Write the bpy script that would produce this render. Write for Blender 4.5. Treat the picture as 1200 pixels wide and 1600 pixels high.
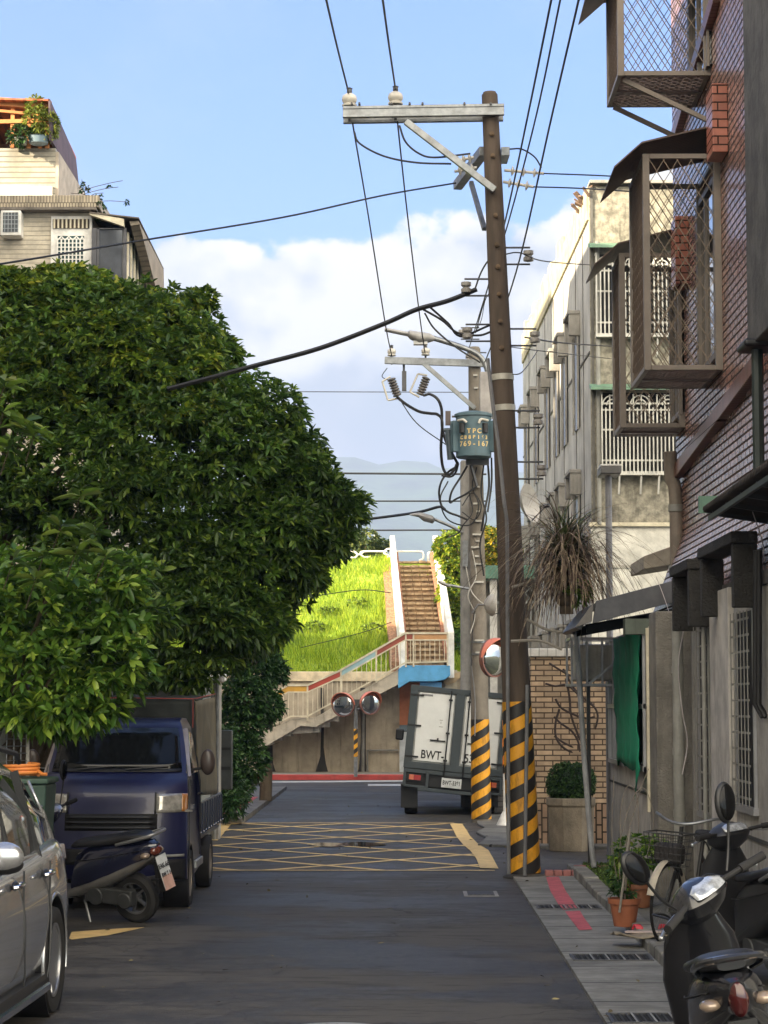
import bpy, bmesh, math, random
import numpy as np
from mathutils import Vector, Matrix, Euler
random.seed(7); np.random.seed(7)
R = math.radians
for o in list(bpy.data.objects): bpy.data.objects.remove(o)
SC = bpy.context.scene; COL = SC.collection

# ------------------------------------------------------------------ camera
F = 3467.0                                   # focal length in photo pixels (1200 x 1600)
CAMZ = 2.0
cd = bpy.data.cameras.new("camera"); cam = bpy.data.objects.new("camera", cd); COL.objects.link(cam)
cd.sensor_fit = 'VERTICAL'; cd.sensor_height = 36.0; cd.lens = F / 1600 * 36
cd.clip_start = 0.1; cd.clip_end = 9000
cam.location = (0, 0, CAMZ)
PITCH = math.atan(300 / F); YAW = math.atan(30 / F)
cam.rotation_euler = (math.pi / 2 + PITCH, 0, YAW)
SC.camera = cam
CR = Euler((math.pi / 2 + PITCH, 0, YAW)).to_matrix()
def at(px, py, Y):
    d = CR @ Vector(((px - 600) / F, (800 - py) / F, -1)); k = Y / d.y
    return Vector((d.x * k, Y, CAMZ + d.z * k))
def gd(px, py, z=0.0):
    d = CR @ Vector(((px - 600) / F, (800 - py) / F, -1)); k = (z - CAMZ) / d.z
    return Vector((d.x * k, d.y * k, z))

# ------------------------------------------------------------------ world
SUN_DIR = Vector((-0.84, -0.42, 0.33)).normalized()      # towards the sun
W = bpy.data.worlds.new("World"); SC.world = W; W.use_nodes = True
nt = W.node_tree; N = nt.nodes; L = nt.links; N.clear()
def wn(t, **kw):
    n = N.new(t)
    for k, v in kw.items(): setattr(n, k, v)
    return n
wo = wn('ShaderNodeOutputWorld'); bg = wn('ShaderNodeBackground'); L.new(bg.outputs[0], wo.inputs[0])
sky = wn('ShaderNodeTexSky', sky_type='NISHITA', sun_disc=False)
sky.sun_elevation = math.asin(SUN_DIR.z); sky.sun_rotation = math.atan2(SUN_DIR.x, SUN_DIR.y)
sky.air_density = 1.0; sky.dust_density = 0.3; sky.ozone_density = 2.2
bg.inputs[1].default_value = 0.15
def wm(op, a, b=None, c=None, clamp=False):
    n = wn('ShaderNodeMath', operation=op, use_clamp=clamp)
    for i, v in enumerate((a, b, c)):
        if v is None: continue
        if isinstance(v, (int, float)): n.inputs[i].default_value = v
        else: L.new(v, n.inputs[i])
    return n.outputs[0]
tc = wn('ShaderNodeTexCoord'); sp = wn('ShaderNodeSeparateXYZ'); L.new(tc.outputs['Generated'], sp.inputs[0])
yy = wm('MAXIMUM', sp.outputs[1], 0.02)
U = wm('DIVIDE', sp.outputs[0], wm('ABSOLUTE', wm('ADD', wm('ABSOLUTE', sp.outputs[1]), 0.05)))
hor = wm('SQRT', wm('ADD', wm('MULTIPLY', sp.outputs[0], sp.outputs[0]), wm('MULTIPLY', sp.outputs[1], sp.outputs[1])))
V = wm('DIVIDE', sp.outputs[2], wm('MAXIMUM', hor, 0.02))
AZ = wn('ShaderNodeMath', operation='ARCTAN2'); L.new(sp.outputs[0], AZ.inputs[0]); L.new(sp.outputs[1], AZ.inputs[1]); AZ = AZ.outputs[0]
cv = wn('ShaderNodeCombineXYZ'); L.new(AZ, cv.inputs[0]); L.new(V, cv.inputs[1])
def wnoise(scale, detail, rough, seed, lac=2.1):
    n = wn('ShaderNodeTexNoise', noise_dimensions='3D'); mp = wn('ShaderNodeMapping')
    mp.inputs['Location'].default_value = (seed, seed * .37, seed * 1.7); mp.inputs['Scale'].default_value = (1, 1.15, 1)
    L.new(cv.outputs[0], mp.inputs[0]); L.new(mp.outputs[0], n.inputs['Vector'])
    n.inputs['Scale'].default_value = scale; n.inputs['Detail'].default_value = detail; n.inputs['Roughness'].default_value = rough
    return n.outputs['Fac']
def wramp(v, stops):
    r = wn('ShaderNodeValToRGB'); e = r.color_ramp.elements
    while len(e) > 1: e.remove(e[-1])
    e[0].position = stops[0][0]; e[0].color = (*stops[0][1], 1)
    for p, c in stops[1:]:
        q = e.new(p); q.color = (*c, 1)
    L.new(v, r.inputs[0]); return r.outputs[0]
# bank of cumulus low in the sky: boundary near elevation 0.21 with a lumpy outline
edge = wm('ADD', wm('MULTIPLY', wnoise(17, 6, .52, 3.1), .14), wm('MULTIPLY', wnoise(6, 2, .5, 8.3), .10))
# unseen cumulus added higher away from the view, to fill the shade
around = wm('MULTIPLY', wm('SUBTRACT', 0.72, wm('DIVIDE', sp.outputs[1], wm('MAXIMUM', hor, 0.02)), clamp=True), 1.3)
dist = wm('SUBTRACT', wm('ADD', wm('ADD', edge, 0.094), around), V)                      # >0 inside the cloud
mask = wn('ShaderNodeMapRange', interpolation_type='SMOOTHSTEP'); L.new(dist, mask.inputs[0])
mask.inputs[1].default_value = -0.002; mask.inputs[2].default_value = 0.008
n1 = wnoise(17, 6, .52, 3.1)
def wshift(scale, detail, rough, seed, dx, dy):
    n = wn('ShaderNodeTexNoise', noise_dimensions='3D'); mp = wn('ShaderNodeMapping')
    mp.inputs['Location'].default_value = (seed + dx, seed * .37 + dy, seed * 1.7); mp.inputs['Scale'].default_value = (1, 1.15, 1)
    L.new(cv.outputs[0], mp.inputs[0]); L.new(mp.outputs[0], n.inputs['Vector'])
    n.inputs['Scale'].default_value = scale; n.inputs['Detail'].default_value = detail; n.inputs['Roughness'].default_value = rough
    return n.outputs['Fac']
relief = wm('SUBTRACT', n1, wshift(17, 6, .52, 3.1, -.010, .016))      # lit from the upper left
relief2 = wm('SUBTRACT', wshift(7, 4, .5, 6.3, 0, 0), wshift(7, 4, .5, 6.3, -.02, .035))
lump = wm('ADD', wm('ADD', wm('MULTIPLY', relief, 1.7), wm('MULTIPLY', relief2, 1.6)), wm('ADD', wm('MULTIPLY', V, 4.0), 0.0))
ccol = wramp(lump, [(.30, (.80, .98, 1.08)), (.50, (.98, 1.10, 1.18)), (.64, (1.35, 1.42, 1.42)), (.76, (1.85, 1.82, 1.66)), (.93, (2.4, 2.26, 1.95))])
# thin veils higher up
veil = wn('ShaderNodeMapRange', interpolation_type='SMOOTHSTEP'); L.new(wnoise(7, 5, .6, 14.2), veil.inputs[0])
veil.inputs[1].default_value = .50; veil.inputs[2].default_value = .78; veil.inputs[4].default_value = .22
mx0 = wn('ShaderNodeMix', data_type='RGBA'); L.new(veil.outputs[0], mx0.inputs[0]); 
tint = wn('ShaderNodeMix', data_type='RGBA', blend_type='MULTIPLY'); tint.inputs[0].default_value = 1
L.new(sky.outputs[0], tint.inputs[6]); tint.inputs[7].default_value = (0.15, 0.315, 0.53, 1)
L.new(tint.outputs[2], mx0.inputs[6]); mx0.inputs[7].default_value = (1.2, 1.4, 1.7, 1)
mx1 = wn('ShaderNodeMix', data_type='RGBA'); L.new(mask.outputs[0], mx1.inputs[0]); 
gain = wn('ShaderNodeVectorMath', operation='SCALE'); L.new(ccol, gain.inputs[0])
L.new(wm('ADD', .94, wm('MULTIPLY', around, 2.2)), gain.inputs['Scale'])      # unseen cloud behind the view brightened as fill light

warm = wn('ShaderNodeMix', data_type='RGBA'); L.new(around, warm.inputs[0]); warm.inputs[6].default_value = (1, 1, 1, 1); warm.inputs[7].default_value = (1.04, 1.0, .93, 1)
wmul = wn('ShaderNodeMix', data_type='RGBA', blend_type='MULTIPLY'); wmul.inputs[0].default_value = 1; L.new(gain.outputs[0], wmul.inputs[6]); L.new(warm.outputs[2], wmul.inputs[7])
L.new(mx0.outputs[2], mx1.inputs[6]); L.new(wmul.outputs[2], mx1.inputs[7])
L.new(mx1.outputs[2], bg.inputs[0])
sd = bpy.data.lights.new("sun", 'SUN'); sd.energy = 4.7; sd.angle = R(0.5); sd.color = (1, .84, .60)
so = bpy.data.objects.new("sun", sd); COL.objects.link(so)
so.rotation_euler = SUN_DIR.to_track_quat('Z', 'Y').to_euler()
SC.view_settings.view_transform = 'Standard'; SC.view_settings.look = 'None'
SC.view_settings.exposure = 1.95; SC.view_settings.gamma = 1
SC.cycles.max_bounces = 6; SC.cycles.transparent_max_bounces = 12; SC.cycles.volume_bounces = 0
SC.cycles.use_denoising = True
SC.cycles.sample_clamp_indirect = 6

# ------------------------------------------------------------------ materials
MATS = {}
def mat(name, col, rough=.7, metal=0, var=.25, vscale=3.0, stain=0, staincol=None, bump=.0, bscale=40, kind=None, p=None,
        trans=0, emit=None, coat=0, spec=.5, stretch=(1, 1, 1), rvar=.0):
    """weathered surface: colour with blotches, vertical streaks of dirt and a fine bump"""
    if name in MATS: return MATS[name]
    m = bpy.data.materials.new(name); m.use_nodes = True; t = m.node_tree; n = t.nodes; l = t.links
    b = n['Principled BSDF']; b.inputs['Roughness'].default_value = rough; b.inputs['Metallic'].default_value = metal
    b.inputs['Coat Weight'].default_value = coat; b.inputs['Specular IOR Level'].default_value = spec
    b.inputs['Coat Roughness'].default_value = .04
    tx = n.new('ShaderNodeTexCoord')
    def mth(op, a, c=None, d=None, clamp=False):
        q = n.new('ShaderNodeMath'); q.operation = op; q.use_clamp = clamp
        for i, v in enumerate((a, c, d)):
            if v is None: continue
            if isinstance(v, (int, float)): q.inputs[i].default_value = v
            else: l.new(v, q.inputs[i])
        return q.outputs[0]
    def noise(scale, detail=4, rough=.6, st=(1, 1, 1), off=0):
        q = n.new('ShaderNodeTexNoise'); mp = n.new('ShaderNodeMapping'); mp.inputs['Scale'].default_value = st
        mp.inputs['Location'].default_value = (off, off, off)
        l.new(tx.outputs['Object'], mp.inputs[0]); l.new(mp.outputs[0], q.inputs['Vector'])
        q.inputs['Scale'].default_value = scale; q.inputs['Detail'].default_value = detail; q.inputs['Roughness'].default_value = rough
        return q.outputs['Fac']
    def mix(f, a, c, bt='MIX'):
        q = n.new('ShaderNodeMix'); q.data_type = 'RGBA'; q.blend_type = bt
        if isinstance(f, (int, float)): q.inputs[0].default_value = f
        else: l.new(f, q.inputs[0])
        for i, v in ((6, a), (7, c)):
            if isinstance(v, tuple): q.inputs[i].default_value = (*v[:3], 1)
            else: l.new(v, q.inputs[i])
        return q.outputs[2]
    def ramp(v, lo, hi):
        q = n.new('ShaderNodeMapRange'); l.new(v, q.inputs[0]); q.inputs[1].default_value = lo; q.inputs[2].default_value = hi
        q.interpolation_type = 'SMOOTHSTEP'; return q.outputs[0]
    ctx = dict(m=m, n=n, l=l, b=b, tx=tx, mth=mth, noise=noise, mix=mix, ramp=ramp)
    dark = tuple(c * (1 - var) for c in col); lite = tuple(min(1, c * (1 + var * .8)) for c in col)
    base = mix(ramp(noise(vscale, 5, .65, stretch), .3, .7), dark, lite)
    hgt = None
    if kind: base, hgt = kind(ctx, base, col, p or {})
    if stain:
        sc = staincol or tuple(c * .25 for c in col)
        s1 = ramp(noise(2.3, 5, .7, (3.2, 3.2, .28), 4), .5, .78)
        s2 = ramp(noise(1.3, 6, .7, (1, 1, 1), 9), .45, .8)
        f = mth('MULTIPLY', mth('ADD', mth('MULTIPLY', s1, .75), mth('MULTIPLY', s2, .55)), stain, clamp=True)
        base = mix(f, base, sc)
    l.new(base, b.inputs['Base Color'])
    if rvar:
        l.new(mth('ADD', rough - rvar, mth('MULTIPLY', ramp(noise(vscale * 1.7, 5, .7, stretch, 2), .3, .7), 2 * rvar)), b.inputs['Roughness'])
    if bump or hgt is not None:
        bp = n.new('ShaderNodeBump'); bp.inputs['Strength'].default_value = 1.0
        h = mth('MULTIPLY', noise(bscale, 5, .6, (1, 1, 1), 1), bump)
        if hgt is not None: h = mth('ADD', h, hgt)
        bp.inputs['Distance'].default_value = 1.0
        l.new(h, bp.inputs['Height']); l.new(bp.outputs[0], b.inputs['Normal'])
    if emit: b.inputs['Emission Color'].default_value = (*emit[:3], 1); b.inputs['Emission Strength'].default_value = emit[3]
    if trans:
        out = n['Material Output']; tr = n.new('ShaderNodeBsdfTranslucent'); l.new(base, tr.inputs[0])
        ms = n.new('ShaderNodeMixShader'); ms.inputs[0].default_value = trans
        l.new(b.outputs[0], ms.inputs[1]); l.new(tr.outputs[0], ms.inputs[2]); l.new(ms.outputs[0], out.inputs[0])
    MATS[name] = m; return m

def k_brick(ctx, base, col, p):
    """tiles or bricks laid on a wall: p: axis 'x' or 'y' (along the wall), w, h, gap, mortar, off"""
    n, l = ctx['n'], ctx['l']
    s = n.new('ShaderNodeSeparateXYZ'); l.new(ctx['tx'].outputs['Object'], s.inputs[0])
    c = n.new('ShaderNodeCombineXYZ'); l.new(s.outputs[0 if p.get('axis', 'x') == 'x' else 1], c.inputs[0]); l.new(s.outputs[2], c.inputs[1])
    if p.get('turn'): l.new(s.outputs[2], c.inputs[0]); l.new(s.outputs[0 if p.get('axis', 'x') == 'x' else 1], c.inputs[1])
    q = n.new('ShaderNodeTexBrick'); l.new(c.outputs[0], q.inputs['Vector']); q.offset = p.get('off', .5)
    q.inputs['Scale'].default_value = 1; q.inputs['Brick Width'].default_value = p['w']; q.inputs['Row Height'].default_value = p['h']
    q.inputs['Mortar Size'].default_value = p.get('gap', .008); q.inputs['Mortar Smooth'].default_value = .2
    v = p.get('v', .2)
    q.inputs['Color1'].default_value = (1 - v, 1 - v, 1 - v, 1); q.inputs['Color2'].default_value = (1 + v * .5, 1 + v * .4, 1 + v * .3, 1)
    q.inputs['Mortar'].default_value = (1, 1, 1, 1)
    tl = ctx['mix'](1.0, base, q.outputs['Color'], 'MULTIPLY')
    o = ctx['mix'](q.outputs['Fac'], tl, p.get('mortar', (.05, .045, .04)))
    bb = ctx['b']; r0 = bb.inputs['Roughness'].default_value; mth = ctx['mth']
    l.new(mth('ADD', r0, mth('MULTIPLY', q.outputs['Fac'], .95 - r0)), bb.inputs['Roughness'])
    inv = mth('SUBTRACT', 1, q.outputs['Fac'])
    l.new(mth('MULTIPLY', inv, bb.inputs['Coat Weight'].default_value), bb.inputs['Coat Weight'])
    l.new(mth('MULTIPLY', inv, bb.inputs['Specular IOR Level'].default_value), bb.inputs['Specular IOR Level'])
    return o, ctx['mth']('MULTIPLY', q.outputs['Fac'], -p.get('depth', .006))

def k_leaf(ctx, base, col, p):
    n, l = ctx['n'], ctx['l']
    g = n.new('ShaderNodeNewGeometry'); r = g.outputs['Random Per Island']
    c2 = p.get('c2', tuple(c * 1.9 for c in col)); c3 = p.get('c3', (col[0] * .5, col[1] * .5, col[2] * .6))
    a = ctx['mix'](ctx['ramp'](r, .15, .75), c3, base)
    return ctx['mix'](ctx['ramp'](r, p.get('t', .7), 1.0), a, c2), None

def k_stripe(ctx, base, col, p):
    """yellow and black warning bands wound round a post"""
    n, l, mth = ctx['n'], ctx['l'], ctx['mth']
    s = n.new('ShaderNodeSeparateXYZ'); l.new(ctx['tx'].outputs['Object'], s.inputs[0])
    an = mth('ARCTAN2', s.outputs[0], mth('MULTIPLY', s.outputs[1], -1))
    v = mth('FRACT', mth('ADD', mth('SUBTRACT', mth('DIVIDE', s.outputs[2], p['per']), mth('MULTIPLY', an, p.get('n', 2) / 6.2832)), 20))
    k = mth('GREATER_THAN', v, .5)
    gr = ctx['ramp'](ctx['noise'](9, 6, .7, (1, 1, .35), 3), .42, .75)
    o = ctx['mix'](k, (.022, .02, .02), ctx['mix'](gr, col, tuple(c * .42 for c in col)))
    ch = ctx['ramp'](ctx['noise'](26, 4, .8, (1, 1, 1), 7), .66, .70)
    return ctx['mix'](mth('MULTIPLY', ch, .55), o, (.12, .11, .10)), None

def k_asphalt(ctx, base, col, p):
    n, l, mth = ctx['n'], ctx['l'], ctx['mth']
    f = ctx['ramp'](ctx['noise'](.9, 6, .72, (.55, .75, 1), 3), .42, .58)          # damp / worn patches
    a = ctx['mix'](f, tuple(c * .45 for c in col), tuple(c * 1.3 for c in col))
    sp_ = ctx['ramp'](ctx['noise'](55, 3, .9), .60, .74)
    a = ctx['mix'](mth('MULTIPLY', sp_, .5), a, tuple(c * 2.6 for c in col))
    fine = ctx['ramp'](ctx['noise'](9, 6, .8, (1, .8, 1), 5), .3, .75)
    a = ctx['mix'](mth('MULTIPLY', fine, .6), a, tuple(c * 1.6 for c in col))
    wv = ctx['ramp'](ctx['noise'](3.2, 5, .75, (.35, 1.6, 1), 15), .50, .62)
    a = ctx['mix'](mth('MULTIPLY', wv, .7), a, tuple(c * .45 for c in col))
    l.new(mth('ADD', mth('MULTIPLY', f, .26), .52), ctx['b'].inputs['Roughness'])
    # hairline cracks
    w = n.new('ShaderNodeTexVoronoi'); w.feature = 'DISTANCE_TO_EDGE'; w.inputs['Scale'].default_value = .55
    mp = n.new('ShaderNodeMapping'); l.new(ctx['tx'].outputs['Object'], mp.inputs[0])
    ns = n.new('ShaderNodeTexNoise'); ns.inputs['Scale'].default_value = 2.5; l.new(ctx['tx'].outputs['Object'], ns.inputs['Vector'])
    ad = n.new('ShaderNodeVectorMath'); ad.operation = 'MULTIPLY_ADD'; l.new(ns.outputs['Color'], ad.inputs[0]); ad.inputs[1].default_value = (.5, .5, 0)
    l.new(mp.outputs[0], ad.inputs[2]); l.new(ad.outputs[0], w.inputs['Vector'])
    cr = mth('MULTIPLY', mth('LESS_THAN', w.outputs['Distance'], .006), .55)
    return ctx['mix'](cr, a, tuple(c * .35 for c in col)), None

def k_slab(ctx, base, col, p):
    """concrete cover slabs across the drain: dark joints every p['s'] metres along Y"""
    n, l, mth = ctx['n'], ctx['l'], ctx['mth']
    s = n.new('ShaderNodeSeparateXYZ'); l.new(ctx['tx'].outputs['Object'], s.inputs[0])
    fr = mth('FRACT', mth('ADD', mth('DIVIDE', mth('ADD', s.outputs[1], mth('MULTIPLY', ctx['noise'](1.2, 2), .06)), p['s']), 50))
    j = mth('LESS_THAN', fr, .035)
    wv = ctx['ramp'](ctx['noise'](3.0, 5, .75, (.6, 5.5, 1), 3), .45, .7)
    a = ctx['mix'](mth('MULTIPLY', wv, .75), base, tuple(c * .38 for c in col))
    wet = ctx['ramp'](ctx['noise'](1.1, 3, .6, (1, 1, 1), 12), .45, .6)
    a = ctx['mix'](mth('MULTIPLY', wet, .5), a, tuple(c * .45 for c in col))
    return ctx['mix'](j, a, (.012, .012, .011)), mth('MULTIPLY', j, -.01)

def k_rib(ctx, base, col, p):
    """ribs / corrugation: p axis index, s spacing, d depth"""
    n, l, mth = ctx['n'], ctx['l'], ctx['mth']
    s = n.new('ShaderNodeSeparateXYZ'); l.new(ctx['tx'].outputs['Object'], s.inputs[0])
    fr = mth('FRACT', mth('ADD', mth('DIVIDE', s.outputs[p['axis']], p['s']), 50))
    g = mth('LESS_THAN', fr, p.get('g', .14))
    if p.get('tint'):
        tf = ctx['ramp'](ctx['noise'](1.1, 1, .5, (1, 1, .02), 3), .45, .6)
        base = ctx['mix'](mth('MULTIPLY', tf, .6), base, p['tint'])
    return ctx['mix'](g, base, tuple(c * p.get('k', .45) for c in col)), mth('MULTIPLY', g, -p.get('d', .01))

# ------------------------------------------------------------------ mesh helper
def bez(p, n=12):
    """Catmull-Rom through the given points"""
    p = [Vector(q) for q in p]
    if len(p) < 3: return p
    q = [p[0] * 2 - p[1]] + p + [p[-1] * 2 - p[-2]]; out = []
    for i in range(1, len(q) - 2):
        for k in range(n):
            t = k / n; a, b, c, d = q[i - 1], q[i], q[i + 1], q[i + 2]
            out.append(.5 * ((2 * b) + (c - a) * t + (2 * a - 5 * b + 4 * c - d) * t * t + (3 * b - a - 3 * c + d) * t ** 3))
    out.append(p[-1]); return out

class MB:
    def split(s, name, m, parent=None, **kw):
        """one object for every separate piece"""
        par = list(range(len(s.v)))
        def find(a):
            while par[a] != a: par[a] = par[par[a]]; a = par[a]
            return a
        for f in s.f:
            for i in f[1:]: par[find(i)] = find(f[0])
        gr = {}
        for k, f in enumerate(s.f): gr.setdefault(find(f[0]), []).append(k)
        out = []
        for fl in gr.values():
            q = MB(); mp = {}
            for k in fl:
                nf = []
                for i in s.f[k]:
                    if i not in mp: mp[i] = len(q.v); q.v.append(s.v[i])
                    nf.append(mp[i])
                q.f.append(nf); q.sm.append(s.sm[k])
            out.append(q.build(name, m, parent, **kw))
        return out
    def __init__(s): s.v = []; s.f = []; s.sm = []
    def add(s, vs, fs, sm=False, M=None):
        o = len(s.v)
        for v in vs:
            v = Vector(v); s.v.append(M @ v if M else v)
        for f in fs: s.f.append([o + i for i in f]); s.sm.append(sm)
        return s
    def box(s, c, d, rot=None, M=None):
        h = [x / 2 for x in d]; Rm = Euler(rot).to_matrix() if rot else None; vs = []
        for x in (-1, 1):
            for y in (-1, 1):
                for z in (-1, 1):
                    q = Vector((x * h[0], y * h[1], z * h[2])); q = Rm @ q if Rm else q; vs.append(q + Vector(c))
        return s.add(vs, [(0, 1, 3, 2), (4, 6, 7, 5), (0, 4, 5, 1), (2, 3, 7, 6), (0, 2, 6, 4), (1, 5, 7, 3)], False, M)
    def bx(s, a, b, M=None):
        a, b = Vector(a), Vector(b); return s.box((a + b) / 2, [abs(x) for x in (b - a)], None, M)
    def beam(s, p0, p1, w, h, up=(0, 0, 1), M=None):
        p0, p1 = Vector(p0), Vector(p1); d = (p1 - p0).normalized(); u = Vector(up)
        x = d.cross(u)
        if x.length < 1e-4: x = d.cross(Vector((1, 0, 0)))
        x.normalize(); u = x.cross(d); vs = []
        for p in (p0, p1):
            for a, b in ((-1, -1), (1, -1), (1, 1), (-1, 1)): vs.append(p + x * a * w / 2 + u * b * h / 2)
        return s.add(vs, [(3, 2, 1, 0), (4, 5, 6, 7), (0, 1, 5, 4), (1, 2, 6, 5), (2, 3, 7, 6), (3, 0, 4, 7)], False, M)
    def tube(s, pts, r, n=8, cap=True, M=None):
        pts = [Vector(p) for p in pts]; rs = r if isinstance(r, (list, tuple)) else [r] * len(pts); vs = []; fs = []
        up = None
        for i, p in enumerate(pts):
            d = (pts[min(i + 1, len(pts) - 1)] - pts[max(i - 1, 0)])
            d = d.normalized() if d.length > 1e-9 else Vector((0, 0, 1))
            if up is None: up = Vector((0, 0, 1)) if abs(d.z) < .9 else Vector((0, 1, 0))
            x = d.cross(up); 
            if x.length < 1e-5: x = d.cross(Vector((1, .3, 0)))
            x.normalize(); up = x.cross(d).normalized()
            for k in range(n):
                a = 2 * math.pi * k / n; vs.append(p + (x * math.cos(a) + up * math.sin(a)) * rs[i])
        for i in range(len(pts) - 1):
            for k in range(n):
                a, b = i * n + k, i * n + (k + 1) % n; fs.append((a, b, b + n, a + n))
        if cap: fs.append(list(range(n))[::-1]); fs.append([(len(pts) - 1) * n + k for k in range(n)])
        return s.add(vs, fs, True, M)
    def cyl(s, p0, p1, r0, r1=None, n=20, M=None): return s.tube([p0, p1], [r0, r0 if r1 is None else r1], n, True, M)
    def lathe(s, prof, n=28, M=None, closed=False):
        """profile of (radius, z) turned about Z"""
        vs = []; fs = []; k = len(prof)
        for r, z in prof:
            for i in range(n):
                a = 2 * math.pi * i / n; vs.append((r * math.cos(a), r * math.sin(a), z))
        for j in range(k - 1 + (1 if closed else 0)):
            for i in range(n):
                a, b = j * n + i, j * n + (i + 1) % n; c, d = ((j + 1) % k) * n + i, ((j + 1) % k) * n + (i + 1) % n; fs.append((a, b, d, c))
        if not closed:
            if prof[0][0] > 1e-4: fs.append(list(range(n))[::-1])
            if prof[-1][0] > 1e-4: fs.append([(k - 1) * n + i for i in range(n)])
        return s.add(vs, fs, True, M)
    def prism(s, poly, axis, a, b, M=None, sm=False):
        """polygon (2-D) extruded along axis 'x','y','z' from a to b"""
        def P(u, v, w): return {'x': (w, u, v), 'y': (u, w, v), 'z': (u, v, w)}[axis]
        n = len(poly); vs = [P(u, v, a) for u, v in poly] + [P(u, v, b) for u, v in poly]
        fs = [list(range(n)), list(range(n, 2 * n))[::-1]] + [(i, i + n, (i + 1) % n + n, (i + 1) % n) for i in range(n)]
        return s.add(vs, fs, sm, M)
    def loft(s, rings, cap=True, sm=True, closed=True, M=None):
        n = len(rings[0]); vs = [v for r in rings for v in r]; fs = []
        for i in range(len(rings) - 1):
            for k in range(n if closed else n - 1):
                a, b = i * n + k, i * n + (k + 1) % n; fs.append((a, b, b + n, a + n))
        if cap: fs.append(list(range(n))[::-1]); fs.append([(len(rings) - 1) * n + k for k in range(n)])
        return s.add(vs, fs, sm, M)
    def ball(s, c, r, nu=16, nv=10, M=None):
        r = (r, r, r) if isinstance(r, (int, float)) else r
        prof = [(math.sin(math.pi * j / nv), -math.cos(math.pi * j / nv)) for j in range(nv + 1)]
        T = Matrix.Translation(c) @ Matrix.Diagonal((*r, 1)); T = M @ T if M else T
        return s.lathe([(max(a, 1e-5), b) for a, b in prof], nu, T)
    def build(s, name, m, parent=None, bevel=0, sub=0, label=None, weld=False, recalc=True, seg=2):
        me = bpy.data.meshes.new(name); me.from_pydata([tuple(v) for v in s.v], [], s.f)
        me.polygons.foreach_set('use_smooth', s.sm if not bevel else [True] * len(s.f))
        if recalc or weld:
            bm = bmesh.new(); bm.from_mesh(me)
            if weld: bmesh.ops.remove_doubles(bm, verts=bm.verts, dist=1e-4)
            bmesh.ops.recalc_face_normals(bm, faces=bm.faces); bm.to_mesh(me); bm.free()
        me.update()
        try: me.set_sharp_from_angle(angle=R(42))
        except Exception: pass
        me.materials.append(m); o = bpy.data.objects.new(name, me); COL.objects.link(o)
        if parent: o.parent = parent
        if bevel:
            b = o.modifiers.new('b', 'BEVEL'); b.width = bevel; b.segments = seg; b.limit_method = 'ANGLE'; b.angle_limit = R(35)
            b.harden_normals = True
        if sub:
            b = o.modifiers.new('s', 'SUBSURF'); b.levels = b.render_levels = sub
        if label: o['label'] = label
        return o
def thing(name, label, cat, loc=(0, 0, 0), rot=(0, 0, 0), group=None):
    o = bpy.data.objects.new(name, None); COL.objects.link(o); o.location = loc; o.rotation_euler = rot
    o['label'] = label; o['category'] = cat; o.empty_display_size = .2
    if group: o['group'] = group
    return o
def tag(o, label, cat, group=None):
    o['label'] = label; o['category'] = cat
    if group: o['group'] = group
    return o
def struct(o): o['kind'] = 'structure'; return o
def stuff(o, label=None, cat=None):
    o['kind'] = 'stuff'
    if label: o['label'] = label; o['category'] = cat
    return o
def cut(o, cutters):
    """subtract closed meshes from o, baked at once"""
    me = o.data
    for cm in cutters:
        c = cm.build('cutter', me.materials[0]); b = o.modifiers.new('cut', 'BOOLEAN'); b.object = c; b.operation = 'DIFFERENCE'; b.solver = 'EXACT'
        c.parent = o.parent
    dg = bpy.context.evaluated_depsgraph_get(); dg.update(); nm = bpy.data.meshes.new_from_object(o.evaluated_get(dg))
    for md in list(o.modifiers):
        if md.type == 'BOOLEAN': bpy.data.objects.remove(md.object)
    o.modifiers.clear(); o.data = nm
    try: nm.set_sharp_from_angle(angle=R(40))
    except Exception: pass
    return o
def text(s, name, size, m, parent, loc, rot, ext=.001, off=0.0, align='CENTER', sx=1):
    c = bpy.data.curves.new(name, 'FONT'); c.body = s; c.size = size; c.extrude = ext; c.offset = off; c.align_x = align; c.align_y = 'CENTER'
    t = bpy.data.objects.new(name, c); COL.objects.link(t)
    t.scale = (sx, 1, 1); dg = bpy.context.evaluated_depsgraph_get(); me = bpy.data.meshes.new_from_object(t.evaluated_get(dg))
    bpy.data.objects.remove(t)
    for v in me.vertices: v.co.x *= sx
    me.materials.clear(); me.materials.append(m)
    o = bpy.data.objects.new(name, me); COL.objects.link(o); o.parent = parent; o.location = loc; o.rotation_euler = rot
    return o
def quick_mesh(name, V, nf, m, parent=None, size=4, smooth=False):
    """V: (n,3) array holding nf faces of `size` own vertices each"""
    me = bpy.data.meshes.new(name); me.vertices.add(len(V)); me.vertices.foreach_set('co', V.astype(np.float32).ravel())
    me.loops.add(nf * size); me.polygons.add(nf)
    me.loops.foreach_set('vertex_index', np.arange(nf * size, dtype=np.int32))
    me.polygons.foreach_set('loop_start', np.arange(0, nf * size, size, dtype=np.int32))
    me.update(calc_edges=True); me.validate(); me.materials.append(m)
    o = bpy.data.objects.new(name, me); COL.objects.link(o)
    if parent: o.parent = parent
    return o
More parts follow.
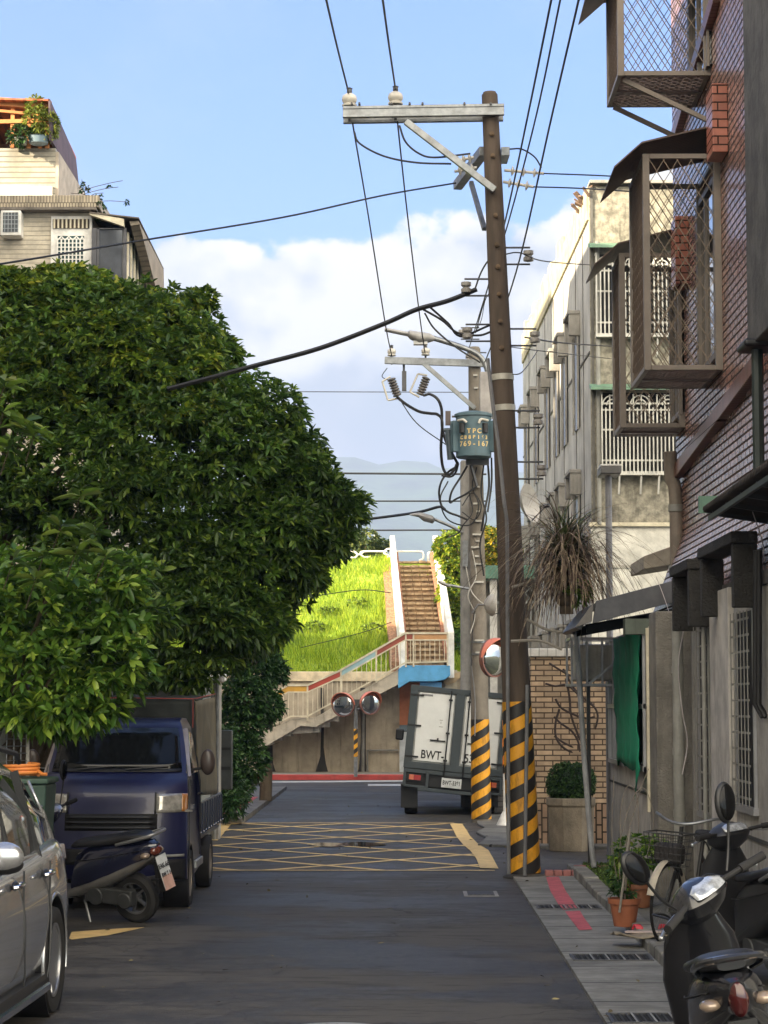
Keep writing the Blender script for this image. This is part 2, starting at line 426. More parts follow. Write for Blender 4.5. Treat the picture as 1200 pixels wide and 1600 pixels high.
def leaf_mesh(name, P, D, Lg, Wd, m, parent=None, droop=.25, rng=None):
    """leaves at points P pointing along D: six vertices each, folded on the midrib"""
    rng = rng or np.random.default_rng(1); n = len(P)
    D = D / np.linalg.norm(D, axis=1, keepdims=True)
    up = np.tile([0, 0, 1.], (n, 1)) + rng.normal(0, .45, (n, 3)); S = np.cross(D, up); S /= np.linalg.norm(S, axis=1, keepdims=True) + 1e-9
    Nn = np.cross(S, D); Lg = np.asarray(Lg).reshape(-1, 1) * np.ones((n, 1)); Wd = np.asarray(Wd).reshape(-1, 1) * np.ones((n, 1))
    dr = np.array([[0, 0, -1.]]) * Lg * droop
    b = P; t = P + D * Lg + dr; 
    l1 = P + D * Lg * .32 + S * Wd * .42 + Nn * Wd * .16 + dr * .10; l2 = P + D * Lg * .70 + S * Wd * .38 + Nn * Wd * .10 + dr * .5
    r1 = P + D * Lg * .32 - S * Wd * .42 + Nn * Wd * .16 + dr * .10; r2 = P + D * Lg * .70 - S * Wd * .38 + Nn * Wd * .10 + dr * .5
    V = np.stack([b, l1, l2, t, r2, r1], 1).reshape(-1, 3)
    me = bpy.data.meshes.new(name); me.vertices.add(len(V)); me.vertices.foreach_set('co', V.astype(np.float32).ravel())
    idx = (np.arange(n)[:, None] * 6 + np.array([0, 3, 2, 1, 0, 5, 4, 3])[None]).ravel().astype(np.int32)
    me.loops.add(n * 8); me.polygons.add(n * 2); me.loops.foreach_set('vertex_index', idx)
    me.polygons.foreach_set('loop_start', np.arange(0, n * 8, 4, dtype=np.int32)); me.update(calc_edges=True); me.materials.append(m)
    o = bpy.data.objects.new(name, me); COL.objects.link(o)
    if parent: o.parent = parent
    return o
def crown_points(blobs, n, rng, shell=(.62, 1.04), rough=.16, flat=1.0):
    """points spread over the outer part of a union of ellipsoids, with outward directions"""
    vol = np.array([b[3] * b[4] + b[4] * b[5] + b[3] * b[5] for b in blobs]); pr = vol / vol.sum()
    k = rng.choice(len(blobs), n, p=pr); B = np.array(blobs)[k]
    d = rng.normal(size=(n, 3)); d /= np.linalg.norm(d, axis=1, keepdims=True)
    ph = np.sin(d[:, 0] * 7 + k) * np.cos(d[:, 1] * 6 + 2 * k) * np.sin(d[:, 2] * 8 + 3 * k)
    r = rng.uniform(shell[0], shell[1], n) ** .6 * (1 + rough * ph)
    P = B[:, :3] + d * r[:, None] * B[:, 3:6]
    keep = np.ones(n, bool)
    for i, b in enumerate(blobs):
        q = (P - np.array(b[:3])) / np.array(b[3:6]); ins = (np.linalg.norm(q, axis=1) < .62) & (k != i); keep &= ~ins
    N_ = d / B[:, 3:6]; N_ /= np.linalg.norm(N_, axis=1, keepdims=True)
    return P[keep], N_[keep]
def rosettes(P, Nn, per, rng, spread=.8):
    """each point gets `per` leaves fanned about its outward direction"""
    n = len(P); Nn = Nn + np.array([0, 0, .35]); Nn = Nn + rng.normal(0, .35, Nn.shape); Nn /= np.linalg.norm(Nn, axis=1, keepdims=True)
    a = np.cross(Nn, rng.normal(size=(n, 3))); a /= np.linalg.norm(a, axis=1, keepdims=True) + 1e-9; b = np.cross(Nn, a)
    PP = []; DD = []
    for i in range(per):
        t = 2 * math.pi * i / per + rng.uniform(-.4, .4, n); sp_ = spread * rng.uniform(.6, 1.25, n)
        DD.append(Nn * rng.uniform(.35, 1.0, n)[:, None] + (a * np.cos(t)[:, None] + b * np.sin(t)[:, None]) * sp_[:, None]); PP.append(P)
    return np.concatenate(PP), np.concatenate(DD)
# ================================================================== colours
M_conc = mat('concrete', (.30, .285, .26), .85, stain=.8, staincol=(.045, .042, .036), bump=.004, vscale=2)
M_wallc = mat('retaining_concrete', (.42, .355, .27), .85, stain=.75, staincol=(.04, .037, .03), bump=.004, vscale=1.2)
M_white = mat('white_paint', (.76, .74, .70), .5, stain=.25, staincol=(.25, .22, .18), bump=.001)
M_cream = mat('cream_paint', (.62, .56, .42), .6, stain=.3, staincol=(.2, .16, .1), bump=.001)
M_black = mat('black_plastic', (.012, .012, .013), .45, var=.2)
M_rubber = mat('rubber', (.016, .015, .015), .85, var=.3, bump=.002, bscale=90)
M_steel = mat('galvanised_steel', (.25, .26, .27), .42, .75, var=.25, vscale=9, stain=.3, staincol=(.13, .10, .08))
M_dsteel = mat('dark_steel', (.10, .10, .105), .5, .6, var=.3)
M_chrome = mat('chrome', (.75, .75, .76), .12, 1, var=.05)
M_glass = mat('dark_glass', (.010, .012, .014), .04, 0, var=.1, spec=.9, coat=.6)
M_wire = mat('black_cable', (.012, .012, .013), .55, var=.2)
M_alu = mat('aluminium_frame', (.34, .34, .35), .45, .5, var=.15, stain=.3)
M_yel = mat('yellow_marking', (.68, .47, .19), .7, var=.15, vscale=6, stain=.35, staincol=(.16, .11, .06), bump=.003)
M_redm = mat('red_marking', (.48, .055, .05), .7, var=.2, vscale=5, stain=.5, staincol=(.1, .05, .04))
M_wmark = mat('white_marking', (.5, .49, .47), .7, var=.2, vscale=6, stain=.5)
M_asph = mat('asphalt', (.064, .059, .053), .7, spec=.3, kind=k_asphalt, var=.2, bump=.006, bscale=70)
M_asph2 = mat('old_asphalt', (.085, .082, .085), .8, kind=k_asphalt, var=.2, bump=.006, bscale=60)
M_slab = mat('drain_slab', (.25, .245, .225), .75, kind=k_slab, p=dict(s=1.0), bump=.006, stain=.4, staincol=(.04, .045, .035))
M_kerb = mat('kerb_stone', (.25, .24, .215), .85, kind=k_slab, p=dict(s=.8), bump=.006, stain=.5, staincol=(.04, .045, .03))

# ================================================================== ground, road, pavements
def sheet(name, poly, z, m, th=None):
    b = MB(); n = len(poly)
    if th: b.prism([(p[0], p[1]) for p in poly], 'z', z - th, z)
    else: b.add([(p[0], p[1], z) for p in poly], [list(range(n))])
    return struct(b.build(name, m))
g = sheet('ground', [(-3500, -60), (3500, -60), (3500, 4000), (-3500, 4000)], -.06, mat('soil', (.07, .075, .045), .95, vscale=.4, var=.4, bump=.02, bscale=6))
sheet('road', [(-4.4, -8), (1.26, -8), (1.26, 26.0), (2.2, 26.6), (9, 26.6), (9, 30.9), (1.95, 30.9), (1.7, 52.8), (45, 52.8), (45, 59.0), (-45, 59.0), (-45, 52.8), (-2.75, 52.8), (-2.68, 37.2), (-4.4, 37.2)], 0, M_asph)
# road far beyond is paler; drain strip, kerb and apron on the right
sheet('side_pavement', [(1.26, -8), (1.95, -8), (1.95, 26.1), (1.26, 26.1)], .03, M_slab, .12)
kb = MB(); y = -7.6; rr = random.Random(3)
while y < 26.2:
    l_ = .78; kb.bx((1.955 + rr.uniform(-.008, .008), y, -.05), (2.13, y + l_, .115 + rr.uniform(-.012, .012))); y += .8
struct(kb.build('kerb', M_kerb, bevel=.018))
sheet('house_apron', [(2.135, -8), (3.2, -8), (3.2, 27.6), (2.135, 27.0)], .085, mat('apron_concrete', (.13, .125, .11), .85, stain=.7, staincol=(.03, .035, .02), bump=.01, bscale=20), .14)
# left pavement beyond the truck, right patch by the second pole
sheet('left_pavement', [(-4.3, 37.6), (-2.72, 37.6), (-2.75, 52.6), (-4.3, 52.6)], .07, mat('pavement_paving', (.19, .175, .155), .8, kind=k_slab, p=dict(s=.9), stain=.4, bump=.006), .13)
struct(MB().bx((-3.18, 37.7, .072), (-3.02, 46.5, .078)).build('red_line', M_redm))
struct(MB().prism([(1.05, 31.6), (1.62, 31.2), (2.9, 31.0), (2.9, 40), (1.28, 40), (1.22, 37), (1.30, 35.8), (1.12, 34.6), (1.22, 33.2)], 'z', -.06, .04).build('corner_pavement', mat('broken_concrete', (.17, .165, .15), .85, kind=k_slab, p=dict(s=.7), stain=.7, bump=.01), bevel=.02))
# pink-red line painted along the drain strip and kerb stones at its end
def strip(name, pts, m, z):
    """ribbon between left/right pixel pairs on the ground"""
    b = MB(); vs = []
    for l_, r_ in pts: vs += [gd(*l_, z), gd(*r_, z)]
    b.add(vs, [(2 * i, 2 * i + 1, 2 * i + 3, 2 * i + 2) for i in range(len(pts) - 1)]); return struct(b.build(name, m))
M_pink = mat('pink_marking', (.50, .10, .12), .7, var=.2, vscale=8, stain=.35, staincol=(.16, .1, .1))
strip('red_line', [((853, 1370), (873, 1370)), ((860, 1392), (884, 1392)), ((872, 1412), (898, 1412)), ((880, 1421), (902, 1419))], M_pink, .036)
strip('red_line', [((883, 1424), (906, 1423)), ((893, 1438), (914, 1436)), ((905, 1453), (926, 1452))], M_pink, .036)
b = MB()
for i in range(5): b.box(gd(858 + i * 14, 1364, .06) + Vector((0, 0, 0)), (.095, .12, .07))
struct(b.build('red_kerb', mat('worn_red_kerb', (.33, .13, .12), .8, stain=.6, var=.3), bevel=.01))
b = MB().bx((1.95 + .05, 26.3, 0), (2.5, 26.45, .11)); struct(b.build('red_kerb', MATS['worn_red_kerb'], bevel=.015))
# drain grates: countable, each its own thing
gr_specs = [(888, 1418, 'black iron drain grate crossed by the pink painted line'), (955, 1497, 'black iron drain grate beside the kerb near the flip-flops'), (1020, 1592, 'black iron drain grate in the drain slabs nearest the camera')]
def grate(px, py, label):
    c = gd(px, py, .03); t = thing('drain_grate', label, 'drain grate', (min(max(c.x, 1.6), 1.68), c.y, .031), (0, 0, 0), 'iron grates in the drain strip')
    f = MB(); 
    for s in (-1, 1): f.box((0, s * .20, .004), (.60, .022, .012)); f.box((s * .30, 0, .004), (.022, .42, .012))
    f.build('frame', M_dsteel, t)
    b = MB().box((0, 0, -.0005), (.58, .39, .003)); b.build('pit', mat('pit_black', (.006, .006, .006), .9), t)
    b = MB()
    for i in range(13): b.box((-.276 + i * .046, 0, .004), (.014, .39, .009))
    b.build('bar', mat('iron', (.05, .048, .045), .6, .5, var=.3), t)
    b = MB()
    for i in range(4): b.box((-.15 + i * .12, 0, .0095), (.012, .40, .003))
    b.build('rib', mat('worn_edge', (.35, .35, .33), .5, .4), t)
for g_ in gr_specs: grate(*g_)
# yellow box junction lattice
def clipseg(p, q, x0, x1, y0, y1):
    t0, t1 = 0., 1.; dx, dy = q[0] - p[0], q[1] - p[1]
    for a, d_ in ((-dx, p[0] - x0), (dx, x1 - p[0]), (-dy, p[1] - y0), (dy, y1 - p[1])):
        if abs(a) < 1e-9:
            if d_ < 0: return None
            continue
        r_ = d_ / a
        if a < 0: t0 = max(t0, r_)
        else: t1 = min(t1, r_)
    return None if t0 >= t1 else ((p[0] + dx * t0, p[1] + dy * t0), (p[0] + dx * t1, p[1] + dy * t1))
b = MB(); BX = (-2.95, 1.0, 27.0, 37.5)
def gline(p, q, w=.12, z=.004):
    d = Vector((q[0] - p[0], q[1] - p[1], 0)).normalized(); s = Vector((-d.y, d.x, 0)) * w / 2; p = Vector((*p, z)); q = Vector((*q, z))
    b.add([p - s, p + s, q + s, q - s], [(0, 1, 2, 3)])
for i in range(-6, 9):
    for sg in (-1, 1):
        y0 = 25.6 + i * 1.95; seg = clipseg((-2.95, y0 if sg > 0 else y0 + 4.4), (1.0, y0 + 4.4 if sg > 0 else y0), *BX)
        if seg: gline(*seg, z=.004 if sg > 0 else .0065)
gline((-2.95, 26.95), (1.1, 26.95), .1, .009); gline((-2.95, 37.6), (.85, 37.6), .12, .009)
struct(b.build('yellow_box_marking', M_yel, recalc=False))
strip('yellow_edge_line', [((703, 1287), (722, 1287)), ((709, 1298), (729, 1297)), ((714, 1308), (735, 1307)), ((724, 1320), (748, 1319)), ((735, 1329), (763, 1328)), ((744, 1341), (770, 1340)), ((750, 1356), (779, 1357))], M_yel, .012)
strip('yellow_edge_line', [((338, 1286), (361, 1288)), ((332, 1298), (352, 1299)), ((322, 1312), (340, 1313))], M_yel, .012)
strip('yellow_edge_line', [((108, 1466), (112, 1468)), ((112, 1456), (170, 1461)), ((196, 1450), (226, 1449))], M_yel, .004)
strip('white_stop_line', [((575, 1225), (575, 1228)), ((628, 1225), (628, 1228))], M_wmark, .006)
strip('white_edge_line', [((400, 1221), (400, 1223)), ((560, 1219.6), (560, 1222)), ((640, 1219), (640, 1221))], M_wmark, .006)
# puddle in the box
b = MB(); pz = [gd(x, y, .011) for x, y in ((478, 1319), (500, 1316), (530, 1317), (560, 1315), (596, 1317), (604, 1320), (575, 1322), (545, 1321), (520, 1323), (496, 1322))]
b.add(pz, [list(range(len(pz)))]); o = struct(b.build('puddle', mat('water', (.02, .022, .024), .03, spec=1.0)))
# manhole covers
def manhole(loc, r, label, rect=False):
    t = thing('manhole_cover', label, 'manhole cover', loc)
    if rect:
        MB().box((0, 0, .003), (.36, .62, .006)).build('rim', mat('pale_rim', (.30, .29, .27), .7, stain=.5), t)
        b = MB(); b.box((0, 0, .008), (.28, .5, .005))
        for i in range(6): b.box((-.11 + i * .044, 0, .012), (.016, .46, .005))
        b.build('lid', mat('iron', (.05,) * 3), t)
    else:
        MB().lathe([(r, 0), (r, .008), (r - .045, .008), (r - .045, .0)], 56, closed=True).build('rim', mat('worn_edge', (.35,) * 3), t)
        b = MB().lathe([(r - .05, 0), (r - .05, .006), (0.001, .006)], 48); b.build('lid', mat('iron', (.05,) * 3), t)
        b = MB()
        for ring, (rr_, n_) in enumerate(((r - .11, 26), (r - .19, 18), (r - .28, 10))):
            for i in range(n_):
                a = 2 * math.pi * i / n_ + ring * .2; b.box((rr_ * math.cos(a), rr_ * math.sin(a), .008), (.055, .05, .007), (0, 0, a))
        b.build('stud', mat('worn_edge', (.35,) * 3), t)
manhole((gd(527, 1600).x, 13.81, .001), .34, 'round iron manhole cover in the asphalt at the lower edge of the view')
manhole((*gd(751, 1397)[:2], .001), .2, 'small rectangular iron cover set in the road by the striped pole', True)
# a leaf or two and scraps on the asphalt
b = MB()
rg = np.random.default_rng(5); n = 150
P = np.stack([np.where(rg.random(n) < .5, rg.uniform(-3.2, 1.2, n), rg.choice([-2.9, 1.2, 2.2], n) + rg.normal(0, .2, n)), rg.uniform(12, 50, n), np.full(n, .016)], 1)
P[:, 2] = np.where(P[:, 0] > 2.13, .1, np.where(P[:, 0] > 1.26, .045, .016))
D = np.stack([rg.normal(size=n), rg.normal(size=n), rg.uniform(0, .15, n)], 1)
stuff(leaf_mesh('fallen_leaves', P, D, rg.uniform(.03, .08, n), .03, mat('dry_leaf', (.14, .11, .045), .8, kind=k_leaf, p=dict(c2=(.3, .25, .12))), droop=0, rng=rg), 'dry fallen leaves scattered over the asphalt and kerb', 'leaves')

# ================================================================== cross street kerb, retaining wall and levee
WY = 62.0; s_ = F / 60.6
def QX(px): return (px - 630) / s_
def QZ(py): return 2 + (1100 - py) / s_
struct(MB().bx((-40, 59.0, -.05), (40, 59.25, .14)).build('red_kerb', mat('red_kerb_paint', (.45, .06, .055), .7, stain=.4, var=.2, staincol=(.12, .06, .05)), bevel=.02))
sheet('far_pavement', [(-40, 59.25), (40, 59.25), (40, 62), (-40, 62)], .12, mat('far_paving', (.26, .24, .21), .85, stain=.5), .16)
wl = thing('retaining_wall', 'stained concrete retaining wall behind the stairs at the foot of the grassy bank', 'wall', (0, WY, 0))
b = MB().bx((-40, 0, 0), (-.02, .35, 2.62)).bx((-.02, 0, 0), (40, .35, 2.9)); b.build('wall', M_wallc, wl, bevel=.02)
MB().bx((-40, -.06, 2.625), (-.02, .42, 2.90)).build('coping', mat('coping_paint', (.66, .55, .38), .7, stain=.4, staincol=(.12, .10, .07)), wl, bevel=.02)
b = MB()
for px in (503, 572, 412): b.bx((QX(px) - .05, -.035, 0), (QX(px) + .05, -.001, 2.4))
b.build('buttress', M_wallc, wl)
b = MB()      # tar-black run-off stains, flared at the foot
for px, w0, w1 in ((501, .05, .15), (416, .12, .18), (566, .08, .12)):
    x = QX(px); b.prism([(x - w0, 2.45), (x - w0 * .7, 1.2), (x - w0, .55), (x - w1, .22), (x - w1 * 1.2, .13), (x + w1 * 1.1, .13), (x + w1 * .7, .35), (x + w0 * .9, .8), (x + w0, 1.3), (x + w0 * .7, 2.45)], 'y', -.041, -.038)
b.build('stain', mat('wet_stain', (.022, .02, .018), .6), wl)
b = MB().tube([(QX(566), -.1, 2.2), (QX(566), -.1, .1)], .045).tube([(QX(573), -.1, .13), (QX(573), -.1, .72), (QX(622), -.1, .72)], .03)
b.build('pipe', mat('grey_pipe', (.23, .22, .20), .6, stain=.4), wl)
# painted mural panels right of the stairs
def pan(x0, x1, y0, y1, m, nm='mural', dy=-.045):
    MB().bx((QX(x0), dy, QZ(y1)), (QX(x1), -.001, QZ(y0))).build(nm, m, wl)
pan(624, 662, 1066, 1133, mat('mural_orange', (.42, .15, .075), .8, stain=.3)); pan(624, 662, 1133.5, 1143, mat('mural_slate', (.14, .18, .21), .8)); pan(624, 662, 1143.5, 1212, mat('mural_pale', (.47, .50, .53), .8, stain=.3))
pan(696, 716, 1046, 1120, mat('mural_cream', (.45, .40, .3), .8, stain=.3)); 
b = MB().prism([(QX(x), QZ(y)) for x, y in ((694, 1066), (699, 1056), (712, 1052), (722, 1048), (722, 1056), (712, 1066), (700, 1070))], 'y', -.08, -.05); b.build('mural', mat('mural_tan', (.44, .33, .2), .8), wl)
pan(662.5, 695, 1086, 1212, mat('mural_blue', (.10, .27, .50), .8, stain=.3), dy=-.03)
pan(722.5, 800, 1046, 1212, mat('mural_grey', (.30, .29, .27), .8, stain=.5))

# levee body
CY, CZ = 69.4, 6.42
lv = MB()
nx, ny = 60, 20; vs = []; fs = []
prof = [(WY + .3, 2.72), (WY + .8, 2.95)] + [(WY + .8 + (CY - WY - .8) * t / 12, 2.95 + (CZ - 2.95) * (t / 12) ** 1.06) for t in range(1, 13)] + [(CY + .7, CZ + .05), (CY + 6, CZ + .05), (CY + 16, 1.2), (CY + 18, -.1)]
rg = random.Random(4)
for i in range(nx + 1):
    x = -60 + 120 * i / nx
    for (yy_, zz) in prof: vs.append((x, yy_, zz + (rg.uniform(-.06, .06) if zz < CZ else 0)))
m_ = len(prof)
for i in range(nx):
    for j in range(m_ - 1): fs.append((i * m_ + j, (i + 1) * m_ + j, (i + 1) * m_ + j + 1, i * m_ + j + 1))
lv.add(vs, fs, True); struct(lv.build('levee_bank', mat('bank_grass_soil', (.24, .33, .03), .95, vscale=2, var=.45, bump=.05, bscale=5)))
def bankz(y):
    for (a, za), (c, zc) in zip(prof, prof[1:]):
        if a <= y <= c: return za + (zc - za) * (y - a) / (c - a)
    return 0
rg = np.random.default_rng(11); n = 52000
gx = rg.uniform(-7.5, 3.6, n); gy = rg.uniform(WY + .35, CY + .6, n)
ok = (gx < -.32) | (gx > 1.42); gx, gy = gx[ok], gy[ok]; n = len(gx)
gz = np.array([bankz(v) for v in gy]) - .03
cl = np.sin(gx * 2.1 + np.sin(gy * 1.7)) * np.cos(gy * 2.6 + gx) ; h = rg.uniform(.10, .30, n) * (1 + .45 * cl)
a = rg.uniform(0, 6.28, n); lean = rg.uniform(.15, .7, n) * h
b0 = np.stack([gx, gy, gz], 1); s = np.stack([np.cos(a), np.sin(a) * .3, 0 * a], 1) * rg.uniform(.012, .03, n)[:, None]
tp = b0 + np.stack([np.cos(a + 1.3) * lean, np.sin(a + 1.3) * lean - .3 * lean, h], 1)
Vt = np.stack([b0 - s, b0 + s, tp], 1).reshape(-1, 3)
M_grass = mat('grass', (.36, .48, .03), .7, kind=k_leaf, var=.3, vscale=1.3, p=dict(c2=(.50, .58, .05), c3=(.20, .32, .025), t=.55), trans=.45)
stuff(quick_mesh('grass', Vt, n, M_grass, size=3), 'bright green grass covering the sunlit bank', 'grass')

# ================================================================== stair flight up to the landing
st = thing('concrete_stairs', 'concrete stair flight with stained sloping stringer rising to a blue landing', 'stairs', (0, 60.6, 0))
top = [(633, 1040), (493, 1121), (456, 1123), (395, 1152)]; bot = [(395, 1178), (470, 1134), (493, 1136), (622, 1070), (633, 1066)]
M_str = mat('stringer_concrete', (.50, .45, .37), .8, stain=.7, staincol=(.06, .055, .045), bump=.004, vscale=2)
b = MB().prism([(QX(x), QZ(y)) for x, y in top + bot], 'y', 0, .16); b.build('stringer', M_str, st, bevel=.01)
b = MB(); path = [(QX(x), QZ(y) - .16) for x, y in ((395, 1152), (456, 1123), (493, 1121), (633, 1040))]
def zat(x):
    for (a, za), (c, zc) in zip(path, path[1:]):
        if a <= x <= c: return za + (zc - za) * (x - a) / (c - a)
    return path[-1][1]
x = path[0][0]
while x < path[-1][0] - .01:
    z = zat(x + .15); b.bx((x, .163, z - .25), (x + .262, 1.38, z)); x += .26
b.build('steps', M_conc, st)
b = MB().prism([(QX(x), QZ(y)) for x, y in ((622, 1046), (630, 1040), (703, 1040), (703, 1056), (695, 1062), (680, 1065), (640, 1065), (622, 1076))], 'y', -.04, 1.38)
b.build('landing', mat('blue_paint', (.10, .36, .66), .6, stain=.25, staincol=(.03, .12, .25), var=.15), st, bevel=.02)
MB().bx((QX(656), .1, .1), (QX(690), .5, QZ(1066))).build('support', MATS['mural_blue'], st)
# railing with painted boards
rl = thing('stair_railing', 'cream steel stair railing with brown, blue, red and orange top boards', 'railing', (0, 60.55, 0))
tr = [(700, 990), (633, 990), (530, 1049), (481, 1071), (451, 1071), (418, 1088), (395, 1100)]
br = [(700, 1034), (633, 1036), (481, 1119), (455, 1119), (395, 1148)]
def poly3(pts): return [Vector((QX(x), 0, QZ(y))) for x, y in pts]
def yat(pts, px):
    for (a, ya), (c, yc) in zip(pts, pts[1:]):
        if c <= px <= a: return ya + (yc - ya) * (px - a) / (c - a)
    return pts[-1][1]
def rail(pts, dz=0, w=.05, h=.05, nm='rail', m=M_cream, y=0):
    b = MB(); q = poly3(pts)
    for a, c in zip(q, q[1:]): b.beam(a + Vector((0, y, dz)), c + Vector((0, y, dz)), w, h)
    b.build(nm, m, rl)
rail(tr, 0, .07, .05, 'handrail'); rail([(x, y + 10.5) for x, y in tr], 0, .05, .035, 'handrail'); rail(br, 0, .05, .04, 'bottom_rail')
for x0, x1, c in ((700, 646, (.50, .27, .12)), (646, 588, (.30, .075, .05)), (588, 533, (.30, .47, .52)), (533, 481, (.38, .06, .04)), (481, 395, (.60, .33, .05))):
    xs = [x0] + [p[0] for p in tr if x1 < p[0] < x0] + [x1]; up = [(QX(x + (-.8 if i == 0 else 0)), QZ(yat(tr, x) + 1.2)) for i, x in enumerate(xs)]; dn = [(QX(x), QZ(yat(tr, x) + 9.6)) for x in xs][::-1]
    MB().prism(up + dn, 'y', -.012, .012).build('panel', mat('rail_board_%d' % x0, c, .6, var=.1, stain=.2), rl)
b = MB(); bp = MB()
for i, px in enumerate(np.arange(398, 700, 7.6)):
    (b).beam((QX(px), 0, QZ(yat(br, px))), (QX(px), 0, QZ(yat(tr, px) + 10)), .018, .018, (0, 1, 0))
b.build('balusters', M_cream, rl)
for px in (699, 646, 634, 588, 533, 481, 430):
    MB().beam((QX(px), 0, QZ(yat(br, px)) - .12), (QX(px), 0, QZ(yat(tr, px))), .045, .045, (0, 1, 0)).build('post', M_cream, rl)
# flight up the bank with white parapets
lf = thing('bank_stairs', 'steep brown stone stairs climbing the grassy bank between white parapets', 'stairs', (0, 0, 0))
n_ = 21; A = Vector((.65, 62.0, 3.06)); Bq = Vector((.34, CY + .3, 6.45)); b = MB()
for i in range(n_):
    t = i / n_; p = A.lerp(Bq, t); q = A.lerp(Bq, (i + 1) / n_)
    b.bx((p.x - .62, p.y, p.z - .5), (p.x + .62, q.y + .12, q.z - .012 * (i % 2)))
b.build('steps', mat('old_steps', (.27, .18, .105), .9, stain=.7, staincol=(.05, .035, .02), var=.4, vscale=7, bump=.012, bscale=18), lf, bevel=.015)
b = MB(); rr_ = random.Random(6)
for i in range(n_):
    p = A.lerp(Bq, i / n_); q = A.lerp(Bq, (i + 1) / n_)
    for k in range(5):
        x0_ = p.x - .62 + k * .25 ; b.bx((x0_, p.y - .035 - rr_.uniform(0, .02), q.z - .055), (x0_ + .24 + rr_.uniform(-.03, .0), p.y + .24, q.z + .008 + rr_.uniform(-.006, .012)))
b.build('treads', mat('sunlit_tread', (.42, .31, .19), .85, stain=.9, staincol=(.10, .07, .04), var=.35, vscale=5), lf, bevel=.008)  # treads paler than the risers: sunlit banding put into the colour
for sx, w_ in ((-1, .15), (1, .17)):
    b = MB(); o = Vector((sx * .68, 0, 0)); a0, a1 = A + o + Vector((0, -.25, 0)), Bq + o + Vector((0, .25, 0))
    ring = lambda p, h: [(p.x - w_ / 2, p.y, p.z - .35), (p.x + w_ / 2, p.y, p.z - .35), (p.x + w_ / 2, p.y, p.z + h), (p.x - w_ / 2, p.y, p.z + h)]
    b.loft([ring(a0, .93), ring(a1, .86)], sm=False); b.build('parapet', mat('white_parapet', (.74, .71, .64), .7, stain=.25, staincol=(.3, .26, .2)), lf, bevel=.02)
    b = MB(); e = Vector((sx * .62 - sx * .0, 0, 0)); b.loft([[(p.x + sx * .5, p.y, p.z - .3), (p.x + sx * .6, p.y, p.z - .3), (p.x + sx * .6, p.y, p.z + .32), (p.x + sx * .5, p.y, p.z + .32)] for p in (A, Bq)], sm=False)
    b.build('side_curb', mat('brick_edge', (.30, .14, .08), .9, stain=.5, var=.35, vscale=8), lf)
b = MB(); b.loft([[(p.x - 1.0, p.y, p.z - .6), (p.x - .76, p.y, p.z - .6), (p.x - .76, p.y, p.z + .12), (p.x - 1.0, p.y, p.z + .12)] for p in (A, Bq)], sm=False)
b.build('gutter', mat('brick_gravel', (.28, .15, .085), .9, stain=.7, var=.5, vscale=14, bump=.02, bscale=14), lf)
# looped white railing along the crest
fr = thing('crest_railing', 'white tubular railing with looped ends along the top of the bank', 'railing', (0, CY + .55, CZ + .05))
sq = F / (CY + .55)
def CX(px): return (px - 630) / sq
def CZz(py): return 2 + (1100 - py) / sq - CZ - .05
def loop(pts, r=.028): MB().tube(bez([(CX(x), 0, max(CZz(y), -.05)) for x, y in pts], 6), r, 8).build('rail', M_white, fr)
loop([(534, 862), (552, 862), (558, 866), (556, 871), (548, 872), (543, 875), (542, 884)])
loop([(604, 862), (568, 862), (564, 866), (569, 871), (578, 871), (581, 876), (580, 884)]); loop([(553, 862), (561, 867), (569, 862)])
loop([(600, 884), (602, 876), (606, 871), (616, 871), (620, 866), (616, 861), (606, 858), (600, 864), (606, 868), (612, 874), (612, 884)])
loop([(618, 862), (655, 862), (661, 865), (661, 873), (655, 876)]); loop([(669, 884), (669, 866), (672, 864), (678, 866), (678, 884)])
b = MB().cyl((CX(584.5), 4, -.1), (CX(584.5), 4, CZz(820)), .05, .05, 10); o = b.build('marker_post', M_white); tag(o, 'small white post standing among shrubs on the bank crest', 'post'); o.location = (0, CY, CZ)

# ================================================================== mountain
nx, ny = 120, 40; vs = []; fs = []
from mathutils import noise as mn
for j in range(ny + 1):
    for i in range(nx + 1):
        x = -1900 + 3800 * i / nx; y = 2000 + 1800 * j / ny; tt = j / ny
        base = max(0, math.sin(min(1, tt * 1.5) * math.pi / 2)) * 520
        x2 = x + 200
        prof_ = 1 - .00010 * max(0, x2) - .00035 * max(0, -x2)
        h_ = base * prof_ * (1 + .05 * mn.noise((x * .002, y * .002, 0))) + 26 * mn.noise((x * .004, y * .003, 3)) * tt + 22 * mn.noise((x * .02, y * .015, 5)) * min(1, tt * 3)
        vs.append((x, y, h_ * .655 if h_ > -20 else -5))
for j in range(ny):
    for i in range(nx):
        a = j * (nx + 1) + i; fs.append((a, a + 1, a + nx + 2, a + nx + 1))
struct(MB().add(vs, fs, True).build('mountain', mat('forest_hillside', (.045, .08, .035), .95, vscale=.012, var=.55, bump=3, bscale=.06)))
hz = MB().bx((-3600, -70, -1.5), (3600, 4200, 420)).build('haze', mat('haze_tmp', (1, 1, 1)))
m = bpy.data.materials.new('haze_air'); m.use_nodes = True; t = m.node_tree; t.nodes.remove(t.nodes['Principled BSDF'])
pv = t.nodes.new('ShaderNodeVolumePrincipled'); pv.inputs['Color'].default_value = (.50, .62, .92, 1); pv.inputs['Density'].default_value = .00042; pv.inputs['Anisotropy'].default_value = .2
t.links.new(pv.outputs[0], t.nodes['Material Output'].inputs['Volume']); hz.data.materials[0] = m; stuff(hz)
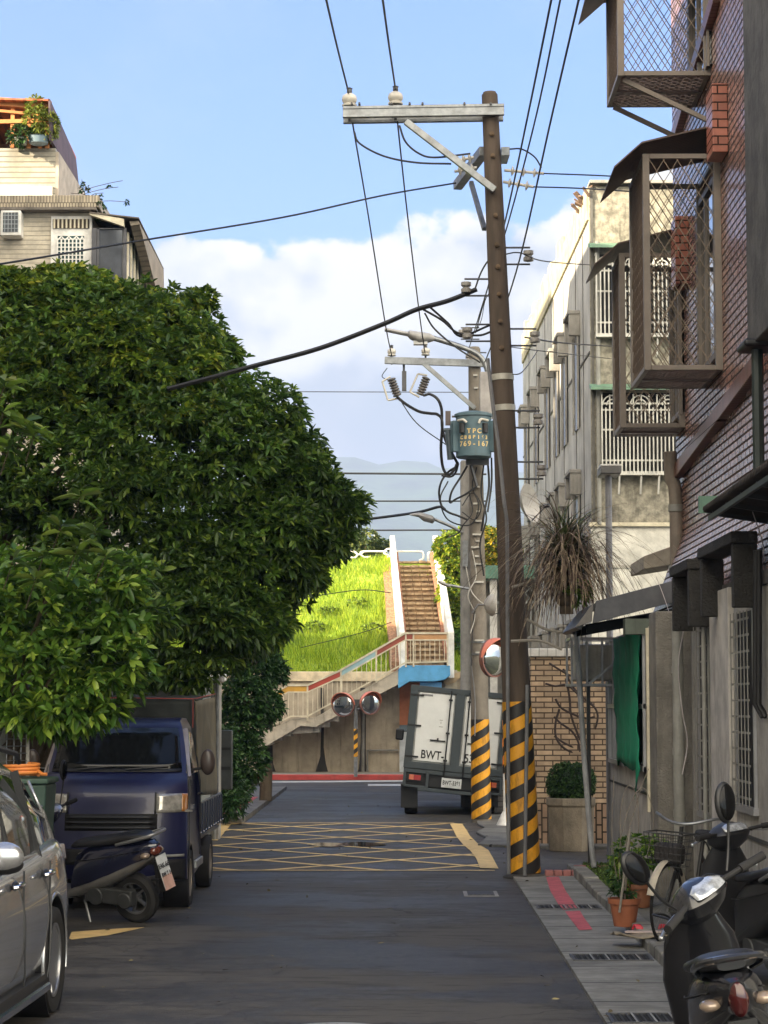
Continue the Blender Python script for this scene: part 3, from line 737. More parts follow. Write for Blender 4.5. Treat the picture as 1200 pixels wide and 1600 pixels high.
# ================================================================== tile-clad house on the right with window cages
M_tile = mat('red_tile', (.32, .175, .145), .26, kind=k_brick, p=dict(axis='y', w=.24, h=.078, gap=.013, mortar=(.075, .058, .052), v=.2, depth=.006), var=.28, vscale=1.6, stain=.25, staincol=(.14, .07, .05), coat=.15, spec=.45)
M_tilef = mat('red_tile_front', (.36, .13, .09), .28, kind=k_brick, p=dict(axis='x', w=.20, h=.085, gap=.008, mortar=(.05, .03, .025), v=.25), var=.25, vscale=2, stain=.3)
M_trim = mat('brown_trim', (.17, .062, .042), .35, kind=k_brick, p=dict(axis='y', w=.08, h=.4, gap=.004, mortar=(.05, .03, .025), v=.2), stain=.3)
M_dconc = mat('dark_weathered_concrete', (.085, .08, .074), .9, stain=.85, staincol=(.018, .016, .014), var=.4, bump=.008, bscale=16)
M_stucco = mat('rough_stucco', (.25, .23, .20), .95, stain=.55, staincol=(.07, .065, .055), bump=.028, bscale=55)
M_lwall = mat('pale_render', (.36, .34, .305), .85, stain=1.0, staincol=(.065, .06, .053), bump=.004)
M_bars = mat('beige_bars', (.19, .16, .135), .5, .2, var=.15, stain=.3)
M_mesh = mat('cage_mesh', (.20, .15, .11), .5, .25, var=.15)
M_brown = mat('brown_sheet', (.10, .065, .05), .6, stain=.5, var=.3)
M_in = mat('dark_interior', (.012, .012, .012), .8)
M_pipe = mat('grey_downpipe', (.27, .265, .24), .55, stain=.55, staincol=(.08, .07, .06), var=.2)
TX = 3.2
th = thing('tiled_house', 'red tiled house with projecting window cages at the right edge', 'house', (0, 0, 0))
MB().bx((TX, 12, 3.95), (11, 25.9, 10.45)).build('upper_wall', M_tile, th)
MB().prism([(2.86, 3.0), (TX, 3.95), (TX + 2, 3.95), (TX + 2, 3.0)], 'y', 12, 25.6).build('ledge', M_tile, th)
# sloped brown trims running along the wall
def at_x(px, py, X):
    """point on the plane x = X seen at a pixel"""
    d = CR @ Vector(((px - 600) / F, (800 - py) / F, -1)); k = X / d.x
    return Vector((X, d.y * k, CAMZ + d.z * k))
b = MB()
p0, p1 = at_x(1060, 736, TX - .04), at_x(1186, 566, TX - .04); b.beam(p0, p1, .10, .16, (0, 0, 1)); b.build('trim', M_trim, th, bevel=.01)
p0, p1 = at_x(1054, 218, TX - .03), at_x(1120, -8, TX - .03); b = MB(); b.beam(p0, p1, .09, .17, (0, 0, 1)); b.build('trim', M_trim, th, bevel=.01)
# vertical brick fin beside cage one
a = at(1137, 262, 22.1); c = at(1137, 165, 22.1); MB().bx((3.045, 21.45, a.z), (TX, 21.88, c.z + .05)).build('brick_fin', M_tilef, th, bevel=.01)
a = at(1082, 446, 24.6); c = at(1082, 340, 24.6); MB().bx((a.x - .2, 24.5, a.z), (TX, 24.9, c.z)).build('brick_fin', M_tilef, th, bevel=.01)
# upper windows behind the cages
for (y0, y1, z0, z1) in ((22.2, 23.5, 5.5, 7.3), (25.0, 25.8, 5.3, 6.9), (22.5, 24.0, 8.6, 10.3)):
    w = MB().bx((TX - .03, y0, z0), (TX - .004, y1, z1)).build('window', M_glass, th)
    b = MB()
    for yy_ in (y0, (y0 + y1) / 2, y1): b.bx((TX - .055, yy_ - .025, z0 - .03), (TX - .031, yy_ + .025, z1 + .03))
    for zz in (z0, z1): b.bx((TX - .06, y0 - .03, zz - .03), (TX - .032, y1 + .03, zz + .03))
    b.build('window_frame', M_bars, w)
def cage(x0, x1, y0, y1, z0, z1, label, roof=None, sp=.225, brace=False, hood_up=.05):
    """projecting security cage: posts, rails, lozenge mesh, lattice floor, sheet hood"""
    t = thing('window_cage', label, 'window cage', (x0, y0, z0), (0, 0, 0), 'projecting window cages on the tiled wall'); w = x1 - x0; d = y1 - y0; h = z1 - z0
    b = MB()
    for (x, y) in ((0.03, .03), (.03, d - .03), (w - .03, .03), (w - .03, d - .03)): b.bx((x - .035, y - .03, 0), (x + .035, y + .03, h))
    for z in (0, h - .05):
        b.bx((.066, 0, z), (w - .066, .045, z + .05)); b.bx((.066, d - .045, z), (w - .066, d, z + .05)); b.bx((0, .061, z), (.045, d - .061, z + .05)); b.bx((w - .045, .061, z), (w, d - .061, z + .05))
    b.build('frame', M_bars, t, bevel=.004)
    def moz(W_, H_, f):
        m = MB(); r = .0062; k = sp * .62; n1 = int((W_ / k + H_ / sp)) + 2
        for i in range(-n1, n1 + 1):
            for sg in (-1, 1):
                # line through (i*k*1, 0) with slope
                p = (i * k, 0.) ; q = (i * k + sg * H_ * k / sp * 1.0, H_)
                s_ = clipseg(p, q, .03, W_ - .03, .04, H_ - .04)
                if s_ and math.dist(*s_) > .03:
                    off = .004 * sg; m.beam(f(s_[0][0], s_[0][1], off), f(s_[1][0], s_[1][1], off), .015, .007)
        return m
    moz(w, h, lambda u, v, o: Vector((u, .022 + o, v))).build('mesh_panel', M_mesh, t)
    moz(w, h, lambda u, v, o: Vector((u, d - .022 + o, v))).build('mesh_panel', M_mesh, t)
    moz(d, h, lambda u, v, o: Vector((.022 + o, u, v))).build('mesh_panel', M_mesh, t)
    b = MB(); k = .085; i = 0; y = .03
    while y < d - .05:     # expanded lattice floor
        b.bx((.04, y, .006), (w - .02, y + .02, .02)); x = .05 + (i % 2) * .05
        while x < w - .08: b.bx((x, y + .0205, .004), (x + .035, y + .045, .018)); x += .11
        y += .0455 * 1.3; i += 1
    b.bx((.04, d * .5 - .04, -.014), (w - .02, d * .5 + .04, .003)); b.build('lattice_floor', mat('purple_brown_bars', (.13, .095, .09), .5, .2), t)
    # hood: thin brown corrugated sheet falling towards the street
    rf = M_brown; m = MB(); n_ = 14; zt = h + hood_up
    ov = .30; prof_ = [(w + .0, zt + .22), (-.02, zt + .03), (-ov, zt - .22)]
    for (xa, za), (xb, zb) in zip(prof_, prof_[1:]):
        m.add([(xa, -.10, za), (xa, d + .12, za), (xb, d + .12, zb), (xb, -.10, zb), (xa, -.10, za + .018), (xa, d + .12, za + .018), (xb, d + .12, zb + .018), (xb, -.10, zb + .018)],
              [(0, 1, 2, 3), (7, 6, 5, 4), (0, 3, 7, 4), (1, 5, 6, 2), (0, 4, 5, 1), (3, 2, 6, 7)])
    if roof is not False: m.build('hood', mat('hood_sheet', (.10, .065, .05), .6, kind=k_rib, p=dict(axis=1, s=.075, g=.3, k=.5, d=.008), stain=.4), t)
    if brace:
        b = MB()
        for y in (.1, d - .1): b.beam((.06, y, -.02), (w - .0, y, -.46), .045, .045)
        b.split('bracket', M_bars, t)
    return t
D1 = 22.0; a = at(1008, 578, D1); c = at(1008, 240, D1)
cage(a.x, TX - .005, D1, D1 + 1.35, a.z, c.z, 'largest window cage with lozenge mesh and brown hood at mid-height beside the brick fin')
D2 = 25.0; a = at(970, 668, D2); c = at(970, 395, D2)
cage(a.x, TX - .005, D2, D2 + .88, a.z, c.z, 'smaller lower window cage hanging beyond the largest one above the downpipe')
D3 = 22.6; a = at(966, 118, D3); z3 = a.z
cage(a.x, TX - .005, D3, D3 + 1.25, a.z, a.z + 1.6, 'topmost window cage on diagonal brackets, seen against the sky', brace=True, hood_up=-.42)
# dark concrete pier at the frame edge and its black bracket
nb = thing('concrete_house', 'dark weathered concrete house front with black pier at the right edge of the view', 'house', (0, 0, 0))
a = at(1168, 545, 19.0); MB().bx((a.x, 12, a.z), (a.x + 6, 19.0, 12)).build('upper_wall', M_dconc, nb, bevel=.015)
MB().bx((a.x - .09, 18.6, a.z - .04), (a.x + .3, 19.05, a.z + .03)).build('pipe_bend', M_black, nb, bevel=.03)
MB().tube([(a.x + .05, 18.8, a.z), (a.x + .05, 18.8, 3.7)], .05).build('downpipe', mat('black_green_pipe', (.02, .03, .028), .5), nb)
# corrugated awning
aw = thing('corrugated_awning', 'dark corrugated awning with a scalloped edge projecting over the lane', 'awning', (0, 0, 0))
p0 = Vector((2.47, 18.25, 3.60)); p1 = Vector((2.47, 12.0, 3.66)); q0 = Vector((TX, 18.25, 3.50)); q1 = Vector((TX, 12.0, 3.56))
b = MB(); n_ = 92
rows = []
for i in range(n_ * 4 + 1):
    t = i / (n_ * 4); w_ = .022 * math.sin(i * math.pi / 2)
    rows.append((p0.lerp(p1, t) + Vector((0, 0, w_)), q0.lerp(q1, t) + Vector((0, 0, w_))))
vs = [v for r_ in rows for v in (r_[0], r_[1], r_[1] - Vector((0, 0, .006)), r_[0] - Vector((0, 0, .006)))]
fs = []
for i in range(len(rows) - 1):
    for k in range(4): a_, c_ = i * 4 + k, i * 4 + (k + 1) % 4; fs.append((a_, c_, c_ + 4, a_ + 4))
b.add(vs, fs, False).build('sheet', mat('rusty_black_sheet', (.035, .028, .024), .8, stain=.5, var=.4), aw)
b = MB()
for i in range(0, 9): y = 18.1 - i * .75; b.beam((2.53, y, 3.555 + (18.25 - y) * .01), (TX, y, 3.45 + (18.25 - y) * .01), .03, .04)
b.split('rafter', M_black, aw); MB().beam((2.52, 18.2, 3.52), (2.52, 12, 3.58), .03, .04).build('edge_bar', M_black, aw)
MB().bx((2.44, 18.252, 3.57), (2.62, 18.30, 3.71)).build('end_trim', mat('green_sheet', (.10, .19, .14), .5, stain=.4), aw)
# ground-floor front of the tiled house
GX = 2.84
lw = MB().bx((GX, 11, .0), (GX + 5, 21.95, 3.0)).build('lower_wall', M_lwall, th)
MB().bx((GX - .02, 11, 2.93), (GX + .3, 22, 3.05)).build('sill_band', M_dconc, th, bevel=.01)
MB().bx((GX - .06, 19.05, .0), (GX - .001, 20.2, 3.0)).build('pale_pier', mat('worn_white_render', (.50, .47, .43), .85, stain=.7, staincol=(.15, .13, .11), bump=.004), th, bevel=.01)
MB().bx((GX - .012, 11, .9), (GX - .001, 19, .93)).build('dado_line', mat('dark_line', (.05, .05, .045), .9), th)
def grille_window(y0, y1, z0, z1, nh, nv, parent, X=GX, m=M_alu, prot=.05):
    w = MB().bx((X - .012, y0, z0), (X - .002, y1, z1)).build('window', M_in, parent)
    b = MB().bx((X - .03, y0 - .05, z0 - .06), (X - .004, y0, z1 + .05)).bx((X - .03, y1, z0 - .06), (X - .004, y1 + .05, z1 + .05)).bx((X - .045, y0 - .08, z0 - .06), (X - .001, y1 + .08, z0))
    b.build('window_frame', M_alu, w)
    b = MB()
    for i in range(nh): z = z0 + (z1 - z0) * (i + .5) / nh; b.bx((X - prot - .012, y0, z - .009), (X - prot, y1, z + .009))
    for i in range(nv + 1): y = y0 + (y1 - y0) * i / nv; b.bx((X - prot - .02, y - .009, z0), (X - prot - .0125, y + .009, z1))
    b.build('grille', mat('dull_grille', (.26, .25, .23), .5, .3, stain=.5), w)
grille_window(17.95, 18.85, 1.17, 2.76, 12, 5, th)
grille_window(20.45, 21.25, 1.0, 2.76, 12, 4, th)
def hood(y0, y1, x0, z0, z1, nm='window_hood'):
    b = MB().bx((x0, y0, z0), (GX - .002, y0 + .12, z1)).bx((x0, y1 - .12, z0), (GX - .002, y1, z1)).bx((x0 - .02, y0 - .02, z1 + .003), (GX - .002, y1 + .02, z1 + .10))
    b.build(nm, mat('black_concrete_hood', (.034, .032, .029), .95, stain=.7, staincol=(.014, .013, .011), bump=.03, bscale=40), th, bevel=.012)
hood(17.75, 19.75, 2.64, 2.77, 3.28); hood(20.2, 21.5, 2.60, 2.70, 3.22)
# pipes on the wall
pp = thing('downpipe', 'long grey downpipe fixed beside the rough stucco pier', 'pipe', (2.70, 21.9, 0), group='grey pipes down the house fronts')
MB().cyl((0, 0, .1), (0, 0, 2.85), .055).build('pipe', M_pipe, pp)
b = MB()
for z in (.9, 1.5, 2.3): b.cyl((0, 0, z), (0, 0, z + .07), .062)
b.split('collar', M_pipe, pp)
pp = thing('downpipe', 'thick brown-grey downpipe at the corner of the red tiled wall', 'pipe', (*at(1058, 960, 25.4)[:2], 0), group='grey pipes down the house fronts')
zt = at(1047, 706, 25.4).z; MB().tube(bez([(-.06, 0, zt), (-.05, 0, zt - .3), (.0, 0, zt - .55), (0, 0, 2.9)], 5), .078, 12).build('pipe', mat('brown_pipe', (.22, .18, .145), .6, stain=.5), pp)
b = MB()
for z in (3.5, 4.2): b.cyl((0, 0, z), (0, 0, z + .08), .09)
b.split('collar', M_pipe, pp)
pp = thing('conduit', 'thin conduit pipes with a cable running down past the pale pier', 'pipe', (2.74, 20.3, 0))
for dx, r_ in ((0, .022), (.05, .014)): MB().tube([(dx, dx, .3), (dx, dx, 2.8)], r_, 8).build('pipe', M_pipe, pp)
pp = thing('black_pipes', 'black double pipe hanging from the hood beside the near window', 'pipe', (GX - .07, 17.5, 1.9))
for dx in (0, .05): MB().tube([(dx * .3, -dx * 1.4 - .1, 1.3), (dx * .3, -dx * 1.4 + .05, 0.1), (dx * .3 + .05, -dx * 1.4, 0)], .024, 8).build('pipe', M_black, pp)
# slack cables strung along the fronts
for pts, r_, l_ in ((((1052, 888, 23.2), (1062, 925, 22.8), (1080, 955, 22), (1102, 975, 21)), .006, 'pale slack cable drooping from the lean-to roof to the near hoods'), (((1176, 800, 17.6), (1192, 850, 17.4), (1190, 880, 17.5), (1168, 902, 18.2)), .005, 'thin grey cable looping under the corrugated awning'), (((1025, 900, 23.1), (1040, 940, 22.9), (1052, 980, 22.2)), .004, 'thin wire slanting across the lean-to fascia'), (((1068, 985, 21.8), (1060, 1040, 21.8), (1066, 1110, 21.8), (1074, 1160, 21.8), (1066, 1210, 21.8)), .006, 'white cable hanging loose beside the grey downpipe')):
    o = MB().tube(bez([at(*q) for q in pts], 7), r_, 6).build('slack_cable', mat('pale_cable', (.42, .38, .38), .6)); tag(o, l_, 'cable', 'slack cables on the house fronts')
# stucco pier
MB().bx((2.53, 22.3, 0), (3.4, 22.9, 2.93)).build('stucco_pier', M_stucco, th, bevel=.02)
MB().bx((2.50, 22.88, 0.9), (2.526, 22.96, 2.78)).build('pale_edge', M_cream, th)
# ================================================================== lean-to with the metal roof, green net and caged air conditioner
ln = thing('lean_to_house', 'low rendered lean-to with dark metal roof between the tiled house and the brick wall', 'house', (0, 0, 0))
LX = 2.53
b = MB().bx((LX, 22.96, 0), (5, 27.3, 2.80)); b.build('wall', mat('lean_render', (.42, .395, .355), .85, stain=.6, staincol=(.12, .105, .085), bump=.004), ln, bevel=.01)
MB().bx((LX - .03, 27.31, 0), (LX + .25, 27.55, 2.8)).build('corner_post', mat('blue_grey_render', (.20, .20, .205), .85, stain=.5), ln, bevel=.01)
MB().bx((LX - .012, 22.97, 1.06), (LX - .001, 27.3, 1.085)).build('dado_line', mat('dark_line', (.05,) * 3), ln)
w = MB().bx((LX - .02, 23.1, 1.33), (LX - .002, 27.0, 2.72)).build('window', M_glass, ln)
b = MB()
for y in (23.1, 25.8, 26.4, 27.0): b.bx((LX - .05, y - .03, 1.30), (LX - .021, y + .03, 2.72))
for z in (1.30, 1.95): b.bx((LX - .055, 23.07, z), (LX - .0215, 27.03, z + .05))
b.build('window_frame', M_alu, w)
# roof
A0 = at(893, 978, 24.0); ra = [(1.83, 2.84), (2.02, 3.10), (3.25, 3.44), (3.25, 3.19), (2.04, 2.86)]
MB().prism([(1.80, 2.80), (2.00, 3.05), (3.35, 3.40), (3.35, 3.36), (2.02, 3.01), (1.86, 2.78)], 'y', 23.3, 25.3).build('roof', mat('dark_roof_metal', (.045, .045, .05), .45, .3, kind=k_rib, p=dict(axis=1, s=.25, g=.06, k=.5), stain=.35), ln)
MB().prism([(1.98, 2.84), (2.02, 3.075), (3.35, 3.425), (3.35, 3.20)], 'y', 23.24, 23.29).build('fascia', mat('grey_fascia', (.085, .085, .095), .4, .3, stain=.3, staincol=(.03, .03, .03)), ln, bevel=.004)
MB().prism([(1.80, 2.80), (1.99, 3.06), (1.975, 2.86)], 'y', 23.25, 23.285).build('end_cap', mat('dull_metal', (.17, .16, .15), .5, .3, stain=.5), ln)
b = MB()
for y in (23.7, 24.4, 25.1): b.beam((1.95, y, 2.80), (3.0, y, 2.99), .05, .09)
b.split('rafter', M_in, ln)
MB().bx((2.30, 23.0, 2.72), (2.80, 23.25, 2.88)).build('gutter', mat('greenish_gutter', (.12, .14, .115), .5, .3, stain=.6), ln)
# green net
nt_ = MB(); ny_ = 22; nz_ = 14; vs = []; fs = []
for i in range(ny_ + 1):
    for j in range(nz_ + 1):
        y = 23.15 + 2.55 * i / ny_; z = 1.33 + 1.42 * j / nz_
        if j == 0: z -= .04 * math.sin(i * 1.3) + (.34 * max(0, 1 - abs(i - 2.2) / 2.0))
        vs.append((LX - .075 - .028 * math.sin(i * 1.1 + j * .25) - .012 * math.sin(j * 1.7 + i), y, z))
for i in range(ny_):
    for j in range(nz_): a_ = i * (nz_ + 1) + j; fs.append((a_, a_ + 1, a_ + nz_ + 2, a_ + nz_ + 1))
o = nt_.add(vs, fs, True).build('green_net', mat('green_net', (.008, .24, .13), .7, var=.25, vscale=3, stretch=(1, 2.5, .5), bump=.004, bscale=200)); md = o.modifiers.new('s', 'SOLIDIFY'); md.thickness = .004
tag(o, 'green shade net hanging over the window of the lean-to', 'net')
# caged air conditioner on brackets
ac = thing('caged_air_conditioner', 'grey air conditioner in a steel cage under the lean-to roof', 'air conditioner', (2.0, 26.4, 2.24))
MB().bx((.05, .05, .04), (.50, .75, .47)).build('body', mat('ac_grey', (.36, .34, .29), .6, stain=.6), ac, bevel=.02)
b = MB()
for (x, y) in ((0, 0), (.54, 0), (0, .8), (.54, .8), (.18, 0), (.36, 0)): b.bx((x - .013, y - .013, 0), (x + .013, y + .013, .52))
for z in (-.03, .52):
    for y in (0, .8): b.bx((-.02, y - .015, z), (.56, y + .015, z + .03))
    for x in (-.013, .513): b.bx((x, .016, z + .001), (x + .026, .784, z + .029))
b.build('cage', M_alu, ac); MB().beam((.2, -.02, .0), (.53, -.02, .26), .03, .03).build('brace', M_alu, ac)
# posts and pipes from the cage to the ground
pp = thing('drain_pipe', 'pale pipe leaning down from the lean-to eave to the kerb', 'pipe', (0, 0, 0), group='grey pipes down the house fronts')
MB().tube(bez([at(900, 985, 25.9), at(905, 1060, 25.9), at(914, 1200, 25.9), at(926, 1340, 25.9), at(930, 1352, 25.9)], 5), .032, 12).build('pipe', mat('pale_pvc', (.36, .37, .39), .5, stain=.4), pp)
pp = thing('steel_post', 'slim black steel post with a foot standing before the hedge planter', 'post', (at(921, 1300, 26.5).x, 26.5, 0))
MB().bx((-.022, -.022, 0), (.022, .022, 2.35)).build('post', M_black, pp); MB().bx((-.02, -.03, 0), (.28, .03, .02)).build('foot', M_black, pp)

# ================================================================== grey apartment block across the alley
GB = (3.24, 38.0); rot = .0
gb = thing('apartment_block', 'weathered concrete apartment block with barred windows beyond the ponytail plant', 'building', (GB[0], GB[1], 0), (0, 0, R(.9)))
M_gw = mat('grey_panel_wall', (.43, .415, .385), .85, stain=.6, staincol=(.13, .12, .10), bump=.004, vscale=1)
M_gf = mat('mottled_front', (.27, .25, .20), .9, stain=.95, staincol=(.05, .045, .035), var=.5, vscale=7, bump=.01, bscale=14)
H = 10.95
MB().bx((0, .06, 0), (9, 16.6, H)).build('wall', M_gw, gb)
def gz(py): return 2 + (1100 - py) / (F / 38.0)
def gxx(px): return (px - 630) / (F / 38.0) - GB[0]
MB().bx((.0, 0, gz(818)), (5, .055, H + .02)).build('front_wall', M_gf, gb)
MB().bx((-.02, -.01, 0), (5, .055, gz(821))).build('plinth', mat('white_plinth', (.62, .60, .54), .7, stain=.3, staincol=(.3, .27, .22)), gb)
MB().bx((-.05, -.07, gz(823)), (5, .05, gz(817))).build('ledge', M_cream, gb); MB().bx((-.02, -.03, gz(888)), (5, -.012, gz(884))).build('ledge', mat('plinth_ledge', (.45, .43, .38), .8), gb)
# flank: panel joints, hoods, windows, uneven parapet with the sun's yellow in its colour
b = MB()
for z in (8.05, 5.25, 2.5): b.bx((-.018, .07, z), (-.001, 16.5, z + .04))
for y in (1.2, 2.6, 5.2, 7.4, 9.7, 12.2, 14.5): b.bx((-.012, y, .1), (-.001, y + .025, H - .6))
b.build('joint', mat('joint_dark', (.11, .105, .095), .9), gb)
for zi, z in enumerate((7.0, 4.1, 1.4)):
    for y in (1.9, 4.3, 6.2, 8.5, 11.6, 14.6):
        w = MB().bx((-.028, y, z), (-.002, y + .85, z + 1.75)).build('window', mat('flank_glass', (.05, .052, .055), .25), gb)
        MB().bx((-.06, y - .04, z - .05), (-.029, y + .0, z + 1.75)).bx((-.06, y + .85, z - .05), (-.029, y + .9, z + 1.75)).build('window_frame', M_conc, w)
        b = MB().bx((-.20, y - .06, z + 1.66), (-.002, y + .06, z + 2.05)).bx((-.20, y + .85, z + 1.66), (-.002, y + .97, z + 2.05)).bx((-.22, y - .08, z + 2.052), (-.002, y + 1.0, z + 2.12))
        b.build('window_hood', M_conc, gb, bevel=.01)
b = MB(); rr = random.Random(8); y = .1
while y < 16.4:
    w_ = rr.uniform(.35, .8); h_ = rr.uniform(.03, .34) if rr.random() < .8 else 0.0
    b.bx((-.04, y, H - .55), (.16, y + w_ - .01, H + h_)); y += w_
b.build('parapet', mat('sunlit_parapet', (.46, .41, .27), .85, stain=.55, staincol=(.16, .12, .07), var=.3), gb, bevel=.01)
# front windows with white grilles and green awnings
for (y0, y1, x0, x1, gy) in ((391, 522, 934, 1045, 372), (612, 740, 941, 1045, 597)):
    z1, z0 = gz(y0), gz(y1); xa, xb = gxx(x0), gxx(x1) + .35
    w = MB().bx((xa, -.012, z0), (xb, -.002, z1)).build('window', M_in, gb)
    b = MB(); n_ = 11
    for i in range(n_ * 2 + 1):
        x = xa + (xb - xa) * i / (n_ * 2); b.bx((x - .011, -.20, z0), (x + .011, -.178, z1 - (.28 if i % 2 else .05)))
    for z in (z0, z0 + .20, z0 + (z1 - z0) * .52, z1 - .33, z1 - .22): b.bx((xa - .01, -.177, z), (xb, -.155, z + .028))
    for k in range(3):
        cx_ = xa + .18 + k * .48
        for r_ in (.17, .10): b.tube([(cx_ + r_ * math.cos(a), -.19, z1 - .24 + r_ * math.sin(a)) for a in np.linspace(0, math.pi, 11)], .013, 6)
    for z in (z0, z1 - .03): b.bx((xa - .012, -.154, z), (xa + .02, -.013, z + .03))
    b.bx((xa - .012, -.21, z0 - .04), (xb, -.01, z0 - .003)); b.build('grille', mat('grille_white', (.50, .49, .45), .55, stain=.4), w)
    a_ = MB().prism([(-.02, gz(gy + 1)), (-.34, gz(gy + 10)), (-.34, gz(gy + 14)), (-.02, gz(gy + 8))], 'x', gxx(923), gxx(1062)); a_.build('awning', mat('green_awning', (.13, .24, .16), .55, stain=.5, staincol=(.08, .09, .07)), gb)
    b = MB()
    for x in (gxx(968), gxx(1002), gxx(1030)): b.beam((x, -.02, z0 - .35), (x, -.17, z0 - .05), .03, .03)
    b.split('bracket', M_white, gb)
MB().bx((gxx(927), -.02, gz(820)), (gxx(931), -.001, H)).bx((gxx(1010), -.03, gz(600)), (gxx(1016), -.001, gz(525))).build('joint', MATS['joint_dark'], gb)
MB().tube([(gxx(937), -.06, gz(372)), (gxx(937), -.06, gz(560)), (gxx(937), -.06, gz(820))], .04).build('pipe', M_pipe, gb)
# broken roof-edge tiles and timber at the corner
b = MB(); rr = random.Random(2)
for i in range(15):
    p = (rr.uniform(-.12, .14), rr.uniform(-.1, 1.6), H - .12 + i * .008)
    b.box(p, (rr.uniform(.12, .36), rr.uniform(.05, .12), .03), (rr.uniform(-.4, .4), rr.uniform(.1, .9), rr.uniform(-.9, .9)))
b.split('broken_tile', mat('old_timber', (.13, .085, .06), .9, var=.5, vscale=8), gb)
MB().bx((.0, -.12, H + .06), (2.2, .9, H + .11)).build('roof_sheet', M_conc, gb)
# twin concrete hood & satellite dish hanging by the corner
a = at(1017, 870, 26.6); o = MB().prism([(0, -.10), (0, .06), (.5, .24), (.5, -.02)], 'y', 0, 1.6).build('concrete_canopy', mat('pale_conc', (.38, .33, .26), .85, stain=.5), bevel=.01); o.location = (a.x, 27.4, a.z); tag(o, 'small sloping concrete canopy slab beside the brown downpipe', 'canopy')
def dish(loc, r, rot, label, nm='satellite_dish'):
    t = thing(nm, label, 'satellite dish', loc, rot)
    MB().lathe([(.001, -.0), (r * .5, .03), (r * .85, .09), (r, .13), (r, .14), (r * .84, .105), (r * .5, .045), (.001, .015)], 28).build('dish', mat('dish_grey', (.42, .40, .37), .55, stain=.5), t)
    MB().tube([(0, 0, 0), (0, 0, -.12), (0, -.14, -.22)], .018, 8).tube([(0, -r * .9, .1), (0, -.1, .38)], .010, 6).cyl((0, -.1, .34), (0, -.1, .43), .03).build('arm', M_dsteel, t)
dish(at(816, 789, 33.0), .30, (R(80), 0, R(62)), 'large round dish mounted behind the dark striped pole')
dish(at(757, 945, 36.8), .19, (R(90), 0, R(110)), 'small grey dish clamped to the right side of the wired pole')

# ================================================================== brick garden wall, coping, planter
bw = thing('brick_wall', 'tan brick wall with pale ribbed coping behind the hedge planter', 'wall', (0, 31.6, 0))
x0, x1 = (829 - 630) / (F / 31.6), 3.6
zt = 2 + (1100 - 1027) / (F / 31.6)
MB().bx((x0, 0, .60), (x1, .28, zt)).build('wall', mat('tan_brick', (.46, .335, .225), .8, kind=k_brick, p=dict(axis='x', w=.235, h=.075, gap=.010, mortar=(.11, .08, .06), v=.3, depth=.008), var=.2, vscale=4, stain=.25), bw)
MB().bx((x0, .0, 0), (x1, .28, .597)).build('soldier_course', mat('tan_soldier', (.32, .21, .14), .8, kind=k_brick, p=dict(axis='x', w=.2, h=.085, gap=.012, turn=1, mortar=(.05, .04, .03), v=.25), var=.25, stain=.5), bw)
MB().bx((x0 - .05, -.05, zt + .003), (x1, .33, zt + .12)).build('coping', mat('pale_coping', (.55, .53, .50), .75, kind=k_rib, p=dict(axis=0, s=.12, g=.12, k=.7), stain=.3), bw, bevel=.015)
pl = thing('planter', 'mossy concrete planter box in front of the tan brick wall', 'planter', (at(893, 1300, 30.6).x, 30.7, 0))
pl.scale = (.70, .70, 1)
M_plt = mat('planter_concrete', (.25, .205, .15), .9, stain=.7, staincol=(.07, .06, .04), var=.3, bump=.01)
b = MB().lathe([(.62 * .75, .0), (.64 * .75, .60), (.68 * .75, .62), (.68 * .75, .72), (.58 * .75, .72), (.58 * .75, .62), (.001, .6)], 8, Matrix.Rotation(R(22.5), 4, 'Z')); b.sm = [False] * len(b.sm); b.build('box', M_plt, pl, bevel=.015)
MB().cyl((0, 0, .58), (0, 0, .66), .42).build('soil', mat('soil_dark', (.03, .022, .015), .95), pl)

# ================================================================== metal shutter wall & green-roofed house beyond the poles
sh = thing('metal_hoarding', 'ribbed grey metal hoarding between the truck and the striped pole', 'hoarding', (1.72, 41.2, 0))
MB().bx((0, 0, 0), (2.3, .06, 1.9)).build('sheet', mat('hoarding_sheet', (.30, .28, .27), .6, kind=k_rib, p=dict(axis=2, s=.10, g=.22, k=.55), stain=.4), sh)
MB().bx((-.06, -.02, 0), (0, .08, 2.0)).build('post', M_steel, sh)
gh = thing('green_roof_house', 'small house with faded green fascia, white column and lattice window behind the poles', 'house', (at(757, 1000, 52).x, 50.5, 0))
s5 = F / 50.5
def hz5(py): return 2 + (1100 - py) / s5
MB().bx((0, .9, 0), (4.2, 6, hz5(905))).build('wall', mat('house_grey', (.20, .19, .17), .85, stain=.5), gh)
MB().bx((-.15, 0, hz5(905)), (4.2, 6.2, hz5(884))).build('roof', mat('green_fascia', (.16, .33, .25), .6, stain=.5, staincol=(.08, .12, .09)), gh, bevel=.02)
for x in (.08, 2.2): MB().bx((x, .1, 0), (x + .16, .28, hz5(905))).build('column', M_white, gh)
b = MB()
for i in range(-8, 18):
    for sg in (-1, 1):
        s_ = clipseg((i * .22, 0), (i * .22 + sg * 1.4, 1.4), .3, 2.1, .0, 1.1)
        if s_: b.beam((s_[0][0], .22, hz5(942) + s_[0][1]), (s_[1][0], .22, hz5(942) + s_[1][1]), .02, .02)
for z in (hz5(943), hz5(1000), hz5(1040)): b.bx((.24, .2, z), (4.0, .26, z + .05))
for x in (1.0, 1.6, 2.6, 3.1, 3.6): b.bx((x, .18, hz5(1040)), (x + .03, .2, hz5(943)))
b.build('lattice', mat('lattice_grey', (.30, .31, .30), .6), gh)
MB().bx((.0, -.1, 0), (4.2, .12, 1.0)).build('front_wall', M_conc, gh)

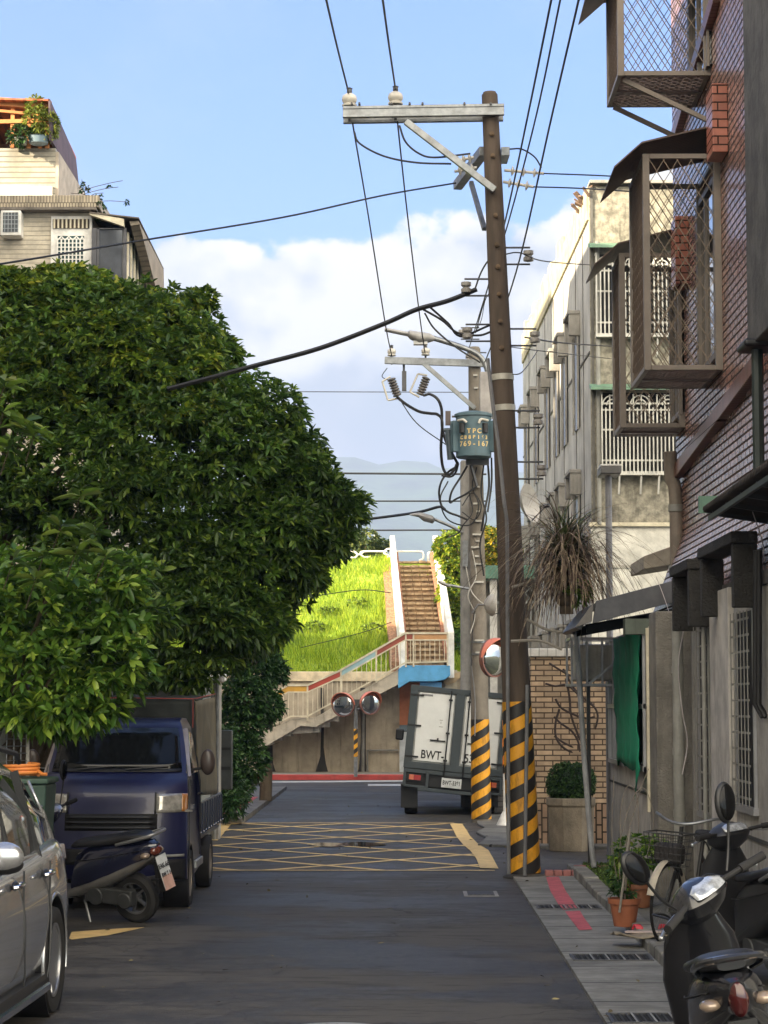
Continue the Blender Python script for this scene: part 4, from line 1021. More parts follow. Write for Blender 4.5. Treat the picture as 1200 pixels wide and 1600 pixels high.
# ================================================================== left-hand apartment house
s4 = F / 40.0
def lx(px): return (px - 630) / s4
def lz(py): return 2 + (1100 - py) / s4
lh = thing('left_apartment_house', 'cream sided apartment house with tiled parapet rising above the big tree', 'building', (0, 40, 0))
M_side = mat('cream_siding', (.56, .50, .40), .6, kind=k_rib, p=dict(axis=2, s=.085, g=.16, k=.62), stain=.15)
MB().bx((-14, 0, 0), (lx(137), 7, lz(322))).build('wall', M_side, lh)
MB().bx((-14, -.25, lz(318)), (lx(150), 7, lz(299))).build('parapet', mat('parapet_tile', (.42, .36, .27), .6, kind=k_brick, p=dict(axis='x', w=.055, h=.3, gap=.008, mortar=(.15, .13, .10), v=.25), stain=.5, staincol=(.12, .1, .08)), lh, bevel=.01)
MB().bx((-14, -.28, lz(323)), (lx(146), 6.9, lz(318.5))).build('slab_edge', mat('slab_dark', (.16, .14, .12), .85, stain=.6), lh, bevel=.01)
# white bay with arched lattice
w = MB().bx((lx(72), -.06, lz(460)), (lx(137), -.002, lz(329))).build('bay_frame', M_white, lh)
MB().bx((lx(75), -.075, lz(349)), (lx(133), -.062, lz(334))).build('vent_recess', mat('vent_dark', (.06, .045, .035), .8), w)
b = MB()
for i in range(9): x = lx(75) + (lx(133) - lx(75)) * (i + .2) / 9; b.bx((x, -.10, lz(349)), (x + .03, -.076, lz(334)))
b.build('vent_bars', M_cream, w)
MB().bx((lx(83), -.075, lz(445)), (lx(125), -.062, lz(361))).build('window', mat('bay_glass', (.04, .075, .08), .1), w)
b = MB(); n_ = 7
for i in range(n_ + 1):
    x = lx(83) + (lx(125) - lx(83)) * i / n_; b.bx((x - .012, -.095, lz(445)), (x + .012, -.078, lz(366)))
for j in range(13): z = lz(445) + j * .075; b.bx((lx(83), -.092, z), (lx(125), -.079, z + .016))
for i in range(0, n_, 2):
    xa = lx(83) + (lx(125) - lx(83)) * (i) / n_; xb = lx(83) + (lx(125) - lx(83)) * min(n_, i + 2) / n_; b.beam((xa, -.087, lz(368)), ((xa + xb) / 2, -.087, lz(362)), .02, .02); b.beam((xb, -.087, lz(368)), ((xa + xb) / 2, -.087, lz(362)), .02, .02)
b.build('lattice', M_white, w)
# glazed balcony bay with sheet canopy
w = MB().bx((lx(137.5), -.1, lz(460)), (lx(191), 3.6, lz(350))).build('balcony_bay', mat('bay_grey', (.16, .16, .165), .5, stain=.3), lh)
MB().bx((lx(148), -.13, lz(455)), (lx(186), -.102, lz(352))).build('window', mat('reflecting_glass', (.10, .11, .13), .06, metal=.3), w)
b = MB()
for px, w_ in ((138, .09), (146.5, .04), (188.5, .05)): b.bx((lx(px), -.17, lz(460)), (lx(px) + w_, -.131, lz(350)))
b.bx((lx(146.5), -.17, lz(352)), (lx(190), -.131, lz(350.5))); b.build('window_frame', mat('frame_dark', (.09, .09, .10), .5, .4), w)
b = MB()
for i in range(7): b.bx((lx(191) + .002, .1 + i * .5, lz(460)), (lx(191) + .03, .2 + i * .5, lz(352)))
b.build('side_slats', M_cream, w)
MB().prism([(lx(136), lz(331)), (lx(190), lz(350) + .0), (lx(190), lz(338)), (lx(136), lz(328))], 'y', -.3, -.12).build('canopy_front', M_cream, w)
b = MB().loft([[(lx(136), -.32, lz(327)), (lx(214), -.32, lz(336)), (lx(214), -.32, lz(338)), (lx(136), -.32, lz(329))], [(lx(136), 3.9, lz(327)), (lx(214), 3.9, lz(345)), (lx(214), 3.9, lz(347)), (lx(136), 3.9, lz(329))]], sm=False)
b.build('canopy', mat('canopy_sheet', (.13, .11, .09), .7, stain=.4), w)
b = MB().loft([[(lx(198), -.2, lz(340)), (lx(212), -.2, lz(339)), (lx(214), -.2, lz(345)), (lx(200), -.2, lz(347))], [(lx(198), 3.8, lz(352)), (lx(215), 3.8, lz(350)), (lx(217), 3.8, lz(440)), (lx(200), 3.8, lz(440))]], sm=False)
b.build('side_awning', mat('canopy_inner', (.30, .25, .19), .7, kind=k_rib, p=dict(axis=1, s=.2, g=.3, k=.6)), w)
# air conditioner in the wall
ac = thing('window_air_conditioner', 'white boxed air conditioner set in the cream siding of the upper floor', 'air conditioner', (lx(-4), 39.65, lz(365)))
MB().bx((0, 0, 0), (lx(28) - lx(-4), .34, lz(325) - lz(365))).build('body', M_white, ac, bevel=.015)
MB().bx((.05, -.012, .06), (lx(24) - lx(-4), -.001, .42)).build('grill', mat('ac_grill', (.07, .08, .09), .6), ac)
b = MB()
for i in range(5): b.bx((.08 + i * .06, -.02, .06), (.09 + i * .06, -.013, .42))
for i in range(4): b.bx((.05, -.02, .12 + i * .08), (.33, -.013, .13 + i * .08))
b.build('grille_bars', mat('bars_pale', (.35, .38, .40), .6), ac)
# roof-top room with ribbed tinted panels and lean orange roof
MB().bx((-14, .35, lz(297)), (lx(72), 3.2, lz(210))).build('roof_room', mat('tinted_siding', (.38, .35, .28), .5, kind=k_rib, p=dict(axis=2, s=.1, g=.22, k=.55, tint=(.30, .42, .46))), lh)
MB().bx((-14, .30, lz(297)), (lx(68), .348, lz(273))).build('white_band', mat('white_band', (.66, .62, .58), .7, stain=.4, staincol=(.3, .28, .25)), lh)
MB().bx((lx(72) + .002, .35, lz(297)), (lx(72) + .06, 4.4, lz(216))).build('side_wall', mat('side_wall', (.42, .36, .29), .7, stain=.3), lh)
b = MB().loft([[(-14, .0, lz(118)), (lx(66), .0, lz(138)), (lx(66), .0, lz(141)), (-14, .0, lz(122))], [(-14, 3.0, lz(140)), (lx(71), 3.0, lz(168)), (lx(71), 3.0, lz(171)), (-14, 3.0, lz(143))]], sm=False)
b.build('roof_sheet', mat('orange_roof', (.50, .13, .05), .6, var=.3, stain=.3, kind=k_rib, p=dict(axis=0, s=.2, g=.3, k=.6)), lh)
b = MB().loft([[(lx(64), .0, lz(137)), (lx(67), .0, lz(138)), (lx(70), .0, lz(205)), (lx(66), .0, lz(205))], [(lx(67), 3.0, lz(166)), (lx(70.5), 3.0, lz(168)), (lx(76), 3.0, lz(216)), (lx(72), 3.0, lz(216))]], sm=False)
b.build('eave', mat('eave_dark', (.09, .06, .075), .7), lh)
b = MB()
for px in (4, 30, 48, 60): b.beam((lx(px), .25, lz(212)), (lx(px), .25, lz(133)), .07, .07)
b.beam((lx(-30), .22, lz(170)), (lx(60), .22, lz(168)), .06, .07); b.beam((lx(-30), .2, lz(137)), (lx(66), .2, lz(144)), .1, .16); b.beam((lx(-40), .2, lz(150)), (lx(60), .2, lz(160)), .05, .05)
b.build('timber_frame', mat('orange_timber', (.55, .22, .07), .7, var=.3, stain=.3), lh)
MB().bx((-14, 2.3, lz(212)), (lx(60), 2.4, lz(150))).build('back_wall', mat('orange_back', (.22, .10, .05), .8), lh)
# low annexe glimpsed under the crown, gate post, electricity box
an = thing('garden_annexe', 'low grey annexe with a white eave glimpsed beneath the tree crown', 'building', (-7.6, 31.5, 0))
MB().bx((0, 0, 0), (4.75, 3, 2.35)).build('wall', mat('annexe_grey', (.24, .25, .23), .8, stain=.4), an)
MB().bx((-.1, -.25, 2.36), (4.85, 3.1, 2.46)).build('eave', M_white, an); MB().bx((3.3, -.012, .3), (4.0, -.001, 2.05)).build('door', mat('annexe_door', (.10, .11, .11), .6), an)
MB().bx((3.95, -.03, 1.2), (4.1, -.013, 2.1)).build('notice', mat('pink_notice', (.50, .22, .24), .6), an)
o = MB().cyl((0, 0, 0), (0, 0, 4.2), .045).build('steel_pole', M_white); o.location = (at(207, 1060, 29.6).x, 29.6, 0); tag(o, 'slim white steel pole standing behind the canvas truck', 'pole')
gp = thing('gate_pier', 'tall rendered gate pier with stained cap behind the canvas truck', 'pier', (at(326, 1100, 33).x, 33.0, 0))
MB().bx((-.22, 0, 0), (.16, .4, 2.32)).build('pier', M_lwall, gp, bevel=.01); MB().bx((-.27, -.05, 2.325), (.2, .45, 2.42)).build('cap', M_conc, gp, bevel=.015); MB().tube([(.10, -.04, 0), (.10, -.04, 2.5)], .022).build('conduit', M_pipe, gp)
eb = thing('meter_box', 'grey steel meter box on the wall beside the hedge', 'box', (at(352, 1190, 34).x, 34.0, 1.2)); MB().bx((-.12, 0, -.5), (.10, .2, .40)).build('case', mat('meter_grey', (.06, .064, .066), .5, .2, stain=.3), eb, bevel=.015)
MB().bx((-.1, -.01, -.2), (.08, -.001, -.15)).bx((-.1, -.01, .1), (.08, -.001, .14)).build('slot', M_black, eb)
struct(MB().bx((-5.2, 38.2, 0), (-4.9, 52.6, 1.6)).build('garden_wall', M_lwall, bevel=.02)); bpy.data.objects['garden_wall']['kind'] = 'thing'; tag(bpy.data.objects['garden_wall'], 'low rendered garden wall behind the hedge on the left pavement', 'wall')
b = MB().bx((0, 0, 0), (6, .25, 1.35)); o = b.build('garden_wall', M_lwall, bevel=.02); o.location = (-9.8, 33.0, 0); tag(o, 'rendered wall closing the yard behind the canvas truck', 'wall')
# unseen houses on the left, added and sized to shade lane and bank
def shade_house(x, y0, y1, h, label):
    t = thing('shade_house', label, 'house', (x, y0, 0), group='unseen houses shading the lane from the left')
    MB().bx((-9, 0, 0), (0, y1 - y0, h)).build('wall', mat('row_render_%d' % int(h * 10), (.42, .38, .33), .85, stain=.5), t)
    MB().bx((-9.2, -.1, h + .003), (.25, y1 - y0 + .1, h + .25)).build('cornice', M_conc, t)
    y = 1.0
    while y < y1 - y0 - 2:
        for z in np.arange(1.2, h - 1.6, 2.9):
            w = MB().bx((.002, y, z), (.03, y + 1.4, z + 1.4)).build('window', M_glass, t); MB().bx((.031, y - .06, z - .08), (.09, y + 1.46, z)).build('sill', M_conc, w)
        y += 2.8
shade_house(-7.6, -10, 16, 13.6, 'unseen shade-casting house nearest the camera along the left of the lane')
shade_house(-7.6, 16.1, 36.5, 13.9, 'unseen shade-casting house level with the big tree on the left of the lane')
shade_house(-14.1, 37.2, 52.0, 17.0, 'tall unseen shade-casting house behind the apartment house on the left')
shade_house(-24, 40.0, 52.6, 13.3, 'unseen shade-casting house standing along the cross street on the left')
# ================================================================== utility poles
M_pole = mat('weathered_pole', (.085, .062, .046), .85, var=.3, vscale=2.5, stretch=(3, 3, .4), stain=.45, staincol=(.035, .028, .022), bump=.004, bscale=30)
M_pole2 = mat('concrete_pole', (.20, .175, .145), .85, var=.25, vscale=2.5, stain=.5, staincol=(.07, .06, .05), bump=.004)
M_strN = mat('stripe_near', (.78, .36, .02), .5, kind=k_stripe, p=dict(per=.315, n=2), var=.1)
M_strF = mat('stripe_far', (.80, .37, .02), .5, kind=k_stripe, p=dict(per=.285, n=2), var=.1)
M_porc = mat('porcelain', (.55, .52, .46), .25, var=.1, stain=.2)
def pole(base, topv, r0, r1, label, m, stripe, zs, zc, name='utility_pole'):
    t = thing(name, label, 'utility pole', base); ax = Vector(topv) - Vector(base); Ht = ax.length; n_ = 24
    d = ax.normalized()
    prof = [ax * k / 20 for k in range(21)]
    b = MB().tube(prof, [r0 + (r1 - r0) * k / 20 for k in range(21)], n_); b.build('shaft', m, t)
    rr_ = lambda z: r0 + (r1 - r0) * z / Ht
    if stripe: MB().tube([d * .06, d * zs], [rr_(.06) + .006, rr_(zs) + .006], 36).build('warning_sleeve', stripe, t)
    MB().tube([d * (Ht - .02), d * (Ht + .03)], [r1, r1 * .8], n_).build('cap', m, t)
    return t, ax, d, rr_
base = Vector((1.40, 25.9, 0)); topv = at(765, 148, 25.9)
np_, ax, pd, prr = pole(base, topv, .185, .095, 'tall dark utility pole with black and yellow striped foot beside the drain', M_pole, M_strN, 2.03, 0)
def PN(py):
    """point on the axis of the near pole at photo height py (local)"""
    k = (at(790, py, 25.9).z) / topv.z; return ax * k
def loc(px, py, Y, o): return at(px, py, Y) - o
# crossarm: two channels bolted on either side of the shaft
bo = base
for dy in (-.13, .13):
    a, c = loc(536, 180, 25.9, bo), loc(787, 176, 25.9, bo); a.y += dy; c.y += dy
    b = MB().beam(a + Vector((0, 0, .05)), c + Vector((0, 0, .05)), .07, .035).beam(a - Vector((0, 0, .05)), c - Vector((0, 0, .05)), .07, .035).beam(a + Vector((0, -.018 if dy < 0 else .018, 0)), c + Vector((0, -.018 if dy < 0 else .018, 0)), .012, .098)
    b.build('crossarm', M_steel, np_, bevel=.004)
b = MB()
for px in (550, 562, 612, 640, 660, 725, 766):
    p = loc(px, 172, 25.9, bo); b.cyl(p + Vector((0, -.2, .03)), p + Vector((0, .2, .03)), .014, n=8)
b.build('bolt', M_dsteel, np_)
def insulator(p, parent, k=1.0):
    T = Matrix.Translation(p) @ Matrix.Scale(k, 4)
    i_ = MB().lathe([(.05, 0), (.13, .02), (.135, .05), (.10, .07), (.125, .10), (.14, .15), (.125, .21), (.07, .25), (.05, .26)], 24, T).build('insulator', M_porc, parent)
    MB().lathe([(.04, .26), (.05, .28), (.045, .33), (.06, .345), (.02, .37)], 14, T).cyl(p + Vector((0, 0, -.26 * k)), p + Vector((0, 0, .02)), .016, n=8).build('pin', M_dsteel, i_)
insulator(loc(546, 168, 25.9, bo), np_, .66); insulator(loc(618, 165, 25.9, bo), np_, .66)
a, c = loc(634, 190, 25.72, bo), loc(773, 297, 25.72, bo); MB().beam(a, c, .075, .075, (0, 1, 0)).build('brace', M_steel, np_, bevel=.004)
# second arm along the lane
a, c = loc(715, 290, 27.7, bo), loc(756, 236, 26.05, bo); MB().beam(a, c, .11, .11).build('side_arm', M_steel, np_, bevel=.004)
a, c = loc(790, 236, 25.8, bo), loc(786, 250, 26.6, bo); MB().beam(a, c, .10, .10).build('side_arm', M_steel, np_, bevel=.004)
MB().beam(loc(736, 285, 26.6, bo), loc(757, 358, 26.0, bo), .05, .05).build('brace', M_steel, np_)
def strain(p, q, parent, n_=3, r_=.06):
    p, q = Vector(p), Vector(q); d = (q - p).normalized(); T0 = d.to_track_quat('Z', 'Y').to_matrix().to_4x4(); Ln = (q - p).length
    b = MB().cyl(p, q, .018, n=8)
    for k in range(n_): b.lathe([(.022, 0), (r_, .012), (r_, .02), (.022, .04)], 16, Matrix.Translation(p.lerp(q, (k + .6) / (n_ + .6))) @ T0)
    b.build('insulator', M_porc, parent)
for (x0, y0, x1, y1) in ((788, 266, 850, 271), (786, 284, 834, 292), (710, 268, 745, 262), (708, 252, 740, 246)):
    strain(loc(x0, y0, 25.95, bo), loc(x1, y1, 25.95, bo), np_)
# step bolts, clamps, banding
b = MB()
for k, py in enumerate((213, 247, 340, 386, 420, 463, 505, 546)):
    p = PN(py); p.y -= prr(p.z); b.cyl(p + Vector((0, .05, 0)), p + Vector((0, -.035, 0)), .028, n=10); b.cyl(p + Vector((0, -.03, 0)), p + Vector((0, -.05, 0)), .014, n=8)
b.split('step_bolt', mat('rusty_steel', (.16, .11, .07), .8, .4, var=.4), np_)
for py in (590, 638):
    p = PN(py); MB().tube([p - pd * .035, p + pd * .035], prr(p.z) + .008, 24).build('strap', mat('strap_pale', (.50, .48, .42), .5, .3, stain=.4), np_)
# secondary racks with spool insulators both sides
def rack(px, py, side, Y, o, parent):
    p = loc(px, py, Y, o); b = MB()
    for dz in (-.1, .1): b.tube([p + Vector((0, 0, dz)), p + Vector((side * .32, 0, dz))], .012, 6)
    b.split('bracket', M_dsteel, parent); T = Matrix.Translation(p + Vector((side * .30, 0, -.07)))
    MB().lathe([(.02, 0), (.06, .01), (.06, .05), (.035, .07), (.06, .09), (.06, .13), (.02, .14)], 16, T).build('insulator', mat('spool_grey', (.30, .28, .26), .4), parent)
rack(786, 400, 1, 25.9, bo, np_); rack(768, 449, -1, 25.9, bo, np_); rack(796, 527, 1, 25.9, bo, np_); rack(770, 520, -1, 25.9, bo, np_)
rack(801, 655, 1, 25.9, bo, np_); rack(806, 735, 1, 25.9, bo, np_)
# conduits strapped to the near pole
b = MB().tube(bez([loc(762, 560, 25.6, bo), loc(771, 640, 25.6, bo), loc(779, 700, 25.6, bo), loc(787, 780, 25.58, bo), loc(792, 830, 25.58, bo), loc(793, 1000, 25.6, bo), loc(795, 1366, 25.62, bo)], 5), .022, 8)
b.build('conduit', mat('conduit_grey', (.20, .20, .21), .5, .3), np_)
MB().tube([loc(824, 1070, 25.62, bo), loc(820, 1368, 25.62, bo)], .022, 8).build('conduit', MATS['conduit_grey'], np_)
MB().lathe([(.25, 0), (.25, .02), (.2, .05)], 20).build('foot_collar', M_dconc, np_)

# pole two with the transformer
base2 = Vector(((751 - 630) / (F / 37.9), 37.9, 0)); top2 = at(741, 545, 37.9)
p2, ax2, pd2, prr2 = pole(base2, top2, .165, .105, 'brown concrete pole with blue-grey transformer and striped foot beside the truck', M_pole2, M_strF, 1.74, 0)
b2 = base2; Y2 = 37.9
def L2(px, py, dy=0): return loc(px, py, Y2 + dy, b2)
for dy in (-.14, .14):
    MB().beam(L2(601, 563, dy), L2(757, 568, dy), .07, .12).build('crossarm', M_steel, p2, bevel=.004)
MB().beam(L2(662, 568, -.2), L2(742, 638, -.2), .07, .07, (0, 1, 0)).build('brace', M_steel, p2)
insulator(L2(612, 557), p2, .55); insulator(L2(665, 556), p2, .55)
def fuse(px, py, tilt):
    t = L2(px, py, -.15); Rm = Matrix.Translation(t) @ Matrix.Rotation(tilt, 4, 'Y')
    f = MB()
    for k in range(7): f.lathe([(.045, 0), (.075, .01), (.075, .03), (.045, .045)], 14, Rm @ Matrix.Translation((.05, 0, -.16 + k * .047)))
    i_ = f.build('cutout_insulator', mat('dark_porcelain', (.10, .09, .085), .3), p2)
    b = MB(); 
    for q in (((.05, 0, .2), (-.11, 0, .17)), ((-.11, 0, .17), (-.13, 0, -.17)), ((-.13, 0, -.17), (.05, 0, -.2))): b.tube([Rm @ Vector(q[0]), Rm @ Vector(q[1])], .017, 8)
    b.build('fuse_tube', M_porc, i_)
fuse(612, 607, -.35); fuse(657, 602, .35)
MB().beam(L2(631, 570), L2(631, 585), .04, .04).bx(L2(628, 610, -.05), L2(635, 581, .05)).build('switch_arm', M_dsteel, p2)
# transformer
Yt = 37.35
def T2(px, py, dy=0): return loc(px, py, Yt + dy, b2)
tc_ = T2(740, 683); R_ = .30
tk = MB().lathe([(R_ * .9, -.36), (R_, -.34), (R_, .34), (R_ + .025, .345), (R_ + .025, .385), (R_ * .9, .41), (R_ * .4, .44), (.001, .44)], 40, Matrix.Translation(tc_)).build('transformer_tank', mat('transformer_paint', (.07, .12, .145), .5, stain=.35, staincol=(.12, .08, .05), var=.15), p2)
b = MB()
for k in range(8):
    a = R((-178 + k * 9) if k < 4 else (-30 + (k - 4) * 9))
    for q in (0,): b.box(tc_ + Vector((math.cos(a) * (R_ + .05), math.sin(a) * (R_ + .05), 0)), (.10, .014, .52), (0, 0, a))
b.build('cooling_fin', MATS['transformer_paint'], tk)
M_let = mat('yellow_lettering', (.62, .46, .20), .7, var=.2)
fy = -R_ - .012
for s_t, dz, sz in (("TPC", .07, .11), ("C88B163", -.035, .085), ("769-167", -.145, .12)):
    # letters wrapped round the drum
    n_ = len(s_t); wd = sz * (.80 if len(s_t) == 3 else .66 if sz > .1 else .88)
    for i, ch in enumerate(s_t):
        a = (i - (n_ - 1) / 2) * wd / R_
        text(ch, 'lettering', sz, M_let, tk, (tc_.x + math.sin(a) * (R_ + .004), tc_.y - math.cos(a) * (R_ + .004), tc_.z + dz), (math.pi / 2, 0, a), off=.003)
b = MB()
for px in (722, 758): b.cyl(T2(px, 661, -.25), T2(px, 676, -.25), .05, n=12)
b.build('bushing', M_black, tk)
MB().tube(bez([T2(716, 657, -.2), T2(724, 656, -.33), T2(729, 660, -.34)], 5), .022, 8).tube(bez([T2(748, 661, -.34), T2(752, 655, -.33), T2(762, 657, -.2)], 5), .022, 8).build('white_lead', M_porc, tk)
MB().cyl(T2(700, 672), T2(704, 718), .055, n=12).cyl(T2(694, 672), T2(706, 672), .035, n=10).build('surge_arrester', mat('arrester', (.05, .07, .085), .4), p2)
MB().beam(T2(706, 651), T2(722, 651), .03, .03).bx(T2(696, 664, -.04), T2(704, 643, .04)).build('switch_box', mat('box_brown', (.09, .07, .065), .6), p2)
MB().bx(T2(750, 650, -.1), T2(768, 584, .15)).build('capacitor_case', mat('capacitor_grey', (.30, .28, .27), .5, stain=.2), p2, bevel=.015)
MB().beam(T2(728, 722, .2), T2(764, 722, .2), .1, .1).beam(T2(733, 716, .2), T2(745, 760, .3), .04, .04).build('platform', M_dsteel, p2)
# street-lamp arm on pole two
sl = thing('street_lamp', 'grey street lamp on a curved arm beside the transformer', 'street lamp', b2)
MB().tube(bez([T2(766, 655), T2(764, 600), T2(759, 572), T2(745, 553), T2(715, 540), T2(676, 528)], 6), .045, 10).build('arm', M_steel, sl)
hp = [T2(678, 530), T2(664, 528), T2(648, 522), T2(601, 514)]
b = MB(); rings = []
for p, w_, h_ in ((T2(679, 529), .05, .05), (T2(672, 528), .13, .10), (T2(655, 528), .16, .14), (T2(640, 523), .13, .10), (T2(637, 522), .075, .055), (T2(601, 515), .07, .045)):
    rings.append([p + Vector((0, math.cos(a) * w_, math.sin(a) * h_ * .75)) for a in np.linspace(0, 2 * math.pi, 14, endpoint=False)])
b.loft(rings).build('lamp_head', mat('lamp_shell', (.34, .33, .32), .5, stain=.2), sl)
MB().bx(T2(668, 537.5, -.08), T2(646, 534.5, .08)).build('lens', mat('lens_pale', (.5, .5, .48), .2), sl)
# steps and band clutter
b = MB(); rr = random.Random(5)
for py in (588, 608, 762, 788, 800, 815, 836, 846, 856, 870, 882, 910, 1001, 1020):
    p = ax2 * (L2(741, py).z / ax2.z); p.y -= prr2(p.z) + .02; b.box(p + Vector((rr.uniform(-.03, .03), 0, 0)), (.16 if rr.random() < .4 else .07, .035, .03))
b.build('bolt_plate', mat('plate_pale', (.48, .46, .42), .5, .3, stain=.4), p2)
for py in (1022, 1003):
    p = ax2 * (L2(741, py).z / ax2.z); MB().tube([p - Vector((0, 0, .02)), p + Vector((0, 0, .02))], prr2(p.z) + .01, 20).build('strap', M_steel, p2)
rack(749, 521, -1, 37.9, b2, p2); rack(760, 560, -1, 37.9, b2, p2)
# tangle of service cables looping round the shaft
def loopc(pts, r=.014, y=-.2, m=M_wire):
    MB().tube(bez([L2(x, y_, y + .05 * math.sin(i * 2.1)) for i, (x, y_) in enumerate(pts)], 7), r, 6).build('cable', m, p2)
loopc([(662, 618), (672, 616), (684, 624), (690, 640), (691, 668), (697, 690), (710, 715), (716, 726)], .026)
loopc([(620, 620), (635, 632), (655, 643), (672, 646), (684, 648), (691, 660), (689, 700), (692, 730), (700, 742), (709, 735), (715, 722)], .026)
loopc([(712, 730), (700, 738), (690, 752), (686, 770), (690, 790), (700, 800), (716, 806), (730, 812)], .02)
loopc([(716, 725), (712, 738), (704, 745), (690, 743)], .018); loopc([(730, 728), (720, 745), (706, 768), (703, 785), (712, 780), (728, 772), (745, 760)], .018)
loopc([(745, 730), (738, 760), (748, 790), (735, 820), (700, 812), (688, 780), (700, 752)], .012); loopc([(756, 724), (752, 770), (760, 810), (750, 850), (756, 900)], .014)
loopc([(762, 720), (764, 760), (757, 800), (752, 830)], .018); loopc([(768, 715), (768, 755), (762, 800)], .016)
loopc([(728, 885), (735, 920), (745, 935), (757, 945)], .010, -.2, MATS['plate_pale']); loopc([(722, 790), (738, 770), (752, 790), (742, 812), (722, 800)], .010)
loopc([(700, 840), (716, 833), (724, 820), (738, 800), (733, 770)], .012); loopc([(735, 990), (742, 960), (731, 930), (744, 900), (738, 860)], .009, -.22, MATS['plate_pale'])
loopc([(735, 1030), (742, 1090), (742, 1150)], .010, -.22, MATS['conduit_grey']); loopc([(742, 950), (738, 990), (737, 1040)], .01)
# thin lamp arm low on pole two and the one further up the lane
sl = thing('street_lamp', 'small lamp on a thin arm reaching out before the bank stairs', 'street lamp', b2)
MB().tube([L2(742, 922, .1), L2(716, 917, .1), L2(700, 914, .1)], .022, 8).build('arm', M_steel, sl)
MB().loft([[L2(x, y, .1) + Vector((0, math.cos(a) * w_, math.sin(a) * w_ * .6)) for a in np.linspace(0, 6.283, 10, endpoint=False)] for x, y, w_ in ((704, 916, .02), (699, 914.5, .055), (690, 911, .06), (684, 908, .03))]).build('lamp_head', MATS['lamp_shell'], sl)
# pole three: plain grey mast close behind pole two
b3 = Vector(((727.5 - 630) / (F / 43.5), 43.5, 0)); t3 = at(727, 722, 43.5)
p3, ax3, d3, r3 = pole(b3, t3, .11, .10, 'plain grey mast close behind the transformer pole', mat('grey_mast', (.25, .24, .225), .8, stain=.4), None, 0, 0)
MB().bx(loc(723, 885, 43.3, b3), loc(731, 845, 43.42, b3)).build('junction_box', M_steel, p3)
sl = thing('street_lamp', 'distant flat street lamp at the end of a thin arm above the stairs', 'street lamp', b3)
MB().tube([loc(722, 832, 43.4, b3), loc(704, 822, 43.4, b3), loc(678, 811, 43.4, b3)], .03, 8).build('arm', M_steel, sl)
MB().loft([[loc(x, y, 43.4, b3) + Vector((0, math.cos(a) * w_, math.sin(a) * w_ * .6)) for a in np.linspace(0, 6.283, 10, endpoint=False)] for x, y, w_ in ((680, 812, .03), (676, 812, .13), (662, 808, .14), (654, 804.5, .08), (640, 804, .02))]).build('lamp_head', MATS['lamp_shell'], sl)

# ================================================================== overhead wires
def wire(pts, r, label, grp='overhead wires', nm='overhead_wire', n=8, m=M_wire):
    P_ = [at(x, y, Y) for x, y, Y in pts]; o = MB().tube(bez(P_, n), r, 6).build(nm, m); tag(o, label, 'wire', grp); return o
wire([(508, -8, 19), (526, 70, 22.3), (545, 146, 25.9)], .011, 'wire coming down from the top of the view to the outermost insulator')
wire([(597, -8, 19), (608, 72, 22.3), (618, 140, 25.9)], .011, 'wire coming down from the top of the view to the inner insulator')
wire([(551, 193, 25.9), (576, 340, 30), (601, 500, 35), (612, 556, 37.9)], .010, 'wire from the outer end of the high crossarm down to the far crossarm')
wire([(621, 190, 25.9), (636, 330, 30), (654, 480, 35), (664, 552, 37.9)], .010, 'wire from the middle of the high crossarm down to the far crossarm')
wire([(863, -8, 18), (828, 165, 21.5), (793, 330, 26), (770, 420, 30), (743, 520, 37.9)], .010, 'leftmost of the three wires dropping past the right of the tall pole')
wire([(877, -8, 18), (838, 180, 22), (795, 345, 26.2), (765, 440, 31), (728, 560, 43)], .009, 'middle of the three wires dropping past the right of the tall pole')
wire([(906, -8, 17.5), (858, 200, 21.5), (812, 405, 26.1), (775, 520, 32), (756, 570, 37.9)], .010, 'rightmost of the three wires dropping past the right of the tall pole')
wire([(-8, 414, 20), (90, 398, 21), (220, 376, 22.4), (440, 340, 24), (600, 305, 25.4), (712, 286, 26.3)], .011, 'long slack wire crossing from the left house to the tall pole')
wire([(262, 608, 26.4), (330, 590, 26.3), (400, 571, 26.2), (500, 544, 26.1), (600, 506, 26), (650, 484, 25.9), (700, 470, 25.9), (745, 452, 25.9)], .030, 'thick black bundled cable sagging from the tall pole into the big tree', nm='thick_cable')
wire([(655, 480, 25.9), (690, 500, 25.9), (715, 520, 25.9), (748, 524, 25.9), (768, 518, 25.9)], .014, 'black jumper looping from the thick cable to the tall pole')
wire([(672, 480, 25.95), (700, 505, 25.95), (720, 525, 25.95), (768, 507, 25.95)], .014, 'second jumper looping under the thick cable')
wire([(664, 490, 26), (680, 515, 27), (716, 545, 30), (750, 566, 33)], .012, 'jumper dropping from the thick cable towards the lamp arm')
wire([(553, 205, 25.8), (562, 224, 25.8), (600, 244, 25.8), (650, 254, 25.8), (705, 256, 25.8)], .012, 'lower jumper hanging beneath the high crossarm')
wire([(624, 196, 25.8), (634, 222, 25.8), (655, 240, 25.8), (680, 246, 25.8), (735, 240, 25.8)], .012, 'upper jumper hanging beneath the high crossarm')
wire([(796, 233, 25.8), (815, 233, 25.8), (835, 245, 25.8), (846, 262, 25.8)], .010, 'small loop of wire right of the tall pole head')
wire([(850, 271, 25.9), (930, 274, 25), (1005, 278, 23)], .009, 'upper wire from the pole to the tiled house')
wire([(834, 292, 25.9), (900, 294, 25.2), (1000, 300, 23)], .009, 'second wire from the pole to the tiled house')
wire([(786, 398, 25.9), (812, 395, 25.9), (850, 408, 27), (922, 414, 37.8)], .008, 'service wire to the apartment block beneath its upper awning')
wire([(820, 527, 25.9), (880, 536, 28), (970, 542, 37.8)], .010, 'service wire to the apartment block between its barred windows')
